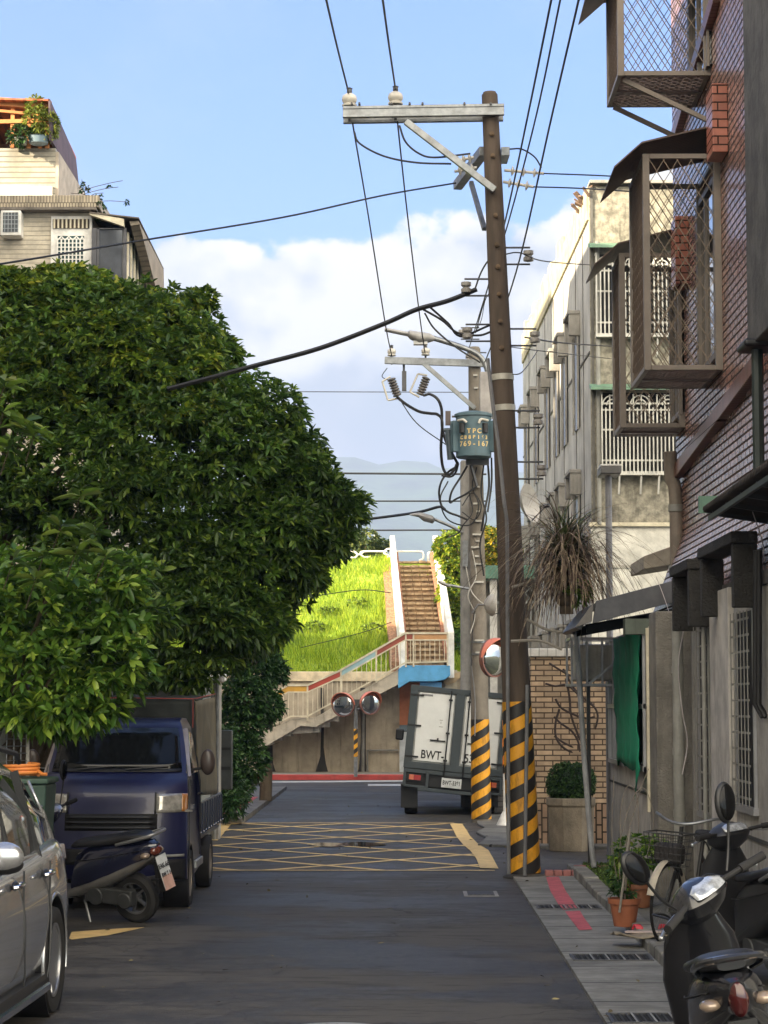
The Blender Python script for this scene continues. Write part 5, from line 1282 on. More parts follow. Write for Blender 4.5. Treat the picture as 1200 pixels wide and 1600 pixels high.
wire([(796, 542, 25.9), (860, 550, 28), (968, 562, 37.8)], .006, 'thin wire just below the service wire of the apartment block')
wire([(798, 585, 25.9), (815, 582, 25.9), (832, 560, 30), (840, 548, 34)], .007, 'short drop wire curling toward the corner of the block')
wire([(768, 452, 25.9), (758, 470, 25.9), (752, 500, 25.9), (742, 520, 25.9)], .005, 'thin curl of wire left of the tall pole')
wire([(742, 452, 25.9), (752, 425, 25.9), (765, 405, 25.9), (785, 390, 25.9)], .010, 'short jumper rising to the step bolts of the tall pole')
wire([(540, 815, 45), (600, 808, 45), (655, 800, 44), (686, 792, 43.5), (695, 796, 43.3)], .03, 'thick dark cable arriving from behind the tree at the far poles', nm='thick_cable')
for y0, y1, r_, l_ in ((739, 741, .05, 'upper of the far wires crossing in front of the mountain'), (783, 783, .04, 'middle far wire crossing in front of the mountain'), (829, 828, .04, 'lowest far wire crossing just above the stair parapets'), (612, 613, .02, 'faint highest far wire against the cloud')):
    wire([(440, y0, 100), (600, (y0 + y1) / 2, 100), (760, y1, 100)], r_, l_)
wire([(400, 935, 58), (470, 934, 57), (560, 922, 56), (610, 926, 55)], .012, 'upper thin wire in front of the grassy bank'); wire([(470, 1012, 56), (560, 990, 56), (612, 972, 55)], .010, 'lower thin wire in front of the grassy bank')
wire([(622, 620, 37.7), (650, 660, 37.7), (690, 690, 37.7), (715, 706, 37.6)], .010, 'ground wire slanting from the fuse to the transformer'); wire([(605, 575, 37.8), (597, 588, 37.8), (607, 594, 37.8)], .008, 'small lead from the crossarm tip to the left fuse')
# white low mirror-post mast (right) and the twin mirror post
def mirror(t, c, r, face, hood_c, nm='mirror'):
    """convex traffic mirror facing `face` with an orange hood"""
    f = Vector(face).normalized(); M_ = Matrix.Translation(c) @ f.to_track_quat('Z', 'Y').to_matrix().to_4x4()
    m = MB().lathe([(r, 0)] + [(r * math.sin(a), r * .30 * (math.cos(a) - .0) ) for a in np.linspace(math.pi / 2, 0.0, 10)] , 36, M_).build('mirror', mat('mirror_glass', (.55, .56, .56), .06, 1, var=.03), t)
    MB().lathe([(r * .98, -.05), (r * 1.06, -.05), (r * 1.06, .03), (r * .98, .03)], 36, M_, closed=True).lathe([(.001, -.08), (r * .7, -.07), (r, -.05)], 30, M_).build('mirror_back', mat('mirror_ring', (.22, .10, .08), .5, var=.3, stain=.4), m)
    rings = []
    for k in range(13):
        a = math.pi * (k / 12); up = M_.to_3x3().inverted() @ Vector((0, 0, 1)); up.z = 0; up.normalize(); sd_ = Vector((up.y, -up.x, 0))
        e = sd_ * math.cos(a) + up * math.sin(a); dep = .03 + .17 * math.sin(a)
        rings.append([M_ @ (e * r * 1.05), M_ @ (e * r * 1.09), M_ @ (e * r * 1.09 + Vector((0, 0, dep))), M_ @ (e * r * 1.05 + Vector((0, 0, dep)))])
    MB().loft(rings, sm=False).build('hood', mat('mirror_orange', (.72, .22, .14), .5, var=.15, stain=.2), m)
mp_ = thing('mirror_post', 'post with two round orange-hooded traffic mirrors before the stairs', 'traffic mirror', (gd(558, 1216).x, 58.6, 0))
o_ = mp_.location.copy()
MB().cyl((0, 0, .1), (0, 0, 1.95), .05).build('post', M_steel, mp_); MB().cyl((0, 0, .62), (0, 0, 1.35), .056, n=20).build('warning_sleeve', mat('stripe_small', (.80, .37, .02), .5, kind=k_stripe, p=dict(per=.24, n=1), var=.1), mp_)
MB().tube(bez([(-.35, .02, 2.0), (-.15, 0, 1.88), (.12, 0, 1.88), (.35, .02, 2.0)], 5), .028, 8).bx((-.12, .05, 1.95), (.16, .10, 2.12)).build('bracket', M_dsteel, mp_)
mirror(mp_, Vector((-.33, 0, 1.98)), .30, (-.30, -.9, -.03), None); mirror(mp_, Vector((.38, 0, 2.02)), .29, (.55, -.9, -.03), None)
m2 = thing('mirror_post', 'white post with one orange-hooded traffic mirror between the two striped poles', 'traffic mirror', (at(790, 1280, 36.4).x, 36.4, 0))
zz = at(772, 1028, 36.4).z; MB().cyl((0, 0, .05), (0, 0, zz + .1), .04).build('post', M_white, m2); MB().lathe([(.17, .0), (.05, .26)], 12).build('foot', M_white, m2)
MB().cyl((0, 0, .87), (0, 0, 1.82), .046, n=20).build('warning_sleeve', mat('stripe_orange', (.85, .25, .02), .5, kind=k_stripe, p=dict(per=.30, n=1), var=.1), m2)
mirror(m2, Vector((at(772, 1028, 36.4).x - m2.location.x, -.05, zz)), .30, (.75, -.72, -.05), None)
# lamp/sign mast over the lean-to
sm = thing('floodlight_mast', 'slim grey mast with a boxy floodlight in front of the barred window', 'lamp', (at(952, 900, 30.4).x, 30.4, 0))
MB().cyl((0, 0, 0), (0, 0, at(952, 745, 30.4).z), .045).build('mast', mat('mast_grey', (.26, .26, .28), .5, .3, stain=.2), sm)
z_ = at(955, 737, 30.4).z; MB().bx((-.13, -.3, z_ - .06), (.15, .3, z_ + .05)).build('lamp_head', mat('flood_dark', (.13, .125, .12), .5), sm, bevel=.02); MB().bx((-.13, -.3, z_ + .053), (.15, .3, z_ + .075)).build('lamp_top', M_white, sm)
# ================================================================== vehicles
M_silver = mat('silver_paint', (.50, .50, .51), .26, .75, var=.04, coat=1.0)
M_blue = mat('navy_paint', (.008, .010, .052), .38, .0, var=.15, coat=.28, vscale=2, stain=.12, staincol=(.06, .055, .06))
M_dkblue = mat('dark_blue_panel', (.012, .018, .045), .4, .1, var=.2, coat=.3)
M_wheelm = mat('wheel_alloy', (.42, .42, .43), .3, .85, var=.1)
M_amber = mat('amber_lens', (.62, .20, .03), .12, coat=1, var=.1); M_redl = mat('red_lens', (.35, .012, .01), .12, coat=1, var=.1)
M_lens = mat('headlamp_lens', (.42, .40, .36), .08, .35, coat=1, var=.35, vscale=12)
def arc(c, r, a0, a1, n=16): return [(c[0] + r * math.cos(a0 + (a1 - a0) * i / n), c[1] + r * math.sin(a0 + (a1 - a0) * i / n)) for i in range(n + 1)]
def wheel(parent, c, r, w, side=1, rim=.66, spokes=5, twin=True, rm=None, name='wheel'):
    """tyre with alloy or steel rim; axle along X, outer face on `side`"""
    T = Matrix.Translation(c) @ Matrix.Rotation(math.pi / 2 * side, 4, 'Y'); h = w / 2; ri = r * rim
    t = MB().lathe([(ri, -h * .8), (r * .86, -h), (r * .965, -h * .9), (r, -h * .55), (r, h * .55), (r * .965, h * .9), (r * .86, h), (ri, h * .8)], 48, T, closed=True)
    tg = MB()
    o = t.build(name, M_rubber, parent)
    b = MB().lathe([(ri * 1.01, h * .78), (ri * 1.01, h * .88), (ri * .93, h * .86), (ri * .90, h * .35), (ri * .9, -h * .7), (ri * 1.0, -h * .7)], 40, T)
    b.lathe([(.001, h * .60), (ri * .16, h * .62), (ri * .2, h * .5), (ri * .2, h * .2), (.001, h * .2)], 20, T)
    for k in range(spokes):
        for da in ((-.16, .16) if twin else (0,)):
            a = 2 * math.pi * k / spokes + da; u = Vector((math.cos(a), math.sin(a), 0)); a2 = 2 * math.pi * k / spokes + da * 1.6; u2 = Vector((math.cos(a2), math.sin(a2), 0))
            b.beam(T @ (u * ri * .12 + Vector((0, 0, h * .52))), T @ (u2 * ri * .95 + Vector((0, 0, h * .70))), ri * .10, h * .22)
    b.build('rim', rm or M_wheelm, o)
    MB().lathe([(.001, -h * .3), (ri * .88, -h * .3), (ri * .88, -h * .1), (.001, -h * .1)], 24, T).build('brake_disc', mat('brake_dark', (.03, .03, .03), .5, .5), o)
    return o

# ---------------------------------------------------------------- silver car (front towards the camera)
car = thing('silver_car', 'silver crossover parked facing the camera at the left edge', 'car', (-3.19, 13.35, 0), (0, 0, R(-1.2)))
def ring(y, w, zb, belt, top, k=1):
    h = [(0, zb), (.60 * w, zb), (.93 * w, zb + .05), (.985 * w, zb + .22), (1.0 * w, .62), (.985 * w, .80), (.965 * w, .90), (.955 * w, (belt + .90) / 2 if belt > .95 else belt - .03), (.90 * w, belt), (.74 * w, belt + (top - belt) * .7), (.4 * w, top), (0, top + .01)]
    return [Vector((x, y, z)) for x, z in h] + [Vector((-x, y, z)) for x, z in h[-2:0:-1]]
st_ = [(-2.27, .60, .35, .66, .72), (-2.20, .74, .24, .78, .86), (-2.0, .84, .20, .88, .96), (-1.6, .90, .20, .96, 1.03), (-1.1, .915, .20, 1.00, 1.07), (-.6, .92, .20, 1.01, 1.06), (0, .92, .20, 1.03, 1.07), (.6, .92, .20, 1.05, 1.09), (1.1, .915, .20, 1.08, 1.12), (1.6, .905, .22, 1.10, 1.14), (1.95, .88, .26, 1.10, 1.14), (2.15, .82, .32, 1.08, 1.12), (2.26, .70, .40, 1.02, 1.06)]
body = MB().loft([ring(*s) for s in st_]).build('body', M_silver, car, sub=2)
RA, FA = 1.27, -1.38
cut(body, [MB().cyl((sx * .52, y, .355), (sx * 1.2, y, .355), .405, n=44) for sx in (1, -1) for y in (RA, FA)])
body.data.polygons.foreach_set('use_smooth', [True] * len(body.data.polygons)); body.data.set_sharp_from_angle(angle=R(35))
gp_ = [(-.98, 1.02, .86, .84), (-.45, 1.42, .82, .66), (-.15, 1.585, .82, .60), (.3, 1.655, .825, .60), (.8, 1.665, .825, .60), (1.3, 1.625, .815, .585), (1.7, 1.545, .80, .56), (1.98, 1.36, .77, .58), (2.18, 1.06, .74, .70)]
def gring(y, zt, wb, wt, e=0, zb=.98):
    zb2 = min(zb, zt - .02); h = [(wb + e, zb2), (wb + e - (wb - wt) * .25, zb2 + (zt - zb2) * .45), (wt + e + .02, zb2 + (zt - zb2) * .86), (wt - .10 + e, zt - .015 + e), (0, zt + e)]
    return [Vector((x, y, z)) for x, z in h] + [Vector((-x, y, z)) for x, z in h[-2::-1]]
MB().loft([gring(*s) for s in gp_], closed=True).build('window_glass', M_glass, car)
def shell(idx0, idx1, k0, name, e=.010, m=M_silver):
    """silver skin over part of the glasshouse (k0 = first ring index)"""
    rs = [gring(*s, e=e) for s in gp_[idx0:idx1]]; n_ = len(rs[0]); b = MB(); b.loft([r_[k0:n_ - k0] for r_ in rs], cap=False, closed=False); o = b.build(name, m, car, recalc=True)
    md = o.modifiers.new('s', 'SOLIDIFY'); md.thickness = .012; md.offset = 0; return o
shell(2, 8, 2, 'roof')
def gpt(y, f, e=.012, sx=1):
    """point on the glasshouse side at length y and height fraction f"""
    for a, c in zip(gp_, gp_[1:]):
        if a[0] <= y <= c[0]:
            t = (y - a[0]) / (c[0] - a[0]); zt, wb, wt = (a[i] + (c[i] - a[i]) * t for i in (1, 2, 3)); zb2 = .98
            return Vector((sx * (wb - (wb - wt) * (f * .55 if f < .5 else f * 1.0 - .22) * 1.1 + e), y, zb2 + (zt - zb2) * f))
for sx in (1, -1):
    for nm, p0, p1, w_ in (('pillar', (-.98, .1), (-.1, .86), .08), ('pillar', (.12, .05), (.16, .88), .045), ('pillar', (1.02, .05), (.98, .88), .05)):
        MB().beam(gpt(*p0, sx=sx), gpt(*p1, sx=sx), .03, w_, (sx, 0, .3)).build(nm, M_black if p0[0] > 0 else M_silver, car)
    # solid rear quarter
    q = [(2.17, .02), (1.97, .84), (1.70, .90), (1.72, .62), (1.80, .34), (1.86, .12)]; b = MB(); vs = [gpt(a, f, .014, sx) for a, f in q]; b.add(vs, [list(range(6))]); o = b.build('rear_quarter', M_silver, car); o.modifiers.new('s', 'SOLIDIFY').thickness = .02
    # chrome line under the glass, roof rail
    MB().tube([gpt(y, .10, .016, sx) for y in np.linspace(-.85, 1.85, 14)] + [gpt(1.84, .3, .016, sx), gpt(1.74, .62, .016, sx)], .011, 6).build('chrome_strip', M_chrome, car)
    MB().tube([Vector((sx * .60, -.1, 1.60)), Vector((sx * .60, 0, 1.68)), Vector((sx * .60, .8, 1.72)), Vector((sx * .59, 1.45, 1.67)), Vector((sx * .59, 1.55, 1.61))], .018, 8).build('roof_rail', M_black, car)
    # doors: dark seams, handles
    for y, dz in ((-.95, 0), (.14, 0), (1.02, 0)):
        pts = [Vector((sx * (.918 if z > .3 and z < .75 else .905), y + (.16 * max(0, .75 - z) if y > 1 else 0) * -1.0, z)) for z in np.linspace(.26, 1.0, 8)]
        MB().tube(pts, .007, 5).build('door_seam', M_black, car)
    for y in (-.12, .88):
        h_ = MB().tube(bez([(sx * .915, y - .11, .925), (sx * .945, y - .08, .93), (sx * .945, y + .06, .935), (sx * .915, y + .09, .935)], 4), .014, 8).build('door_handle', M_chrome, car)
        MB().ball((sx * .905, y - .01, .93), (.02, .07, .03), 12, 8).build('handle_cup', M_black, h_)
    # wheels, arch lips, sill
    for y in (RA, FA):
        wheel(car, (sx * .80, y, .345), .345, .225, sx, .68, 5)
        b = MB(); a_ = np.linspace(math.pi + .25, -.25, 24); b.tube([(sx * .895, y + .415 * math.cos(t), .355 + .415 * math.sin(t)) for t in a_], .014, 8); b.build('arch_trim', M_silver, car)
        MB().lathe([(.40, -.16), (.40, .16), (.39, .16), (.39, -.16)], 30, Matrix.Translation((sx * .74, y, .36)) @ Matrix.Rotation(math.pi / 2, 4, 'Y'), closed=True).build('wheel_liner', M_black, car)
    MB().loft([[(sx * x, y, z) for x, z in ((.80, .20), (.925, .19), (.945, .25), (.92, .31), (.80, .31))] for y in (FA + .45, 0, RA - .44)]).build('sill', M_black, car)
    MB().loft([[(sx * x, y, z) for x, z in ((.93, .20), (.955, .215), (.955, .25), (.94, .26))] for y in (FA + .47, 0, RA - .46)]).build('sill_strip', M_chrome, car)
    tl = MB(); tl.loft([[(sx * .76, 2.0, .94), (sx * .845, 2.0, .94), (sx * .83, 2.0, 1.05), (sx * .76, 2.0, 1.05)], [(sx * .60, 2.19, .94), (sx * .71, 2.19, .94), (sx * .69, 2.19, 1.04), (sx * .60, 2.19, 1.04)]]); tl.build('tail_lamp', mat('smoked_lamp', (.035, .014, .013), .15, coat=1), car, bevel=.01)
    MB().ball((sx * .62, -2.08, .72), (.22, .14, .09)).build('headlight', M_lens, car)
    # door mirror
    m_ = MB().ball((sx * .98, -.86, 1.15), (.115, .075, .085), 20, 14).build('door_mirror', M_silver, car)
    MB().ball((sx * .98, -.84, 1.105), (.11, .072, .055), 18, 10).beam((sx * .86, -.86, 1.02), (sx * .96, -.86, 1.07), .05, .05).build('mirror_foot', M_black, m_)
MB().bx((-.5, -2.30, .45), (.5, -2.2, .68)).build('grille', M_black, car, bevel=.02)
pz_ = MB().bx((-.17, -2.315, .42), (.17, -2.302, .50)).build('number_plate', M_white, car)

# ---------------------------------------------------------------- navy canvas-topped pickup, front towards the camera
tk_ = thing('pickup_truck', 'navy blue small pickup with dark canvas cover over its bed, parked on the left', 'truck', (-2.84, 21.70, 0), (0, 0, R(.0)))
pf = [(.30, .26), (.02, .30), (-.03, .42), (-.035, .62), (-.02, .80), (0.0, .92), (.03, 1.05), (.10, 1.20), (.20, 1.275), (.33, 1.32), (.55, 1.56), (.74, 1.76), (.90, 1.835), (1.2, 1.86), (1.60, 1.85), (1.68, 1.75), (1.70, 1.2), (1.70, .34)]
def wz(z):
    return .725 if z < 1.15 else .725 - (z - 1.15) * .17 if z < 1.72 else .628 - (z - 1.72) * .45
def tp(i_or_yz, u, e=0):
    y, z = i_or_yz; fr = max(0, 1 - max(0, y) / .9); c = .17 * abs(u) ** 5 * fr + .03 * u * u * fr
    return Vector((u * (wz(z) + e * (abs(u) > .99)), y + c, z))
us = [-1, -.97, -.9, -.78, -.6, -.35, 0, .35, .6, .78, .9, .97, 1]
cab = MB().loft([[tp(q, u) for q in pf] for u in us], cap=True).build('cab', M_blue, tk_)
cut(cab, [MB().cyl((sx * .40, .62, .28), (sx * .95, .62, .28), .335, n=36) for sx in (1, -1)])
cab.data.polygons.foreach_set('use_smooth', [True] * len(cab.data.polygons)); cab.data.set_sharp_from_angle(angle=R(30))
def patch(yz0, yz1, u0, u1, e, name, m, parent, nu=9, nz=5, th=.006):
    """panel lying on the cab front between two profile points"""
    vs = []; fs = []; d = Vector((0, yz1[0] - yz0[0], yz1[1] - yz0[1])).normalized(); nr = Vector((0, -d.z, d.y)) * e
    for i in range(nu + 1):
        u = u0 + (u1 - u0) * i / nu
        for j in range(nz + 1):
            t = j / nz; vs.append(tp((yz0[0] + (yz1[0] - yz0[0]) * t, yz0[1] + (yz1[1] - yz0[1]) * t), u) + nr)
    for i in range(nu):
        for j in range(nz): a = i * (nz + 1) + j; fs.append((a, a + 1, a + nz + 2, a + nz + 1))
    o = MB().add(vs, fs, True).build(name, m, parent); md = o.modifiers.new('s', 'SOLIDIFY'); md.thickness = th; md.offset = 0; return o
patch((.345, 1.335), (.735, 1.755), -.93, .93, .008, 'windshield', mat('windshield_glass', (.006, .007, .008), .09, spec=.28), tk_, 16)
patch((.335, 1.325), (.36, 1.352), -.93, .93, .012, 'windshield_seal', M_black, tk_, 16)
for k, z in enumerate((.80, .85, .90)): patch((-.02 + .007 * k, z - .012), (-.018 + .007 * k, z + .014), -.60, .60, .022, 'grille_bar', M_black, tk_, 10, 1, .018)
patch((-.024, .775), (.003, .935), -.62, .62, .005, 'grille', M_in, tk_, 10)
patch((-.035, .45), (-.03, .60), -.62, .62, .008, 'bumper_intake', M_in, tk_, 10); patch((-.036, .46), (-.035, .58), -.02, .30, .025, 'number_plate', mat('dirty_plate', (.35, .35, .34), .5, stain=.4), tk_, 4, 2)
patch((-.03, .30), (-.035, .50), .60, .985, .010, 'bumper_corner', M_black, tk_, 6); patch((-.03, .30), (-.035, .50), -.985, -.60, .010, 'bumper_corner', M_black, tk_, 6)
patch((-.036, .52), (-.035, .545), .64, .97, .016, 'bumper_strip', mat('strip_grey', (.30, .30, .28), .5), tk_, 6, 1)
for sx in (1, -1):
    # wrap-round headlamp: reflector, amber corner, lens
    hl = patch((.005, .945), (.055, 1.125), sx * .60, sx * .999, .010, 'headlight', M_lens, tk_, 8)
    patch((.002, .95), (.05, 1.12), sx * .93, sx * 1.0, .017, 'indicator', mat('amber_lamp', (.42, .17, .04), .12, coat=1), hl, 4)
    b = MB(); b.beam((sx * .728, .16, .96), (sx * .728, .42, 1.0), .02, .10, (sx, 0, 0)); b.build('side_lens', M_lens, hl)
    patch((0.0, .935), (.06, 1.14), sx * .58, sx * .60, .012, 'lamp_gap', M_black, hl, 1)
    # pale strip painting the gleam on the pillar, and side glass
    zs_ = [(1.30, .50), (1.30, 1.45), (1.70, 1.45), (1.73, .92)]
    g2 = MB(); g2.add([Vector((sx * (wz(z) + .006), y, z)) for z, y in zs_], [(0, 1, 2, 3)]); o = g2.build('side_window', M_glass, tk_); o.modifiers.new('s', 'SOLIDIFY').thickness = .006
    MB().beam((sx * (wz(1.28) + .01), .42, 1.28), (sx * (wz(1.74) + .012), .86, 1.75), .02, .05, (sx, 0, 0)).build('pillar_gleam', mat('gleam_pale', (.42, .36, .32), .25, .6), tk_)
    for y in (.36, 1.52): MB().tube([(sx * .728, y, .45), (sx * .728, y, 1.15), (sx * (wz(1.4) + .003), y + (.1 if y < 1 else 0), 1.4)], .006, 5).build('door_seam', M_black, tk_)
    MB().tube(bez([(sx * .725, 1.3, 1.08), (sx * .755, 1.32, 1.085), (sx * .755, 1.42, 1.085), (sx * .725, 1.44, 1.08)], 3), .012, 6).build('door_handle', M_black, tk_)
    mm = MB().ball((sx * .88, .66, 1.42), (.075, .05, .13), 16, 12).build('door_mirror', mat('mirror_brown', (.06, .045, .04), .35), tk_); MB().tube([(sx * .70, .70, 1.34), (sx * .82, .68, 1.36)], .016, 6).build('mirror_arm', M_black, mm)
    for y, tw in ((.62, 1), (2.90, 1)): wheel(tk_, (sx * .645, y, .28), .28, .165, sx, .66, 8, False, mat('steel_rim', (.30, .255, .21), .5, .5, stain=.4))
    MB().lathe([(.33, -.12), (.33, .12), (.32, .12), (.32, -.12)], 30, Matrix.Translation((sx * .6, .62, .285)) @ Matrix.Rotation(math.pi / 2, 4, 'Y'), closed=True).build('wheel_liner', M_black, tk_)
    MB().bx((min(sx * .715, sx * .745), 1.0, .34), (max(sx * .715, sx * .745), 1.72, .42)).build('sill_guard', mat('sill_silver', (.35, .36, .37), .35, .5), tk_, bevel=.01)
b = MB(); 
for u0, u1 in ((-.55, -.05), (.15, .75)): b.tube([tp((.345, 1.335), u0) + Vector((0, -.03, .02)), tp((.36, 1.352), (u0 + u1) / 2) + Vector((0, -.03, .02)), tp((.37, 1.365), u1) + Vector((0, -.03, .02))], .009, 6)
b.build('wiper', M_black, tk_)
b = MB().bx((-.66, 1.80, .55), (.66, 4.75, .62)).bx((-.35, 1.7, .36), (.35, 4.6, .54)); b.build('bed', M_dkblue, tk_, bevel=.01)
for sx in (1, -1):
    p_ = MB().bx((min(sx * .66, sx * .685), 1.82, .60), (max(sx * .66, sx * .685), 4.78, .96)).build('bed_side', M_dkblue, tk_, bevel=.008)
    b = MB()
    for i in range(10): b.bx((min(sx * .686, sx * .70), 1.9 + i * .31, .62), (max(sx * .686, sx * .70), 1.93 + i * .31, .94))
    b.split('rib', M_dkblue, p_); b = MB()
    for i in range(10): b.ball((sx * .705, 1.915 + i * .31, .645), .012, 8, 6)
    b.split('hook', M_chrome, p_); MB().bx((min(sx * .5, sx * .7), 3.25, .22), (max(sx * .5, sx * .7), 3.28, .55)).build('mud_flap', M_black, p_)
# canvas: front sheet in folds and beige side sheet
M_canvas = mat('green_black_canvas', (.016, .020, .018), .75, var=.4, vscale=5, bump=.003, bscale=120); M_side_c = mat('beige_canvas', (.22, .185, .115), .8, var=.2, vscale=3, bump=.003, bscale=150)
def cloth(P4, nu, nv, name, m, parent, fold=.012, seed=1):
    vs = []; fs = []; r_ = random.Random(seed); ph = [r_.uniform(0, 6) for _ in range(6)]; n0 = (Vector(P4[1]) - Vector(P4[0])).cross(Vector(P4[3]) - Vector(P4[0])).normalized()
    for i in range(nu + 1):
        for j in range(nv + 1):
            u, v = i / nu, j / nv; p = Vector(P4[0]).lerp(Vector(P4[1]), u).lerp(Vector(P4[3]).lerp(Vector(P4[2]), u), v)
            e = math.sin(math.pi * u) * math.sin(math.pi * v)
            p += n0 * fold * (math.sin(9 * u + 7 * v + ph[0]) + .7 * math.sin(17 * u - 11 * v + ph[1]) + .6 * math.sin(5 * u * v * 6 + ph[2])) * (.25 + e); vs.append(p)
    for i in range(nu):
        for j in range(nv): a = i * (nv + 1) + j; fs.append((a, a + nv + 1, a + nv + 2, a + 1))
    o = MB().add(vs, fs, True).build(name, m, parent, recalc=False); md = o.modifiers.new('s', 'SOLIDIFY'); md.thickness = .006; return o
CW = .60
cloth([(-CW, 1.80, .9), (CW, 1.80, .9), (CW, 1.80, 2.04), (-CW, 1.80, 2.06)], 30, 24, 'canvas_front', M_canvas, tk_, .02, 3)
cloth([(-CW, 1.80, 2.06), (CW, 1.80, 2.04), (CW, 4.7, 2.10), (-CW, 4.7, 2.10)], 20, 30, 'canvas_top', M_canvas, tk_, .012, 4)
for sx in (1, -1):
    cloth([(sx * (CW + .002), 1.81, .93), (sx * (CW + .03), 2.5, .93), (sx * CW, 2.3, 2.03), (sx * CW, 1.81, 2.03)], 12, 16, 'canvas_corner', M_canvas, tk_, .012, 5)
    cloth([(sx * (CW + .028), 2.32, 1.02), (sx * (CW + .04), 4.7, .94), (sx * (CW + .01), 4.7, 2.08), (sx * (CW + .012), 2.2, 2.03)], 20, 16, 'canvas_side', M_side_c, tk_, .010, 6)
MB().tube([(-CW, 1.79, 2.07), (CW, 1.79, 2.055), (CW + .01, 2.3, 2.06), (CW + .01, 4.7, 2.12)], .006, 6).tube([(CW + .02, 1.80, 2.05), (CW + .02, 1.80, 1.75)], .004, 6).build('red_cord', mat('red_cord', (.38, .06, .035), .7), tk_)
MB().tube([(CW + .03, 4.72, .6), (CW + .03, 4.72, 2.3)], .022, 8).tube([(-CW - .03, 4.72, .6), (-CW - .03, 4.72, 2.3)], .022, 8).tube([(-CW - .03, 4.72, 2.28), (CW + .03, 4.72, 2.28)], .02, 8).build('rack_tube', M_steel, tk_)

# ---------------------------------------------------------------- box truck seen from behind, body leaning to the right
bt = thing('box_truck', 'small box truck with white rear doors lettered BWT-5381, leaning behind the pole', 'truck', (.83, 40.3, 0), (0, 0, R(-1.0)))
M_frame = mat('truck_grey', (.052, .066, .075), .5, .1, var=.15, stain=.2, staincol=(.03, .03, .03)); M_door = mat('truck_door_white', (.76, .77, .76), .45, var=.05, stain=.12, staincol=(.3, .3, .28))
Rl = Matrix.Rotation(R(5.6), 4, 'Y')
Wd = .90; z0, z1 = .84, 2.26
MB().bx((-Wd, 0, z0), (Wd, 3.1, z1), Rl).build('cargo_box', mat('box_white_side', (.50, .51, .50), .5, stain=.3), bt)
b = MB()
for x0, x1, za, zb in ((-Wd - .01, -Wd + .13, z0, z1), (Wd - .13, Wd + .01, z0, z1), (-.085, .085, z0 + .05, z1 - .08)): b.bx((x0, -.05, za), (x1, .02, zb), Rl)
b.bx((-Wd - .012, -.052, z1 - .085), (Wd + .012, .022, z1 + .012), Rl).bx((-Wd - .012, -.052, z0 - .06), (Wd + .012, .022, z0 + .06), Rl)
b.build('door_frame', M_frame, bt, bevel=.006)
for sx in (-1, 1):
    xa, xb = sorted((sx * .085, sx * (Wd - .13)))
    dr = MB().bx((xa + .025, -.030, z0 + .085), (xb - .02, -.003, z1 - .11), Rl).build('rear_door', M_door, bt, bevel=.006)
    x_ = sx * .20 - .03 * sx
    b = MB().tube([Rl @ Vector((x_, -.075, z0 - .14)), Rl @ Vector((x_, -.075, z1 - .03))], .013, 8)
    for z in (z0 + .13, z0 + .62, z1 - .20): b.box((x_, -.07, z), (.07, .04, .035), M=Rl)
    b.build('lock_rod', M_black, dr)
    b = MB().bx((min(sx * .20, sx * .48), -.05, 1.30), (max(sx * .20, sx * .48), -.031, 1.325), Rl).box((sx * .34, -.055, 1.33), (.03, .03, .06), M=Rl); b.build('door_handle', M_black, dr)
    for z in (z0 + .15, 1.55, z1 - .16): MB().bx((min(sx * (Wd - .24), sx * (Wd + .0)), -.062, z - .016), (max(sx * (Wd - .24), sx * (Wd + .0)), -.053, z + .016), Rl).build('hinge', M_black, dr)
M_blk_t = mat('black_lettering', (.015, .015, .016), .6)
def rt(v): return Rl @ Vector(v)
ry = Rl.to_euler()
e_ = (Rl @ Matrix.Rotation(math.pi / 2, 4, 'X')).to_euler()
text('BWT-', 'lettering', .215, M_blk_t, bt, rt((-.41, -.036, z0 + .20)), e_, off=.003, sx=.78); text('5381', 'lettering', .215, M_blk_t, bt, rt((.335, -.036, z0 + .20)), e_, off=.003, sx=.78)
text('KONG NENG', 'lettering', .055, M_blk_t, bt, rt((-.62, -.034, z1 - .155)), e_, off=.001) if False else None
MB().bx((-.70, -.0335, z1 - .165), (-.50, -.0305, z1 - .130), Rl).build('maker_plate', mat('plate_grey', (.22, .22, .23), .5), bt)
b = MB().bx((-.34, -.033, 1.56), (-.27, -.0305, 1.572), Rl).bx((-.34, -.033, 1.68), (-.28, -.0305, 1.69), Rl).bx((-.315, -.033, 1.62), (-.305, -.0305, 1.66), Rl); b.build('small_print', mat('faded_print', (.28, .27, .26), .6), bt)
# tail frame, lamps, plate
b = MB()
for z, h in ((.735, .07), (.42, .06)): b.bx((-Wd * .98 if z > .5 else -.62, -.04, z - h / 2), (Wd * .98 if z > .5 else .62, .03, z + h / 2), Rl)
for x in (-Wd * .97, -.46, .46, Wd * .97): b.bx((x - .025, -.045, .40 if abs(x) < .6 else .46), (x + .025, .035, .75), Rl)
b.bx((-Wd * .98, -.04, .44), (-.46, .03, .48), Rl).bx((.46, -.04, .44), (Wd * .98, .03, .48), Rl); b.build('tail_frame', M_frame, bt, bevel=.006)
MB().bx((-Wd, .04, .48), (Wd, .10, .80), Rl).bx((-.7, .1, .38), (.7, 3, .6), Rl).build('chassis', M_black, bt)
for sx in (-1, 1):
    t_ = MB().bx((min(sx * .55, sx * .84), -.03, .555), (max(sx * .55, sx * .84), .039, .685), Rl).build('tail_lamp', M_black, bt)
    MB().bx((min(sx * .58, sx * .70), -.04, .575), (max(sx * .58, sx * .70), -.031, .665), Rl).build('red_lens', M_redl, t_); MB().bx((min(sx * .705, sx * .79), -.04, .575), (max(sx * .705, sx * .79), -.031, .665), Rl).build('amber_lens', mat('pale_amber', (.55, .12, .05), .15, coat=1), t_)
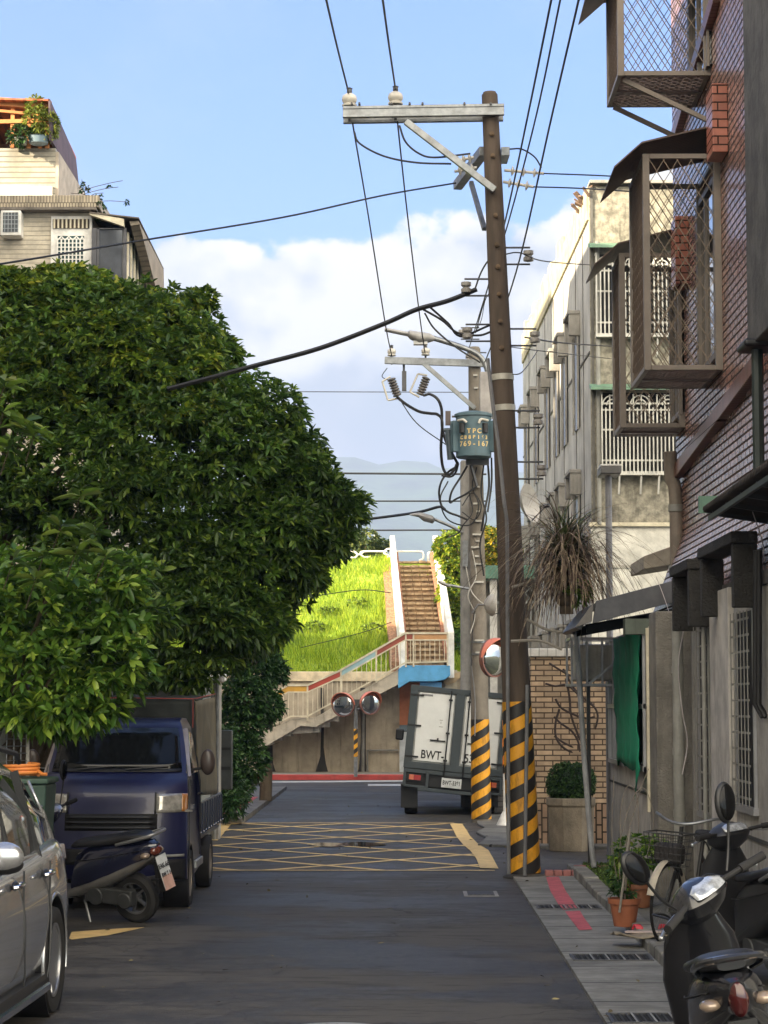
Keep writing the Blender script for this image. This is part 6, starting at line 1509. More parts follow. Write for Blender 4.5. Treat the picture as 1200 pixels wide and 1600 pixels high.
pt_ = MB().bx((-.20, -.075, .49), (.16, -.062, .665), Rl).build('number_plate', mat('plate_white', (.62, .64, .65), .4), bt, bevel=.004)
text('BWT-5381', 'lettering', .105, M_blk_t, pt_, rt((-.02, -.0765, .575)), e_, off=.0025, sx=.68)
MB().bx((-.17, -.075, .66), (.13, -.05, .70), Rl).build('plate_lamp', M_black, bt)
for sx in (-1, 1):
    wheel(bt, (sx * .70, .62, .27), .27, .24, sx, .62, 6, False, MATS['steel_rim']); wheel(bt, (sx * .74, 3.3, .27), .27, .17, sx, .62, 6, False, MATS['steel_rim'])
    MB().bx((min(sx * .58, sx * .88), .22, .13), (max(sx * .58, sx * .88), .24, .56)).build('mud_flap', M_black, bt)
MB().bx((-.8, 3.15, .5), (.8, 4.4, 1.75), Rl).build('cab', mat('cab_white', (.5, .51, .5), .35, coat=.5), bt, bevel=.08, seg=3)
for sx in (-1, 1): 
    mm = MB().box((sx * 1.05 + (.05 if sx > 0 else -.05), 3.9, 1.30), (.16, .06, .22), M=Rl).build('door_mirror', M_black, bt, bevel=.03); MB().tube([Rl @ Vector((sx * .8, 3.95, 1.4)), Rl @ Vector((sx * 1.06, 3.9, 1.36))], .012, 6).build('mirror_arm', M_black, mm)

# ---------------------------------------------------------------- scooters
def ell(c, rx, ry, rz_, n=20, pw=1.0, M=None):
    return [Vector((c[0] + rx * math.copysign(abs(math.cos(a)) ** pw, math.cos(a)), c[1], c[2] + rz_ * math.copysign(abs(math.sin(a)) ** pw, math.sin(a)))) for a in np.linspace(0, 2 * math.pi, n, endpoint=False)]
def yloft(secs, pw=.8, n=20):
    """sections (y, half width, z low, z high) along the length"""
    return MB().loft([ell((0, y, (a + b_) / 2), w, 0, (b_ - a) / 2, n, pw) for y, w, a, b_ in secs])
def scooter(t, paint, trim, steer=0.0, plate=None, mirrors=True, red=None, seatm=None, roll=0.0, tall=False, railm=None):
    """heading +Y, origin on the ground midway between the wheels"""
    seatm = seatm or mat('seat_vinyl', (.018, .018, .02), .4, var=.15, bump=.001, bscale=200)
    for nm, y in (('wheel', -.62), ('wheel', .64)):
        T = Matrix.Translation((0, y, .235)) @ Matrix.Rotation(math.pi / 2, 4, 'Y')
        w = MB().lathe([(.15, -.04), (.20, -.052), (.232, -.03), (.237, 0), (.232, .03), (.20, .052), (.15, .04)], 36, T, closed=True).build(nm, M_rubber, t)
        b = MB().lathe([(.152, -.035), (.152, .035), (.135, .03), (.135, -.03)], 30, T, closed=True).lathe([(.001, -.05), (.04, -.05), (.04, .05), (.001, .05)], 14, T)
        for k in range(5): a = 2 * math.pi * k / 5; b.beam(T @ Vector((.03 * math.cos(a), .03 * math.sin(a), 0)), T @ Vector((.14 * math.cos(a + .3), .14 * math.sin(a + .3), 0)), .03, .02)
        b.build('rim', mat('scooter_rim', (.16, .16, .165), .4, .6), w)
    b_ = yloft([(-.93, .035, .70, .76), (-.88, .085, .63, .79), (-.70, .135, .52, .79), (-.45, .165, .38, .77), (-.25, .165, .30, .74), (-.08, .15, .28, .66), (.0, .13, .28, .42)]).build('body', paint, t)
    MB().loft([ell((0, y, (a + c_) / 2), w, 0, (c_ - a) / 2, 20, .8) for y, w, a, c_ in ((-.90, .05, .62, .67), (-.7, .145, .49, .60), (-.4, .176, .34, .50), (-.1, .165, .24, .38), (.1, .16, .22, .31), (.3, .15, .24, .32))]).build('side_trim', trim, t)
    yloft([(-.01, .07, .70, .735), (-.06, .115, .70, .765), (-.25, .15, .72, .79), (-.45, .155, .745, .815), (-.62, .14, .77, .855), (-.80, .115, .79, .865), (-.86, .06, .80, .84)], .75).build('seat', seatm, t)
    MB().tube(bez([(-.12, -.55, .76), (-.15, -.80, .82), (-.10, -.95, .86), (.10, -.95, .86), (.15, -.80, .82), (.12, -.55, .76)], 5), .016, 8).build('grab_rail', railm or mat('rail_grey', (.30, .30, .31), .35, .5), t)
    MB().box((0, .17, .275), (.30, .50, .05)).build('floorboard', M_black, t, bevel=.015)
    sh_ = MB().loft([[Vector((w * math.copysign(abs(math.cos(a)) ** .7, math.cos(a)), yc + d * math.sin(a), z)) for a in np.linspace(0, 2 * math.pi, 20, endpoint=False)] for z, w, yc, d in ((.24, .13, .42, .04), (.40, .18, .44, .07), (.62, .20, .41, .09), (.80, .17, .36, .08), (.92, .10, .31, .06))]).build('leg_shield', paint, t)
    tl = MB().ball((0, -.90, .69), (.045, .05, .085) if tall else (.085, .05, .05), 16, 10).build('tail_lamp', red or M_redl, t)
    for sx in (-1, 1): MB().ball((sx * .115, -.85, .665), (.05, .05, .028), 12, 8).build('indicator', mat('indicator_clear', (.36, .27, .20), .1, .3, coat=1), t)
    MB().bx((-.07, -.95, .42), (.07, -.86, .44)).bx((-.06, -.93, .30), (.06, -.90, .60)).build('rear_fender', M_black, t)
    if plate:
        pl_ = MB().box((0, -.975, .50), (.30, .006, .16) if plate[2] else (.16, .006, .30), (R(-14), 0, 0)).build('number_plate', mat('plate_white', (.62,) * 3), t)
        MB().box((0, -1.0, .40), (.158, .0065, .13), (R(-14), 0, 0)).build('pink_band', mat('plate_pink', (.58, .36, .30), .5), pl_) if not plate[2] else None
        text(plate[0], 'lettering', .062, M_blk_t, pl_, (0, -.9755, .555), (R(76), 0, 0), off=.001, sx=.85)
        if plate[1]: text(plate[1], 'lettering', .055, M_blk_t, pl_, (0, -.993, .475), (R(76), 0, 0), off=.001, sx=.8)
    b = MB().cyl((.13, -.05, .25), (.15, -.42, .30), .02).cyl((.155, -.40, .30), (.165, -.85, .36), .05, .055); b.build('exhaust', mat('exhaust', (.12, .11, .10), .4, .7), t)
    MB().box((-.11, -.42, .28), (.09, .52, .15), (R(4), 0, 0)).cyl((-.17, -.28, .28), (-.10, -.28, .28), .085).cyl((-.17, -.60, .245), (-.10, -.60, .245), .075).build('engine_case', mat('engine_grey', (.075, .078, .08), .5, .5, stain=.3), t, bevel=.015)
    b = MB().tube([(-.10, -.12, .22), (-.16, -.20, .03), (-.24, -.24, .01)], .012, 6); b.build('side_stand', M_steel, t)
    yf = Matrix.Translation((0, .32, 0)) @ Matrix.Rotation(steer, 4, 'Z') @ Matrix.Translation((0, -.32, 0))
    yw = Matrix.Identity(4); yf = yf @ Matrix.Translation((0, .25, .90)) @ Matrix.Rotation(roll, 4, 'Y') @ Matrix.Translation((0, -.25, -.90))
    MB().loft([[yw @ Vector((x, .64 + .27 * math.cos(a) , .235 + .27 * math.sin(a))) for x, a in ((-.07, t_), (.07, t_))] + [yw @ Vector((x, .64 + .285 * math.cos(t_), .235 + .285 * math.sin(t_))) for x in (.07, -.07)] for t_ in np.linspace(.35, 2.6, 12)]).tube([yw @ Vector((-.075, .62, .25)), yw @ Vector((-.06, .40, .62))], .02, 8).tube([yw @ Vector((.075, .62, .25)), yw @ Vector((.06, .40, .62))], .02, 8).build('front_fender', paint, t)
    hc = MB().loft([[yf @ (Vector((w * math.copysign(abs(math.cos(a)) ** .8, math.cos(a)), yc + d * math.sin(a), z))) for a in np.linspace(0, 2 * math.pi, 22, endpoint=False)] for z, w, yc, d in ((.90, .08, .29, .07), (.95, .15, .28, .11), (1.01, .17, .26, .12), (1.06, .12, .25, .09), (1.09, .04, .26, .04))]).build('handlebar_cover', paint, t)
    MB().loft([[yf @ Vector((w * math.cos(a), yc + d * math.sin(a), z)) for a in np.linspace(0, 2 * math.pi, 20, endpoint=False)] for z, w, yc, d in ((1.035, .105, .165, .035), (1.065, .105, .19, .045), (1.083, .06, .205, .03))]).build('speedometer', mat('dial_glass', (.45, .47, .5), .12, .3, coat=1, var=.5, vscale=16), hc)
    MB().loft([[yf @ Vector((w * math.cos(a), yc + d * math.sin(a), z)) for a in np.linspace(0, 2 * math.pi, 20, endpoint=False)] for z, w, yc, d in ((.93, .07, .38, .02), (.98, .11, .375, .03), (1.03, .07, .355, .02))]).build('headlight', M_lens, hc)
    for sx in (-1, 1):
        g_ = MB().tube([yf @ Vector((sx * .14, .22, 1.02)), yf @ Vector((sx * .24, .17, 1.03))], .013, 8).tube([yf @ Vector((sx * .24, .17, 1.03)), yf @ Vector((sx * .38, .13, 1.03))], .021, 10).build('grip', M_rubber, t)
        MB().tube(bez([yf @ Vector((sx * .20, .24, 1.01)), yf @ Vector((sx * .28, .23, 1.0)), yf @ Vector((sx * .37, .20, .985))], 4), .008, 6).ball(yf @ Vector((sx * .375, .20, .985)), .013, 8, 6).build('brake_lever', mat('lever', (.5, .5, .5), .3, .8), g_)
        MB().tube(bez([yf @ Vector((sx * .22, .26, 1.0)), yf @ Vector((sx * .20, .38, 1.02)), yf @ Vector((sx * .08, .42, .95)), Vector((sx * .05, .42, .80))], 5), .006, 5).build('brake_cable', M_wire, t)
        MB().tube([Vector((sx * w_, y_, z_)) for y_, w_, z_ in ((-.06, .150, .60), (-.25, .168, .62), (-.50, .163, .66), (-.80, .118, .71))], .004, 5).build('panel_seam', M_wire, t)
        if mirrors:
            b = MB().tube(bez([yf @ Vector((sx * .20, .22, 1.04)), yf @ Vector((sx * .26, .22, 1.12)), yf @ Vector((sx * .31, .21, 1.22)), yf @ Vector((sx * .33, .20, 1.27))], 5), .007, 6)
            m_ = b.build('mirror_stem', M_black, t)
            Mm = yf @ Matrix.Translation((sx * .35, .20, 1.33)) @ Matrix.Rotation(sx * R(28), 4, 'Y')
            MB().ball((0, .012, 0), (.066, .028, .10), 20, 12, Mm).build('mirror_back', M_black, m_); MB().ball((0, -.006, 0), (.056, .012, .088), 20, 10, Mm).build('mirror_glass', mat('dark_mirror', (.012, .012, .013), .10, .6, spec=.2), m_)
s1 = thing('scooter', 'dark scooter with silver trim parked across the front of the navy pickup', 'scooter', (-2.99, 20.92, .0), (0, R(-12), R(63)), 'parked scooters')
scooter(s1, mat('scooter_navy', (.012, .014, .035), .2, coat=1, var=.1), mat('scooter_silver', (.17, .165, .16), .35, .5, coat=.3), .25, ('EAK-661', 'RW 7 14', False), red=mat('brown_lens', (.13, .028, .015), .12, coat=1))
M_sblk = mat('scooter_black', (.009, .009, .011), .25, coat=.6, var=.1)
s2 = thing('scooter', 'large black scooter nearest the camera, seen from behind at the lower right', 'scooter', (1.61, 10.92, .0), (0, R(-9), R(-1.5)), 'parked scooters')
s2.scale = (1.06, 1.12, 1.05)
scooter(s2, M_sblk, M_sblk, .72, None, roll=R(-17), tall=True, railm=mat('rail_black', (.02, .02, .022), .25, coat=.6), red=mat('dark_red_lens', (.05, .003, .003), .15, coat=.6))
s3 = thing('scooter', 'charcoal scooter without mirrors parked between the big black scooter and the bicycle', 'scooter', (2.46, 15.6, .085), (0, R(-7), R(14)), 'parked scooters')
scooter(s3, mat('scooter_charcoal', (.02, .02, .022), .4, var=.2), M_black, .3, None, mirrors=False)
# bicycle
bc = thing('bicycle', 'old dark bicycle with wire basket and cream mudguard against the wall', 'bicycle', (2.36, 18.5, .09), (0, R(-4), R(150)))
for y in (-.52, .54):
    T = Matrix.Translation((0, y, .32)) @ Matrix.Rotation(math.pi / 2, 4, 'Y')
    w = MB().lathe([(.30, -.014), (.325, 0), (.30, .014), (.295, 0)], 44, T, closed=True).build('wheel', M_rubber, bc); b = MB()
    for k in range(24): a = 2 * math.pi * k / 24; b.tube([T @ Vector((.02 * math.cos(a + .8), .02 * math.sin(a + .8), 0)), T @ Vector((.297 * math.cos(a), .297 * math.sin(a), 0))], .0022, 4, False)
    b.build('spokes', M_steel, w)
    MB().loft([[(x, y + r_ * math.cos(a), .32 + r_ * math.sin(a)) for x, r_ in ((-.03, .345), (0, .358), (.03, .345), (0, .350))] for a in np.linspace(.25 if y > 0 else .4, 2.8, 18)]).build('mudguard', mat('cream_guard', (.45, .40, .32), .45, stain=.4), bc)
b = MB()
for p, q in (((0, -.52, .32), (0, -.05, .30)), ((0, -.05, .30), (0, -.16, .78)), ((0, -.05, .30), (0, .36, .62)), ((0, -.52, .32), (0, -.14, .66)), ((0, .36, .50), (0, .31, .92)), ((0, .38, .56), (0, .54, .32))): b.cyl(p, q, .018, n=10)
b.build('frame', M_black, bc); yloft([(-.30, .10, .80, .86), (-.2, .09, .82, .87), (-.03, .03, .81, .85)]).build('saddle', M_rubber, bc)
MB().tube(bez([(-.28, .10, .98), (-.26, .22, 1.0), (-.08, .33, .95), (.08, .33, .95), (.26, .22, 1.0), (.28, .10, .98)], 5), .012, 8).build('handlebar', M_steel, bc)
b = MB(); 
for k in range(9):
    x = -.17 + k * .0425; b.tube([(x, .42, .88), (x * .8, .44, .62), (x * .8, .62, .62), (x, .68, .88)], .003, 5, False)
for k in range(6):
    z = .62 + k * .052; f_ = .8 + .04 * k; b.tube([(-.17 * f_, .44 - .004 * k, z), (.17 * f_, .44 - .004 * k, z), (.17 * f_, .62 + .012 * k, z), (-.17 * f_, .62 + .012 * k, z), (-.17 * f_, .44 - .004 * k, z)], .003 if k < 5 else .007, 5, False)
b.build('basket', mat('basket_wire', (.06, .06, .06), .4, .6), bc); MB().bx((-.12, .46, .63), (.12, .6, .80)).build('basket_bag', mat('bag_dark', (.035, .03, .028), .8, bump=.01), bc, bevel=.04)
# ================================================================== trees and plants
def bark(name='bark'): return mat('bark', (.10, .075, .05), .9, var=.35, vscale=6, stretch=(2, 2, .4), bump=.02, bscale=12)
M_leafA = mat('leaf_big_tree', (.090, .175, .022), .42, kind=k_leaf, var=.55, vscale=.55, p=dict(c2=(.21, .29, .04), c3=(.038, .082, .015), t=.70), trans=.42)
M_leafB = mat('leaf_bright', (.15, .28, .035), .36, kind=k_leaf, var=.35, vscale=1.2, p=dict(c2=(.32, .44, .06), c3=(.06, .14, .02), t=.65), trans=.4)
M_leafC = mat('leaf_hedge', (.035, .10, .022), .5, kind=k_leaf, var=.4, vscale=1.5, p=dict(c2=(.09, .17, .035), c3=(.015, .045, .012)), trans=.3)
M_leafD = mat('leaf_sunny', (.26, .34, .02), .5, kind=k_leaf, var=.35, vscale=1.0, p=dict(c2=(.34, .30, .025), c3=(.07, .14, .015), t=.7), trans=.4)
def trunk(t, base, tips, r=.2):
    b = MB(); base = Vector(base)
    for i, tip in enumerate(tips):
        tip = Vector(tip); fork = base.lerp(Vector(((base.x * 2 + tip.x) / 3, (base.y * 2 + tip.y) / 3, base.z + (tip.z - base.z) * .45)), 1)
        P_ = bez([base + Vector((math.sin(i) * r * .3, math.cos(i) * r * .3, 0)), fork, tip], 7); n_ = len(P_); b.tube(P_, [r * (1 - .88 * k / (n_ - 1)) * (1 if i == 0 else .75) for k in range(n_)], 10)
        for k in range(4):
            q = P_[int(n_ * (.45 + .12 * k))]; e = q + Vector((math.sin(i * 3 + k * 2) * .8, math.cos(i * 5 + k) * .8, .5)); b.tube([q, q.lerp(e, .5) + Vector((0, 0, .12)), e], [r * .25, r * .15, r * .05], 6)
    b.build('trunk', bark(), t)
def crown(t, blobs, n, per, lg, wd, m, seed, shell=(.62, 1.04), spread=.8, droop=.25, name='crown', rough=.16):
    rng = np.random.default_rng(seed); P, Nn = crown_points(blobs, n, rng, shell, rough); PP, DD = rosettes(P, Nn, per, rng, spread)
    L_ = rng.uniform(lg * .7, lg * 1.25, len(PP)); return leaf_mesh(name, PP, DD, L_, L_ * wd, m, t, droop, rng)
def B(px, py, Y, rx, ry, rz_):
    p = at(px, py, Y); return (p.x, p.y, p.z, rx, ry, rz_)
# the big tree over the parked vehicles
bg_ = thing('tree', 'big dark broadleaf tree filling the left side above the pickup', 'tree', (0, 0, 0))
s8 = F / 28.0
bl = [B(250, 760, 28.3, 2.15, 2.3, 1.9), B(110, 640, 28.6, 2.2, 2.1, 1.75), B(60, 560, 29, 1.5, 1.6, 1.20), B(200, 560, 28.6, 1.45, 1.6, 1.02), B(300, 625, 28.8, .95, 1.3, .80), B(385, 715, 28.4, .95, 1.4, .85), B(462, 795, 28.2, .70, 1.1, .70),
      B(415, 850, 27.8, .90, 1.2, .75), B(350, 920, 27.4, 1.05, 1.2, .85), B(250, 960, 27.0, 1.3, 1.1, .80), B(110, 850, 27.4, 1.7, 1.4, 1.5), B(318, 482, 29.2, .16, .2, .20), B(300, 535, 29.1, .28, .4, .30), B(20, 760, 28, 1.5, 1.5, 1.9), B(300, 1000, 26.5, .7, .7, .5), B(130, 500, 29, 1.0, 1.2, .55), B(225, 540, 29, .65, 1.0, .5),
      B(40, 1000, 27, 1.4, 1.0, .9), B(170, 1030, 27.2, .8, .8, .42)]
trunk(bg_, (-4.9, 28.3, 0), [(-3.6, 28.2, 5.0), (-5.2, 28.5, 6.2), (-2.6, 28.0, 4.6), (-4.4, 27.6, 5.6)], .24)
rq = np.random.default_rng(77); bl_s = []
for q in bl:          # boughs: many small lumps standing off the main masses
    for k in range(int(7 + 5 * q[3]) if q[3] > .4 else 3):
        d = rq.normal(size=3); d /= np.linalg.norm(d); d[1] = -abs(d[1]) * .8; r_ = rq.uniform(.18, .40) * (1 if q[3] > .4 else .45); bl_s.append((q[0] + d[0] * q[3] * (.80 if d[0] > 0 else .92), q[1] + d[1] * q[4] * .92, q[2] + d[2] * q[5] * .88, r_ * 1.1, r_, r_ * .75))
crown(bg_, bl, 11500, 8, .132, .36, M_leafA, 21, shell=(.55, 1.0))
bl_y = [q for q in bl_s if q[2] > 5.4 + .25 * abs(q[0] + 4)]  # upper boughs only: light on the crown top painted as brighter leaves
crown(bg_, bl_y, 5200, 7, .125, .38, mat('leaf_lit_top', (.22, .32, .03), .45, kind=k_leaf, var=.4, vscale=.8, p=dict(c2=(.42, .42, .05), c3=(.12, .18, .02), t=.7), trans=.5), 25, shell=(.7, 1.2), name='lit_top_foliage')
ovr = [B(120, 930, 22.3, .55, .6, .22), B(215, 960, 22.6, .40, .6, .20), B(170, 900, 21.6, .5, .5, .2), B(70, 950, 21.9, .5, .5, .25)]
crown(bg_, ovr, 420, 7, .15, .36, M_leafA, 24, shell=(.3, 1.1), name='overhanging_foliage')
crown(bg_, bl_s, 19000, 7, .128, .36, M_leafA, 22, shell=(.40, 1.16), name='bough_foliage')
# brighter broad-leaved small tree nearer on the left
nt2 = thing('tree', 'smaller bright green tree overhanging behind the silver car', 'tree', (0, 0, 0))
bl2 = [B(40, 960, 19.5, .55, .6, .42), B(105, 930, 19.6, .50, .5, .35), B(170, 960, 19.5, .35, .45, .32), B(60, 1050, 19.3, .65, .6, .40), B(140, 1040, 19.3, .55, .5, .38), B(190, 900, 19.5, .20, .3, .18), B(90, 1110, 19.2, .50, .5, .18), B(-40, 1000, 19.5, .6, .6, .6), B(165, 1090, 19.2, .22, .3, .20), B(205, 1000, 19.4, .12, .2, .12), B(20, 895, 19.6, .3, .4, .18)]
trunk(nt2, (-3.95, 19.7, 0), [(-3.5, 19.6, 2.7), (-3.1, 19.5, 3.1), (-2.75, 19.5, 2.9)], .07)
crown(nt2, bl2, 1500, 7, .125, .42, M_leafB, 31, shell=(.5, 1.08))
# long-leaved sprigs of a nearer shrub at the left edge
sg = thing('tree', 'long-leaved sapling with upright rosettes at the left edge', 'tree', (0, 0, 0))
rng = np.random.default_rng(41); PP = []; DD = []; b = MB(); root = Vector((-4.3, 18.6, 0))
for (px, py, n_) in ((8, 590, 10), (40, 655, 12), (15, 690, 12), (55, 668, 10), (125, 770, 9), (95, 815, 12), (150, 820, 12), (70, 855, 11), (165, 860, 10), (20, 870, 12), (120, 850, 12), (5, 640, 10), (55, 900, 10)):
    c = at(px, py + 8, 18.2); b.tube([c + Vector((-.10, .15, -.22)), c], [.006, .004], 6)
    for k in range(n_):
        a = 2 * math.pi * k / n_ + rng.uniform(-.3, .3); el = rng.uniform(-.1, .9); PP.append(c + Vector((0, 0, rng.uniform(-.05, .03)))); DD.append((math.cos(a) * math.cos(el), math.sin(a) * math.cos(el), math.sin(el)))
b.tube(bez([root, (root.x + .02, 18.6, 2.4), (root.x + .1, 18.6, 4.6)], 6), [.05] * 6 + [.03] * 6 + [.012], 8); b.build('trunk', bark(), sg); L_ = rng.uniform(.17, .27, len(PP))
leaf_mesh('crown', np.array([tuple(p) for p in PP]), np.array(DD), L_, L_ * .30, mat('leaf_long', (.17, .27, .035), .3, kind=k_leaf, var=.3, p=dict(c2=(.2, .24, .05), c3=(.05, .10, .02)), trans=.35), sg, .35, rng)
# hedge tree column right of the pickup
hd = thing('tree', 'narrow leafy shrub tree between the pickup and the bank stairs', 'tree', (0, 0, 0))
bl3 = [B(385, 1090, 38.5, .42, .5, .45), B(395, 1045, 38.8, .45, .5, .35), B(375, 1140, 38.5, .42, .5, .45), B(385, 1190, 38.3, .36, .5, .35), B(418, 1100, 39, .25, .4, .35), B(365, 1225, 38, .3, .5, .22), B(408, 1010, 39.2, .35, .4, .35), B(350, 1180, 37.6, .25, .4, .5), B(430, 1050, 39.3, .22, .3, .22), B(425, 985, 39.5, .3, .3, .3)]
trunk(hd, (-2.95, 38.6, 0), [(-2.75, 38.6, 2.2), (-2.6, 38.8, 2.9), (-2.9, 38.5, 1.6)], .07); crown(hd, bl3, 2600, 6, .105, .45, M_leafC, 51, shell=(.4, 1.1))
wd_ = thing('shrub', 'low weedy shrub at the foot of the gate pier beside the pavement', 'shrub', (0, 0, 0))
crown(wd_, [B(360, 1255, 36.9, .28, .3, .22), B(350, 1228, 37.2, .3, .3, .3), B(372, 1238, 37.4, .2, .3, .2)], 330, 6, .11, .3, M_leafC, 52); trunk(wd_, (-2.9, 37.2, 0), [(-2.9, 37.2, .5)], .02)
o = MB().tube([(0, 0, 0), (.02, 0, .75)], [.13, .12], 12).build('tree_stump', bark()); o.location = (at(415, 1225, 45).x, 45, .06); tag(o, 'grey stump-like post at the kerb end by the hedge', 'stump')
# trees on the bank, right, and shrubs on the crest
rt_ = thing('tree', 'sunlit yellow-green tree on the bank right of the parapets', 'tree', (0, 0, 0))
bl4 = [B(705, 858, 67.5, .50, .8, .55), B(715, 900, 67, .55, .8, .6), B(702, 935, 66, .38, .7, .5), B(722, 955, 65.5, .5, .7, .6), B(712, 1000, 64.5, .28, .6, .45), B(735, 842, 68, .5, .8, .4)]
trunk(rt_, (1.9, 66.8, 4.6), [(1.7, 67, 6.6), (2.2, 66.8, 7.0)], .1); crown(rt_, bl4, 2300, 6, .15, .5, M_leafD, 61, shell=(.45, 1.1))
rt2 = thing('tree', 'golden-leaved tree seen in the gap between the two big poles', 'tree', (0, 0, 0))
bl5 = [B(765, 850, 66, .6, .9, .45), B(760, 885, 65.5, .6, .9, .5), B(800, 865, 66, .6, .9, .6), B(832, 870, 66, .5, .9, .9), B(828, 920, 66, .4, .9, .8)]
trunk(rt2, (3.0, 66, 4.3), [(2.7, 66, 6.2), (3.5, 66, 6.4)], .1); crown(rt2, bl5, 2300, 6, .15, .5, mat('leaf_gold', (.26, .26, .02), .5, kind=k_leaf, var=.3, p=dict(c2=(.55, .36, .03), c3=(.06, .12, .015), t=.5), trans=.4), 62, shell=(.45, 1.1))
for i, (px, py, rx, rz_, l_) in enumerate(((572, 842, .40, .30, 'rounded shrub with bare twigs on the bank crest beside the small white post'), (596, 852, .24, .18, 'small shrub on the bank crest touching the left white parapet'), (552, 850, .4, .45, 'shrub on the bank crest half hidden by the big tree'))):
    t_ = thing('shrub', l_, 'shrub', (0, 0, 0)); crown(t_, [B(px, py, 71.5 + i * .3, rx, .6, rz_), B(px - 6, py + 12, 71.5 + i * .3, rx, .6, rz_)], 300, 6, .12, .5, mat('leaf_crest', (.10, .14, .035), .6, kind=k_leaf, var=.3, p=dict(c2=(.24, .25, .06), c3=(.03, .06, .02)), trans=.3), 70 + i)
    c = at(px, py, 71.5 + i * .3); MB().tube([(c.x, c.y, CZ), (c.x, c.y, c.z + .2)], .03, 6).build('stem', bark(), t_)
# clumps of broad weeds in the grass
wc = thing('shrub', 'dark broad-leaved weeds growing in the grassy bank at its left side', 'shrub', (0, 0, 0))
blw = [(x, y, bankz(y) + .12, .30, .3, .16) for x, y in ((-2.6, 65.2), (-2.2, 66.1), (-3.2, 66.4), (-1.4, 66.6), (-2.9, 67.4), (-.9, 65.1))]; crown(wc, blw, 260, 5, .11, .5, mat('weed_leaf', (.16, .24, .03), .6, kind=k_leaf, trans=.3), 81)
bl6 = [(x, 63.6 + .5 * math.sin(x), bankz(63.6) + .3, .5, .6, .5) for x in np.arange(1.7, 3.4, .42)]; t_ = thing('shrub', 'tall grass and climbers right of the right parapet', 'shrub', (0, 0, 0)); crown(t_, bl6, 900, 6, .16, .3, mat('leaf_shade_green', (.06, .15, .025), .6, kind=k_leaf, trans=.3), 83)
# ponytail-like grass plant on the lean-to roof
pt = thing('grass_plant', 'big arching grass-like plant with dry brown blades above the lean-to roof', 'plant', tuple(at(885, 932, 25.2)))
rng = np.random.default_rng(91)
def blades(n, L0, L1, el0, el1, m, name, sag, wdt=.010, top=None):
    me_v = []; me_f = 0
    for i in range(n):
        a = rng.uniform(0, 6.283); el = rng.uniform(el0, el1); Ln = rng.uniform(L0, L1); p = Vector((rng.normal(0, .06), rng.normal(0, .06), rng.uniform(.1, .55))); d = Vector((math.cos(a) * math.cos(el), math.sin(a) * math.cos(el), math.sin(el))); side = Vector((-math.sin(a), math.cos(a), 0)); k = 11; prev = None; tw = rng.uniform(-.3, .3); cu = rng.uniform(-.6, .6)
        for j in range(k + 1):
            w_ = wdt * (1 - (j / k) ** 2) + .001
            cur = (p - side * w_, p + side * w_ + Vector((0, 0, w_ * tw)))
            if prev: me_v += [prev[0], prev[1], cur[1], cur[0]]; me_f += 1
            prev = cur; p = p + d * Ln / k; d = (d + Vector((0, 0, -sag * rng.uniform(.7, 1.4))) + side * cu * .1).normalized()
    quick_mesh(name, np.array([tuple(v) for v in me_v]), me_f, m, pt)
M_dry = mat('dry_blade', (.28, .21, .14), .7, kind=k_leaf, var=.3, p=dict(c2=(.36, .29, .20), c3=(.08, .05, .035), t=.6), trans=.15)
blades(520, .45, 1.25, .1, 1.35, M_dry, 'dry_blades', .27, .008); blades(260, .4, .85, .7, 1.5, mat('green_blade', (.10, .14, .045), .5, kind=k_leaf, p=dict(c2=(.20, .22, .09)), trans=.25), 'green_blades', .13, .010)
blades(150, 1.2, 1.9, .3, 1.3, M_dry, 'long_blades', .23, .0055)
crown(pt, [(0.12, -.02, .05, .14, .14, .14)], 90, 6, .07, .5, M_leafB, 92, name='creeper'); MB().tube([(0, 0, -.2), (0, 0, .55)], [.08, .05], 10).build('stem', bark(), pt)
MB().ball((0, 0, -.04), (.12, .12, .09), 14, 8).build('root_clump', bark(), pt)
b = MB(); 
for pts in ((((-.6, .3, .12), (-.25, .1, .2), (.05, 0, .14))), (((-.45, .1, -.25), (-.2, .05, -.38), (.15, 0, -.42))), (((-.62, .2, -.5), (-.3, .1, -.5), (-.05, .05, -.6)))): b.tube(bez(pts, 5), .018, 6)
for o, l_ in zip(b.split('dead_branch', mat('dead_wood', (.26, .24, .21), .85)), ('pale dead branch sticking out nearest below the ponytail plant', 'middle dead branch sticking out from the lean-to roof edge', 'lowest dead branch sticking out from the lean-to roof edge')): o.location = pt.location; tag(o, l_, 'branch')
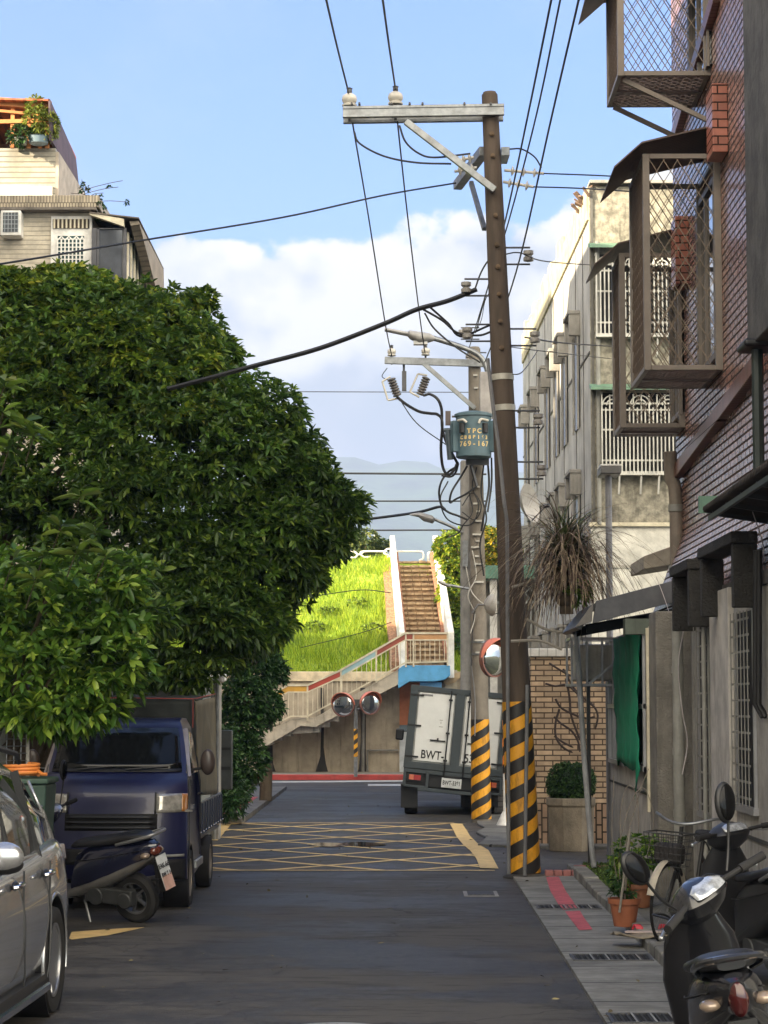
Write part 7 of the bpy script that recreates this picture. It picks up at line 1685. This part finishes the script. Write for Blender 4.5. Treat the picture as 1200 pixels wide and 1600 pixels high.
# clipped bush in the planter, bare vines, potted plants
cb = thing('bush', 'clipped round green bush growing in the concrete planter', 'bush', tuple(pl.location + Vector((0, 0, .66)))); cb.scale = (.76, .76, .98)
crown(cb, [(-.12, 0, .28, .30, .34, .27), (.16, 0, .30, .28, .34, .25), (0, 0, .2, .42, .40, .22)], 2600, 5, .045, .55, mat('leaf_box', (.05, .12, .025), .5, kind=k_leaf, var=.3, vscale=5, p=dict(c2=(.11, .2, .05), c3=(.015, .04, .012)), trans=.25), 95, shell=(.7, 1.02), rough=.05)
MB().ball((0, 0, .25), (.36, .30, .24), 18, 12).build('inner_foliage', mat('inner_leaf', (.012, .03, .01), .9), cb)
vn = thing('bare_vine', 'bare dark vine branches in front of the tan brick wall', 'vine', (0, 0, 0)); b = MB()
for pts in (((858, 1036), (872, 1045), (890, 1055), (905, 1060)), ((852, 1068), (868, 1072), (885, 1070), (900, 1082), (915, 1098)), ((868, 1092), (876, 1105), (893, 1115), (915, 1122), (930, 1120)), ((866, 1120), (876, 1130), (893, 1142), (903, 1158), (906, 1175)), ((874, 1108), (868, 1130), (869, 1152), (880, 1168), (895, 1176)), ((866, 1150), (880, 1160), (896, 1168)), ((884, 1060), (890, 1090), (893, 1120), (908, 1160)), ((905, 1085), (925, 1100), (934, 1118), (930, 1140)), ((880, 1045), (896, 1074), (912, 1090), (932, 1108))):
    b.tube(bez([at(x, y, 31.25 - .02 * i) for i, (x, y) in enumerate(pts)], 5), [.016] * (5 * (len(pts) - 1)) + [.006], 6)
b.build('branches', mat('vine_bark', (.045, .03, .025), .85), vn)
def pot(px, py, Y, r, h, label, loc=None, m=None, z0=.09):
    p = at(px, py, Y); t = thing('flower_pot', label, 'flower pot', loc or (p.x, p.y, z0)); m = m or mat('terracotta', (.34, .115, .055), .7, stain=.25, var=.15)
    MB().lathe([(r * .66, 0), (r * .70, .01), (r * .93, h * .80), (r * 1.04, h * .81), (r * 1.08, h), (r * .96, h), (r * .9, h * .85), (.001, h * .84)], 32).build('pot', m, t)
    MB().cyl((0, 0, h * .84), (0, 0, h * .88), r * .88).build('soil', mat('soil_dark', (.03, .022, .015)), t); return t
p1_ = pot(976, 1449, 19.4, .135, .24, 'terracotta flower pot with a cane and sparse plant on the kerb edge'); 
ppl = thing('potted_plant', 'sparse leafy plant with bare looping stems in the terracotta pot', 'plant', tuple(p1_.location + Vector((0, 0, .2))))
b = MB().tube([(0, 0, 0), (.05, 0, .55)], .009, 6)
for pts in (((-.02, 0, 0), (-.04, 0, .45), (.06, 0, .85), (.18, 0, .98), (.26, 0, .72), (.20, 0, .40)), ((0, .02, 0), (.02, 0, .5), (.10, .02, .80), (.16, 0, 1.0), (.22, 0, 1.15)), ((.01, 0, 0), (-.03, .02, .7), (.04, .02, 1.0), (.12, .02, .9), (.13, .02, .6)), ((-.02, .03, 0), (-.10, 0, .5), (-.08, 0, 1.1))): b.tube(bez(pts, 6), .0035, 5)
b.build('stems', mat('stem_pale', (.22, .19, .15), .8), ppl); crown(ppl, [(-.05, 0, .25, .10, .10, .20), (.0, 0, .12, .10, .1, .1)], 40, 5, .06, .5, M_leafC, 101)
p2_ = pot(1000, 1393, 21.2, .14, .22, 'brown flower pot half hidden by its leafy plant at the wall foot', m=mat('pot_orange_brown', (.22, .09, .045), .7, stain=.3))
pp2 = thing('potted_plant', 'bushy glossy-leaved plant growing in the brown pot', 'plant', tuple(p2_.location + Vector((0, 0, .2)))); crown(pp2, [(-.04, 0, .30, .22, .2, .16), (.14, 0, .32, .16, .15, .14), (-.14, 0, .1, .13, .12, .14)], 260, 5, .062, .5, M_leafB, 102); MB().tube([(0, 0, -.02), (0, 0, .25)], .012, 6).build('stem', bark(), pp2)
o = MB().tube([(0, 0, 0), (.10, 0, .72)], .011, 8).build('cane', mat('cane_grey', (.24, .22, .19), .7)); o.location = (at(967, 1430, 19.3).x, 19.25, .22); tag(o, 'grey stake leaning in front of the terracotta pot', 'stake')
# mat, flip-flops, moss
mt = MB(); n_ = 14; vs = []; fs = []
for i in range(n_ + 1):
    for j in range(6): vs.append((-.30 + .62 * i / n_, -.15 + .3 * j / 5, .012 + .012 * math.sin(i * .9 + j * .7) + (.02 if i in (0, 1) and j < 3 else 0)))
for i in range(n_):
    for j in range(5): a = i * 6 + j; fs.append((a, a + 1, a + 7, a + 6))
o = mt.add(vs, fs, True).build('doormat', mat('mat_beige', (.30, .255, .19), .9, stain=.4, bump=.01)); o.modifiers.new('s', 'SOLIDIFY').thickness = .012; c = at(1013, 1474, 18.6); o.location = (c.x - .02, 18.35, .105); o.rotation_euler.z = R(3); tag(o, 'crumpled beige mat lying on the kerb under the flip-flops', 'mat')
M_ff = mat('flipflop_red', (.55, .035, .055), .5, var=.1)
def flipflop(x, y, rz_, label):
    t = thing('flip_flop', label, 'flip-flop', (x, y, .132), (0, 0, rz_), 'pair of flip-flops'); ol = [(.045 * math.cos(a) * (1 + .15 * math.sin(a)), .125 * math.sin(a)) for a in np.linspace(0, 6.283, 26, endpoint=False)]
    MB().prism(ol, 'z', 0, .016).build('sole', mat('sole_pale', (.55, .45, .42), .7), t, bevel=.004)
    b = MB()
    for s_ in (-1, 1): b.loft([[Vector((s_ * .045 * (1 - k), .0 + .06 * k, .012 + .050 * math.sin(math.pi * (.15 + .75 * k)) + dz)) + Vector((0, dy, 0)) for dy, dz in ((-.028 * (1 - .7 * k), 0), (.028 * (1 - .7 * k), 0), (.028 * (1 - .7 * k), .006), (-.028 * (1 - .7 * k), .006))] for k in np.linspace(0, 1, 8)])
    b.build('strap', M_ff, t)
c = at(1000, 1460, 18.6); flipflop(c.x - .02, 18.42, R(84), 'left one of two red flip-flops on the beige mat'); flipflop(c.x + .20, 18.45, R(97), 'right one of two red flip-flops on the beige mat, nearer the wall')
rng = np.random.default_rng(7); n = 2600; P = np.stack([rng.uniform(2.14, 2.5, n), rng.uniform(22.6, 26.8, n), np.full(n, .086)], 1); D = np.stack([rng.normal(0, .5, n), rng.normal(0, .5, n), np.ones(n)], 1)
stuff(leaf_mesh('moss', P, D, rng.uniform(.02, .06, n), .02, mat('moss', (.07, .12, .02), .8, kind=k_leaf), droop=.1, rng=rng), 'low green weeds growing along the foot of the lean-to wall', 'weeds')
# green bin, wire rack and orange hose behind the silver car
bn = thing('wheelie_bin', 'dull green bin standing behind the silver car', 'bin', (at(30, 1300, 18.9).x, 18.9, 0)); b = MB().loft([[(x * w, y * d, z) for x, y in ((-1, -1), (1, -1), (1, 1), (-1, 1))] for z, w, d in ((.05, .20, .22), (1.33, .27, .28))], sm=False); b.build('tub', mat('bin_green', (.035, .07, .055), .6, stain=.3), bn, bevel=.02); MB().bx((-.285, -.3, 1.333), (.285, .3, 1.38)).build('lid', mat('bin_green_lid', (.04, .08, .06), .6), bn, bevel=.015)
wr = thing('wire_rack', 'upright pale wire mesh rack leaning behind the green bin', 'rack', (at(46, 1200, 19.3).x, 19.3, 0)); b = MB()
for p, q in (((-.9, 0, 0), (-.9, 0, 1.82)), ((0, 0, 0), (-.02, 0, 1.84)), ((-.9, 0, 1.82), (-.02, 0, 1.84)), ((-.9, 0, 1.40), (0, 0, 1.42))): b.cyl(p, q, .016, n=8)
b.build('frame', mat('rack_pale', (.5, .47, .43), .5, stain=.3), wr); b = MB()
for i in range(14): b.cyl((-.88 + i * .062, -.01, .4), (-.88 + i * .062, -.01, 1.82), .004, n=5)
for i in range(22): b.cyl((-.9, -.014, .45 + i * .062), (-.02, -.014, .46 + i * .062), .004, n=5)
b.build('mesh', M_steel, wr)
o = MB().tube([(.15 * math.cos(a) , .12 * math.sin(a), .02 + .006 * a / 1.3) for a in np.linspace(0, 6.283 * 3.2, 70)] + [(.20, -.11, .03), (.24, -.12, .03)], .015, 8).build('hose', mat('orange_hose', (.65, .22, .05), .5)); o.location = (at(34, 1205, 18.8).x, 18.75, 1.385); tag(o, 'coiled orange hose lying on the lid of the green bin', 'hose')
# dry twiggy plants on the left house, potted bush on its parapet
tp_ = thing('potted_bush', 'yellow-green leafy bush in a blue-grey pot on the roof parapet of the left house', 'plant', (lx(48), 40.1, lz(210)))
MB().lathe([(.12, 0), (.17, .02), (.2, .14), (.22, .15), (.001, .14)], 20).build('pot', mat('pot_bluegrey', (.14, .20, .24), .5), tp_)
crown(tp_, [(-.05, 0, .45, .22, .25, .30), (.18, 0, .35, .18, .2, .28), (-.08, 0, .72, .14, .15, .18)], 260, 6, .10, .32, mat('leaf_yellowgreen', (.18, .24, .03), .5, kind=k_leaf, p=dict(c2=(.35, .36, .06)), trans=.35), 111)
t_ = thing('potted_bush', 'small grey-green bush beside the taller one on the roof parapet', 'plant', (lx(20), 40.1, lz(210))); crown(t_, [(0, 0, .18, .24, .2, .18)], 90, 6, .09, .4, M_leafC, 112); MB().cyl((0, 0, 0), (0, 0, .12), .1, .13).build('pot', M_conc, t_)
t_ = thing('straggly_plant', 'straggly dark plant with thin trailing twigs on the cornice of the left house', 'plant', (lx(126), 39.8, lz(299))); b = MB()
for (dx, dz, ex, ez) in ((.05, .12, .70, .28), (.05, .05, .62, .16), (.1, -.1, .80, -.12), (.02, .2, -.05, .30), (-.08, .05, -.25, .05), (.1, 0, .35, .05)): b.tube(bez([(0, 0, .02), (dx, 0, dz), (ex * .6, 0, ez * .8), (ex, 0, ez)], 5), .006, 5)
b.build('stem', bark(), t_); crown(t_, [(0, 0, .12, .09, .08, .12), (.28, 0, -.1, .08, .08, .10), (.70, 0, .26, .04, .04, .04), (.78, 0, -.11, .03, .04, .03), (.45, 0, .14, .03, .03, .03), (.3, .1, -.3, .10, .1, .14)], 60, 5, .06, .6, M_leafC, 113)
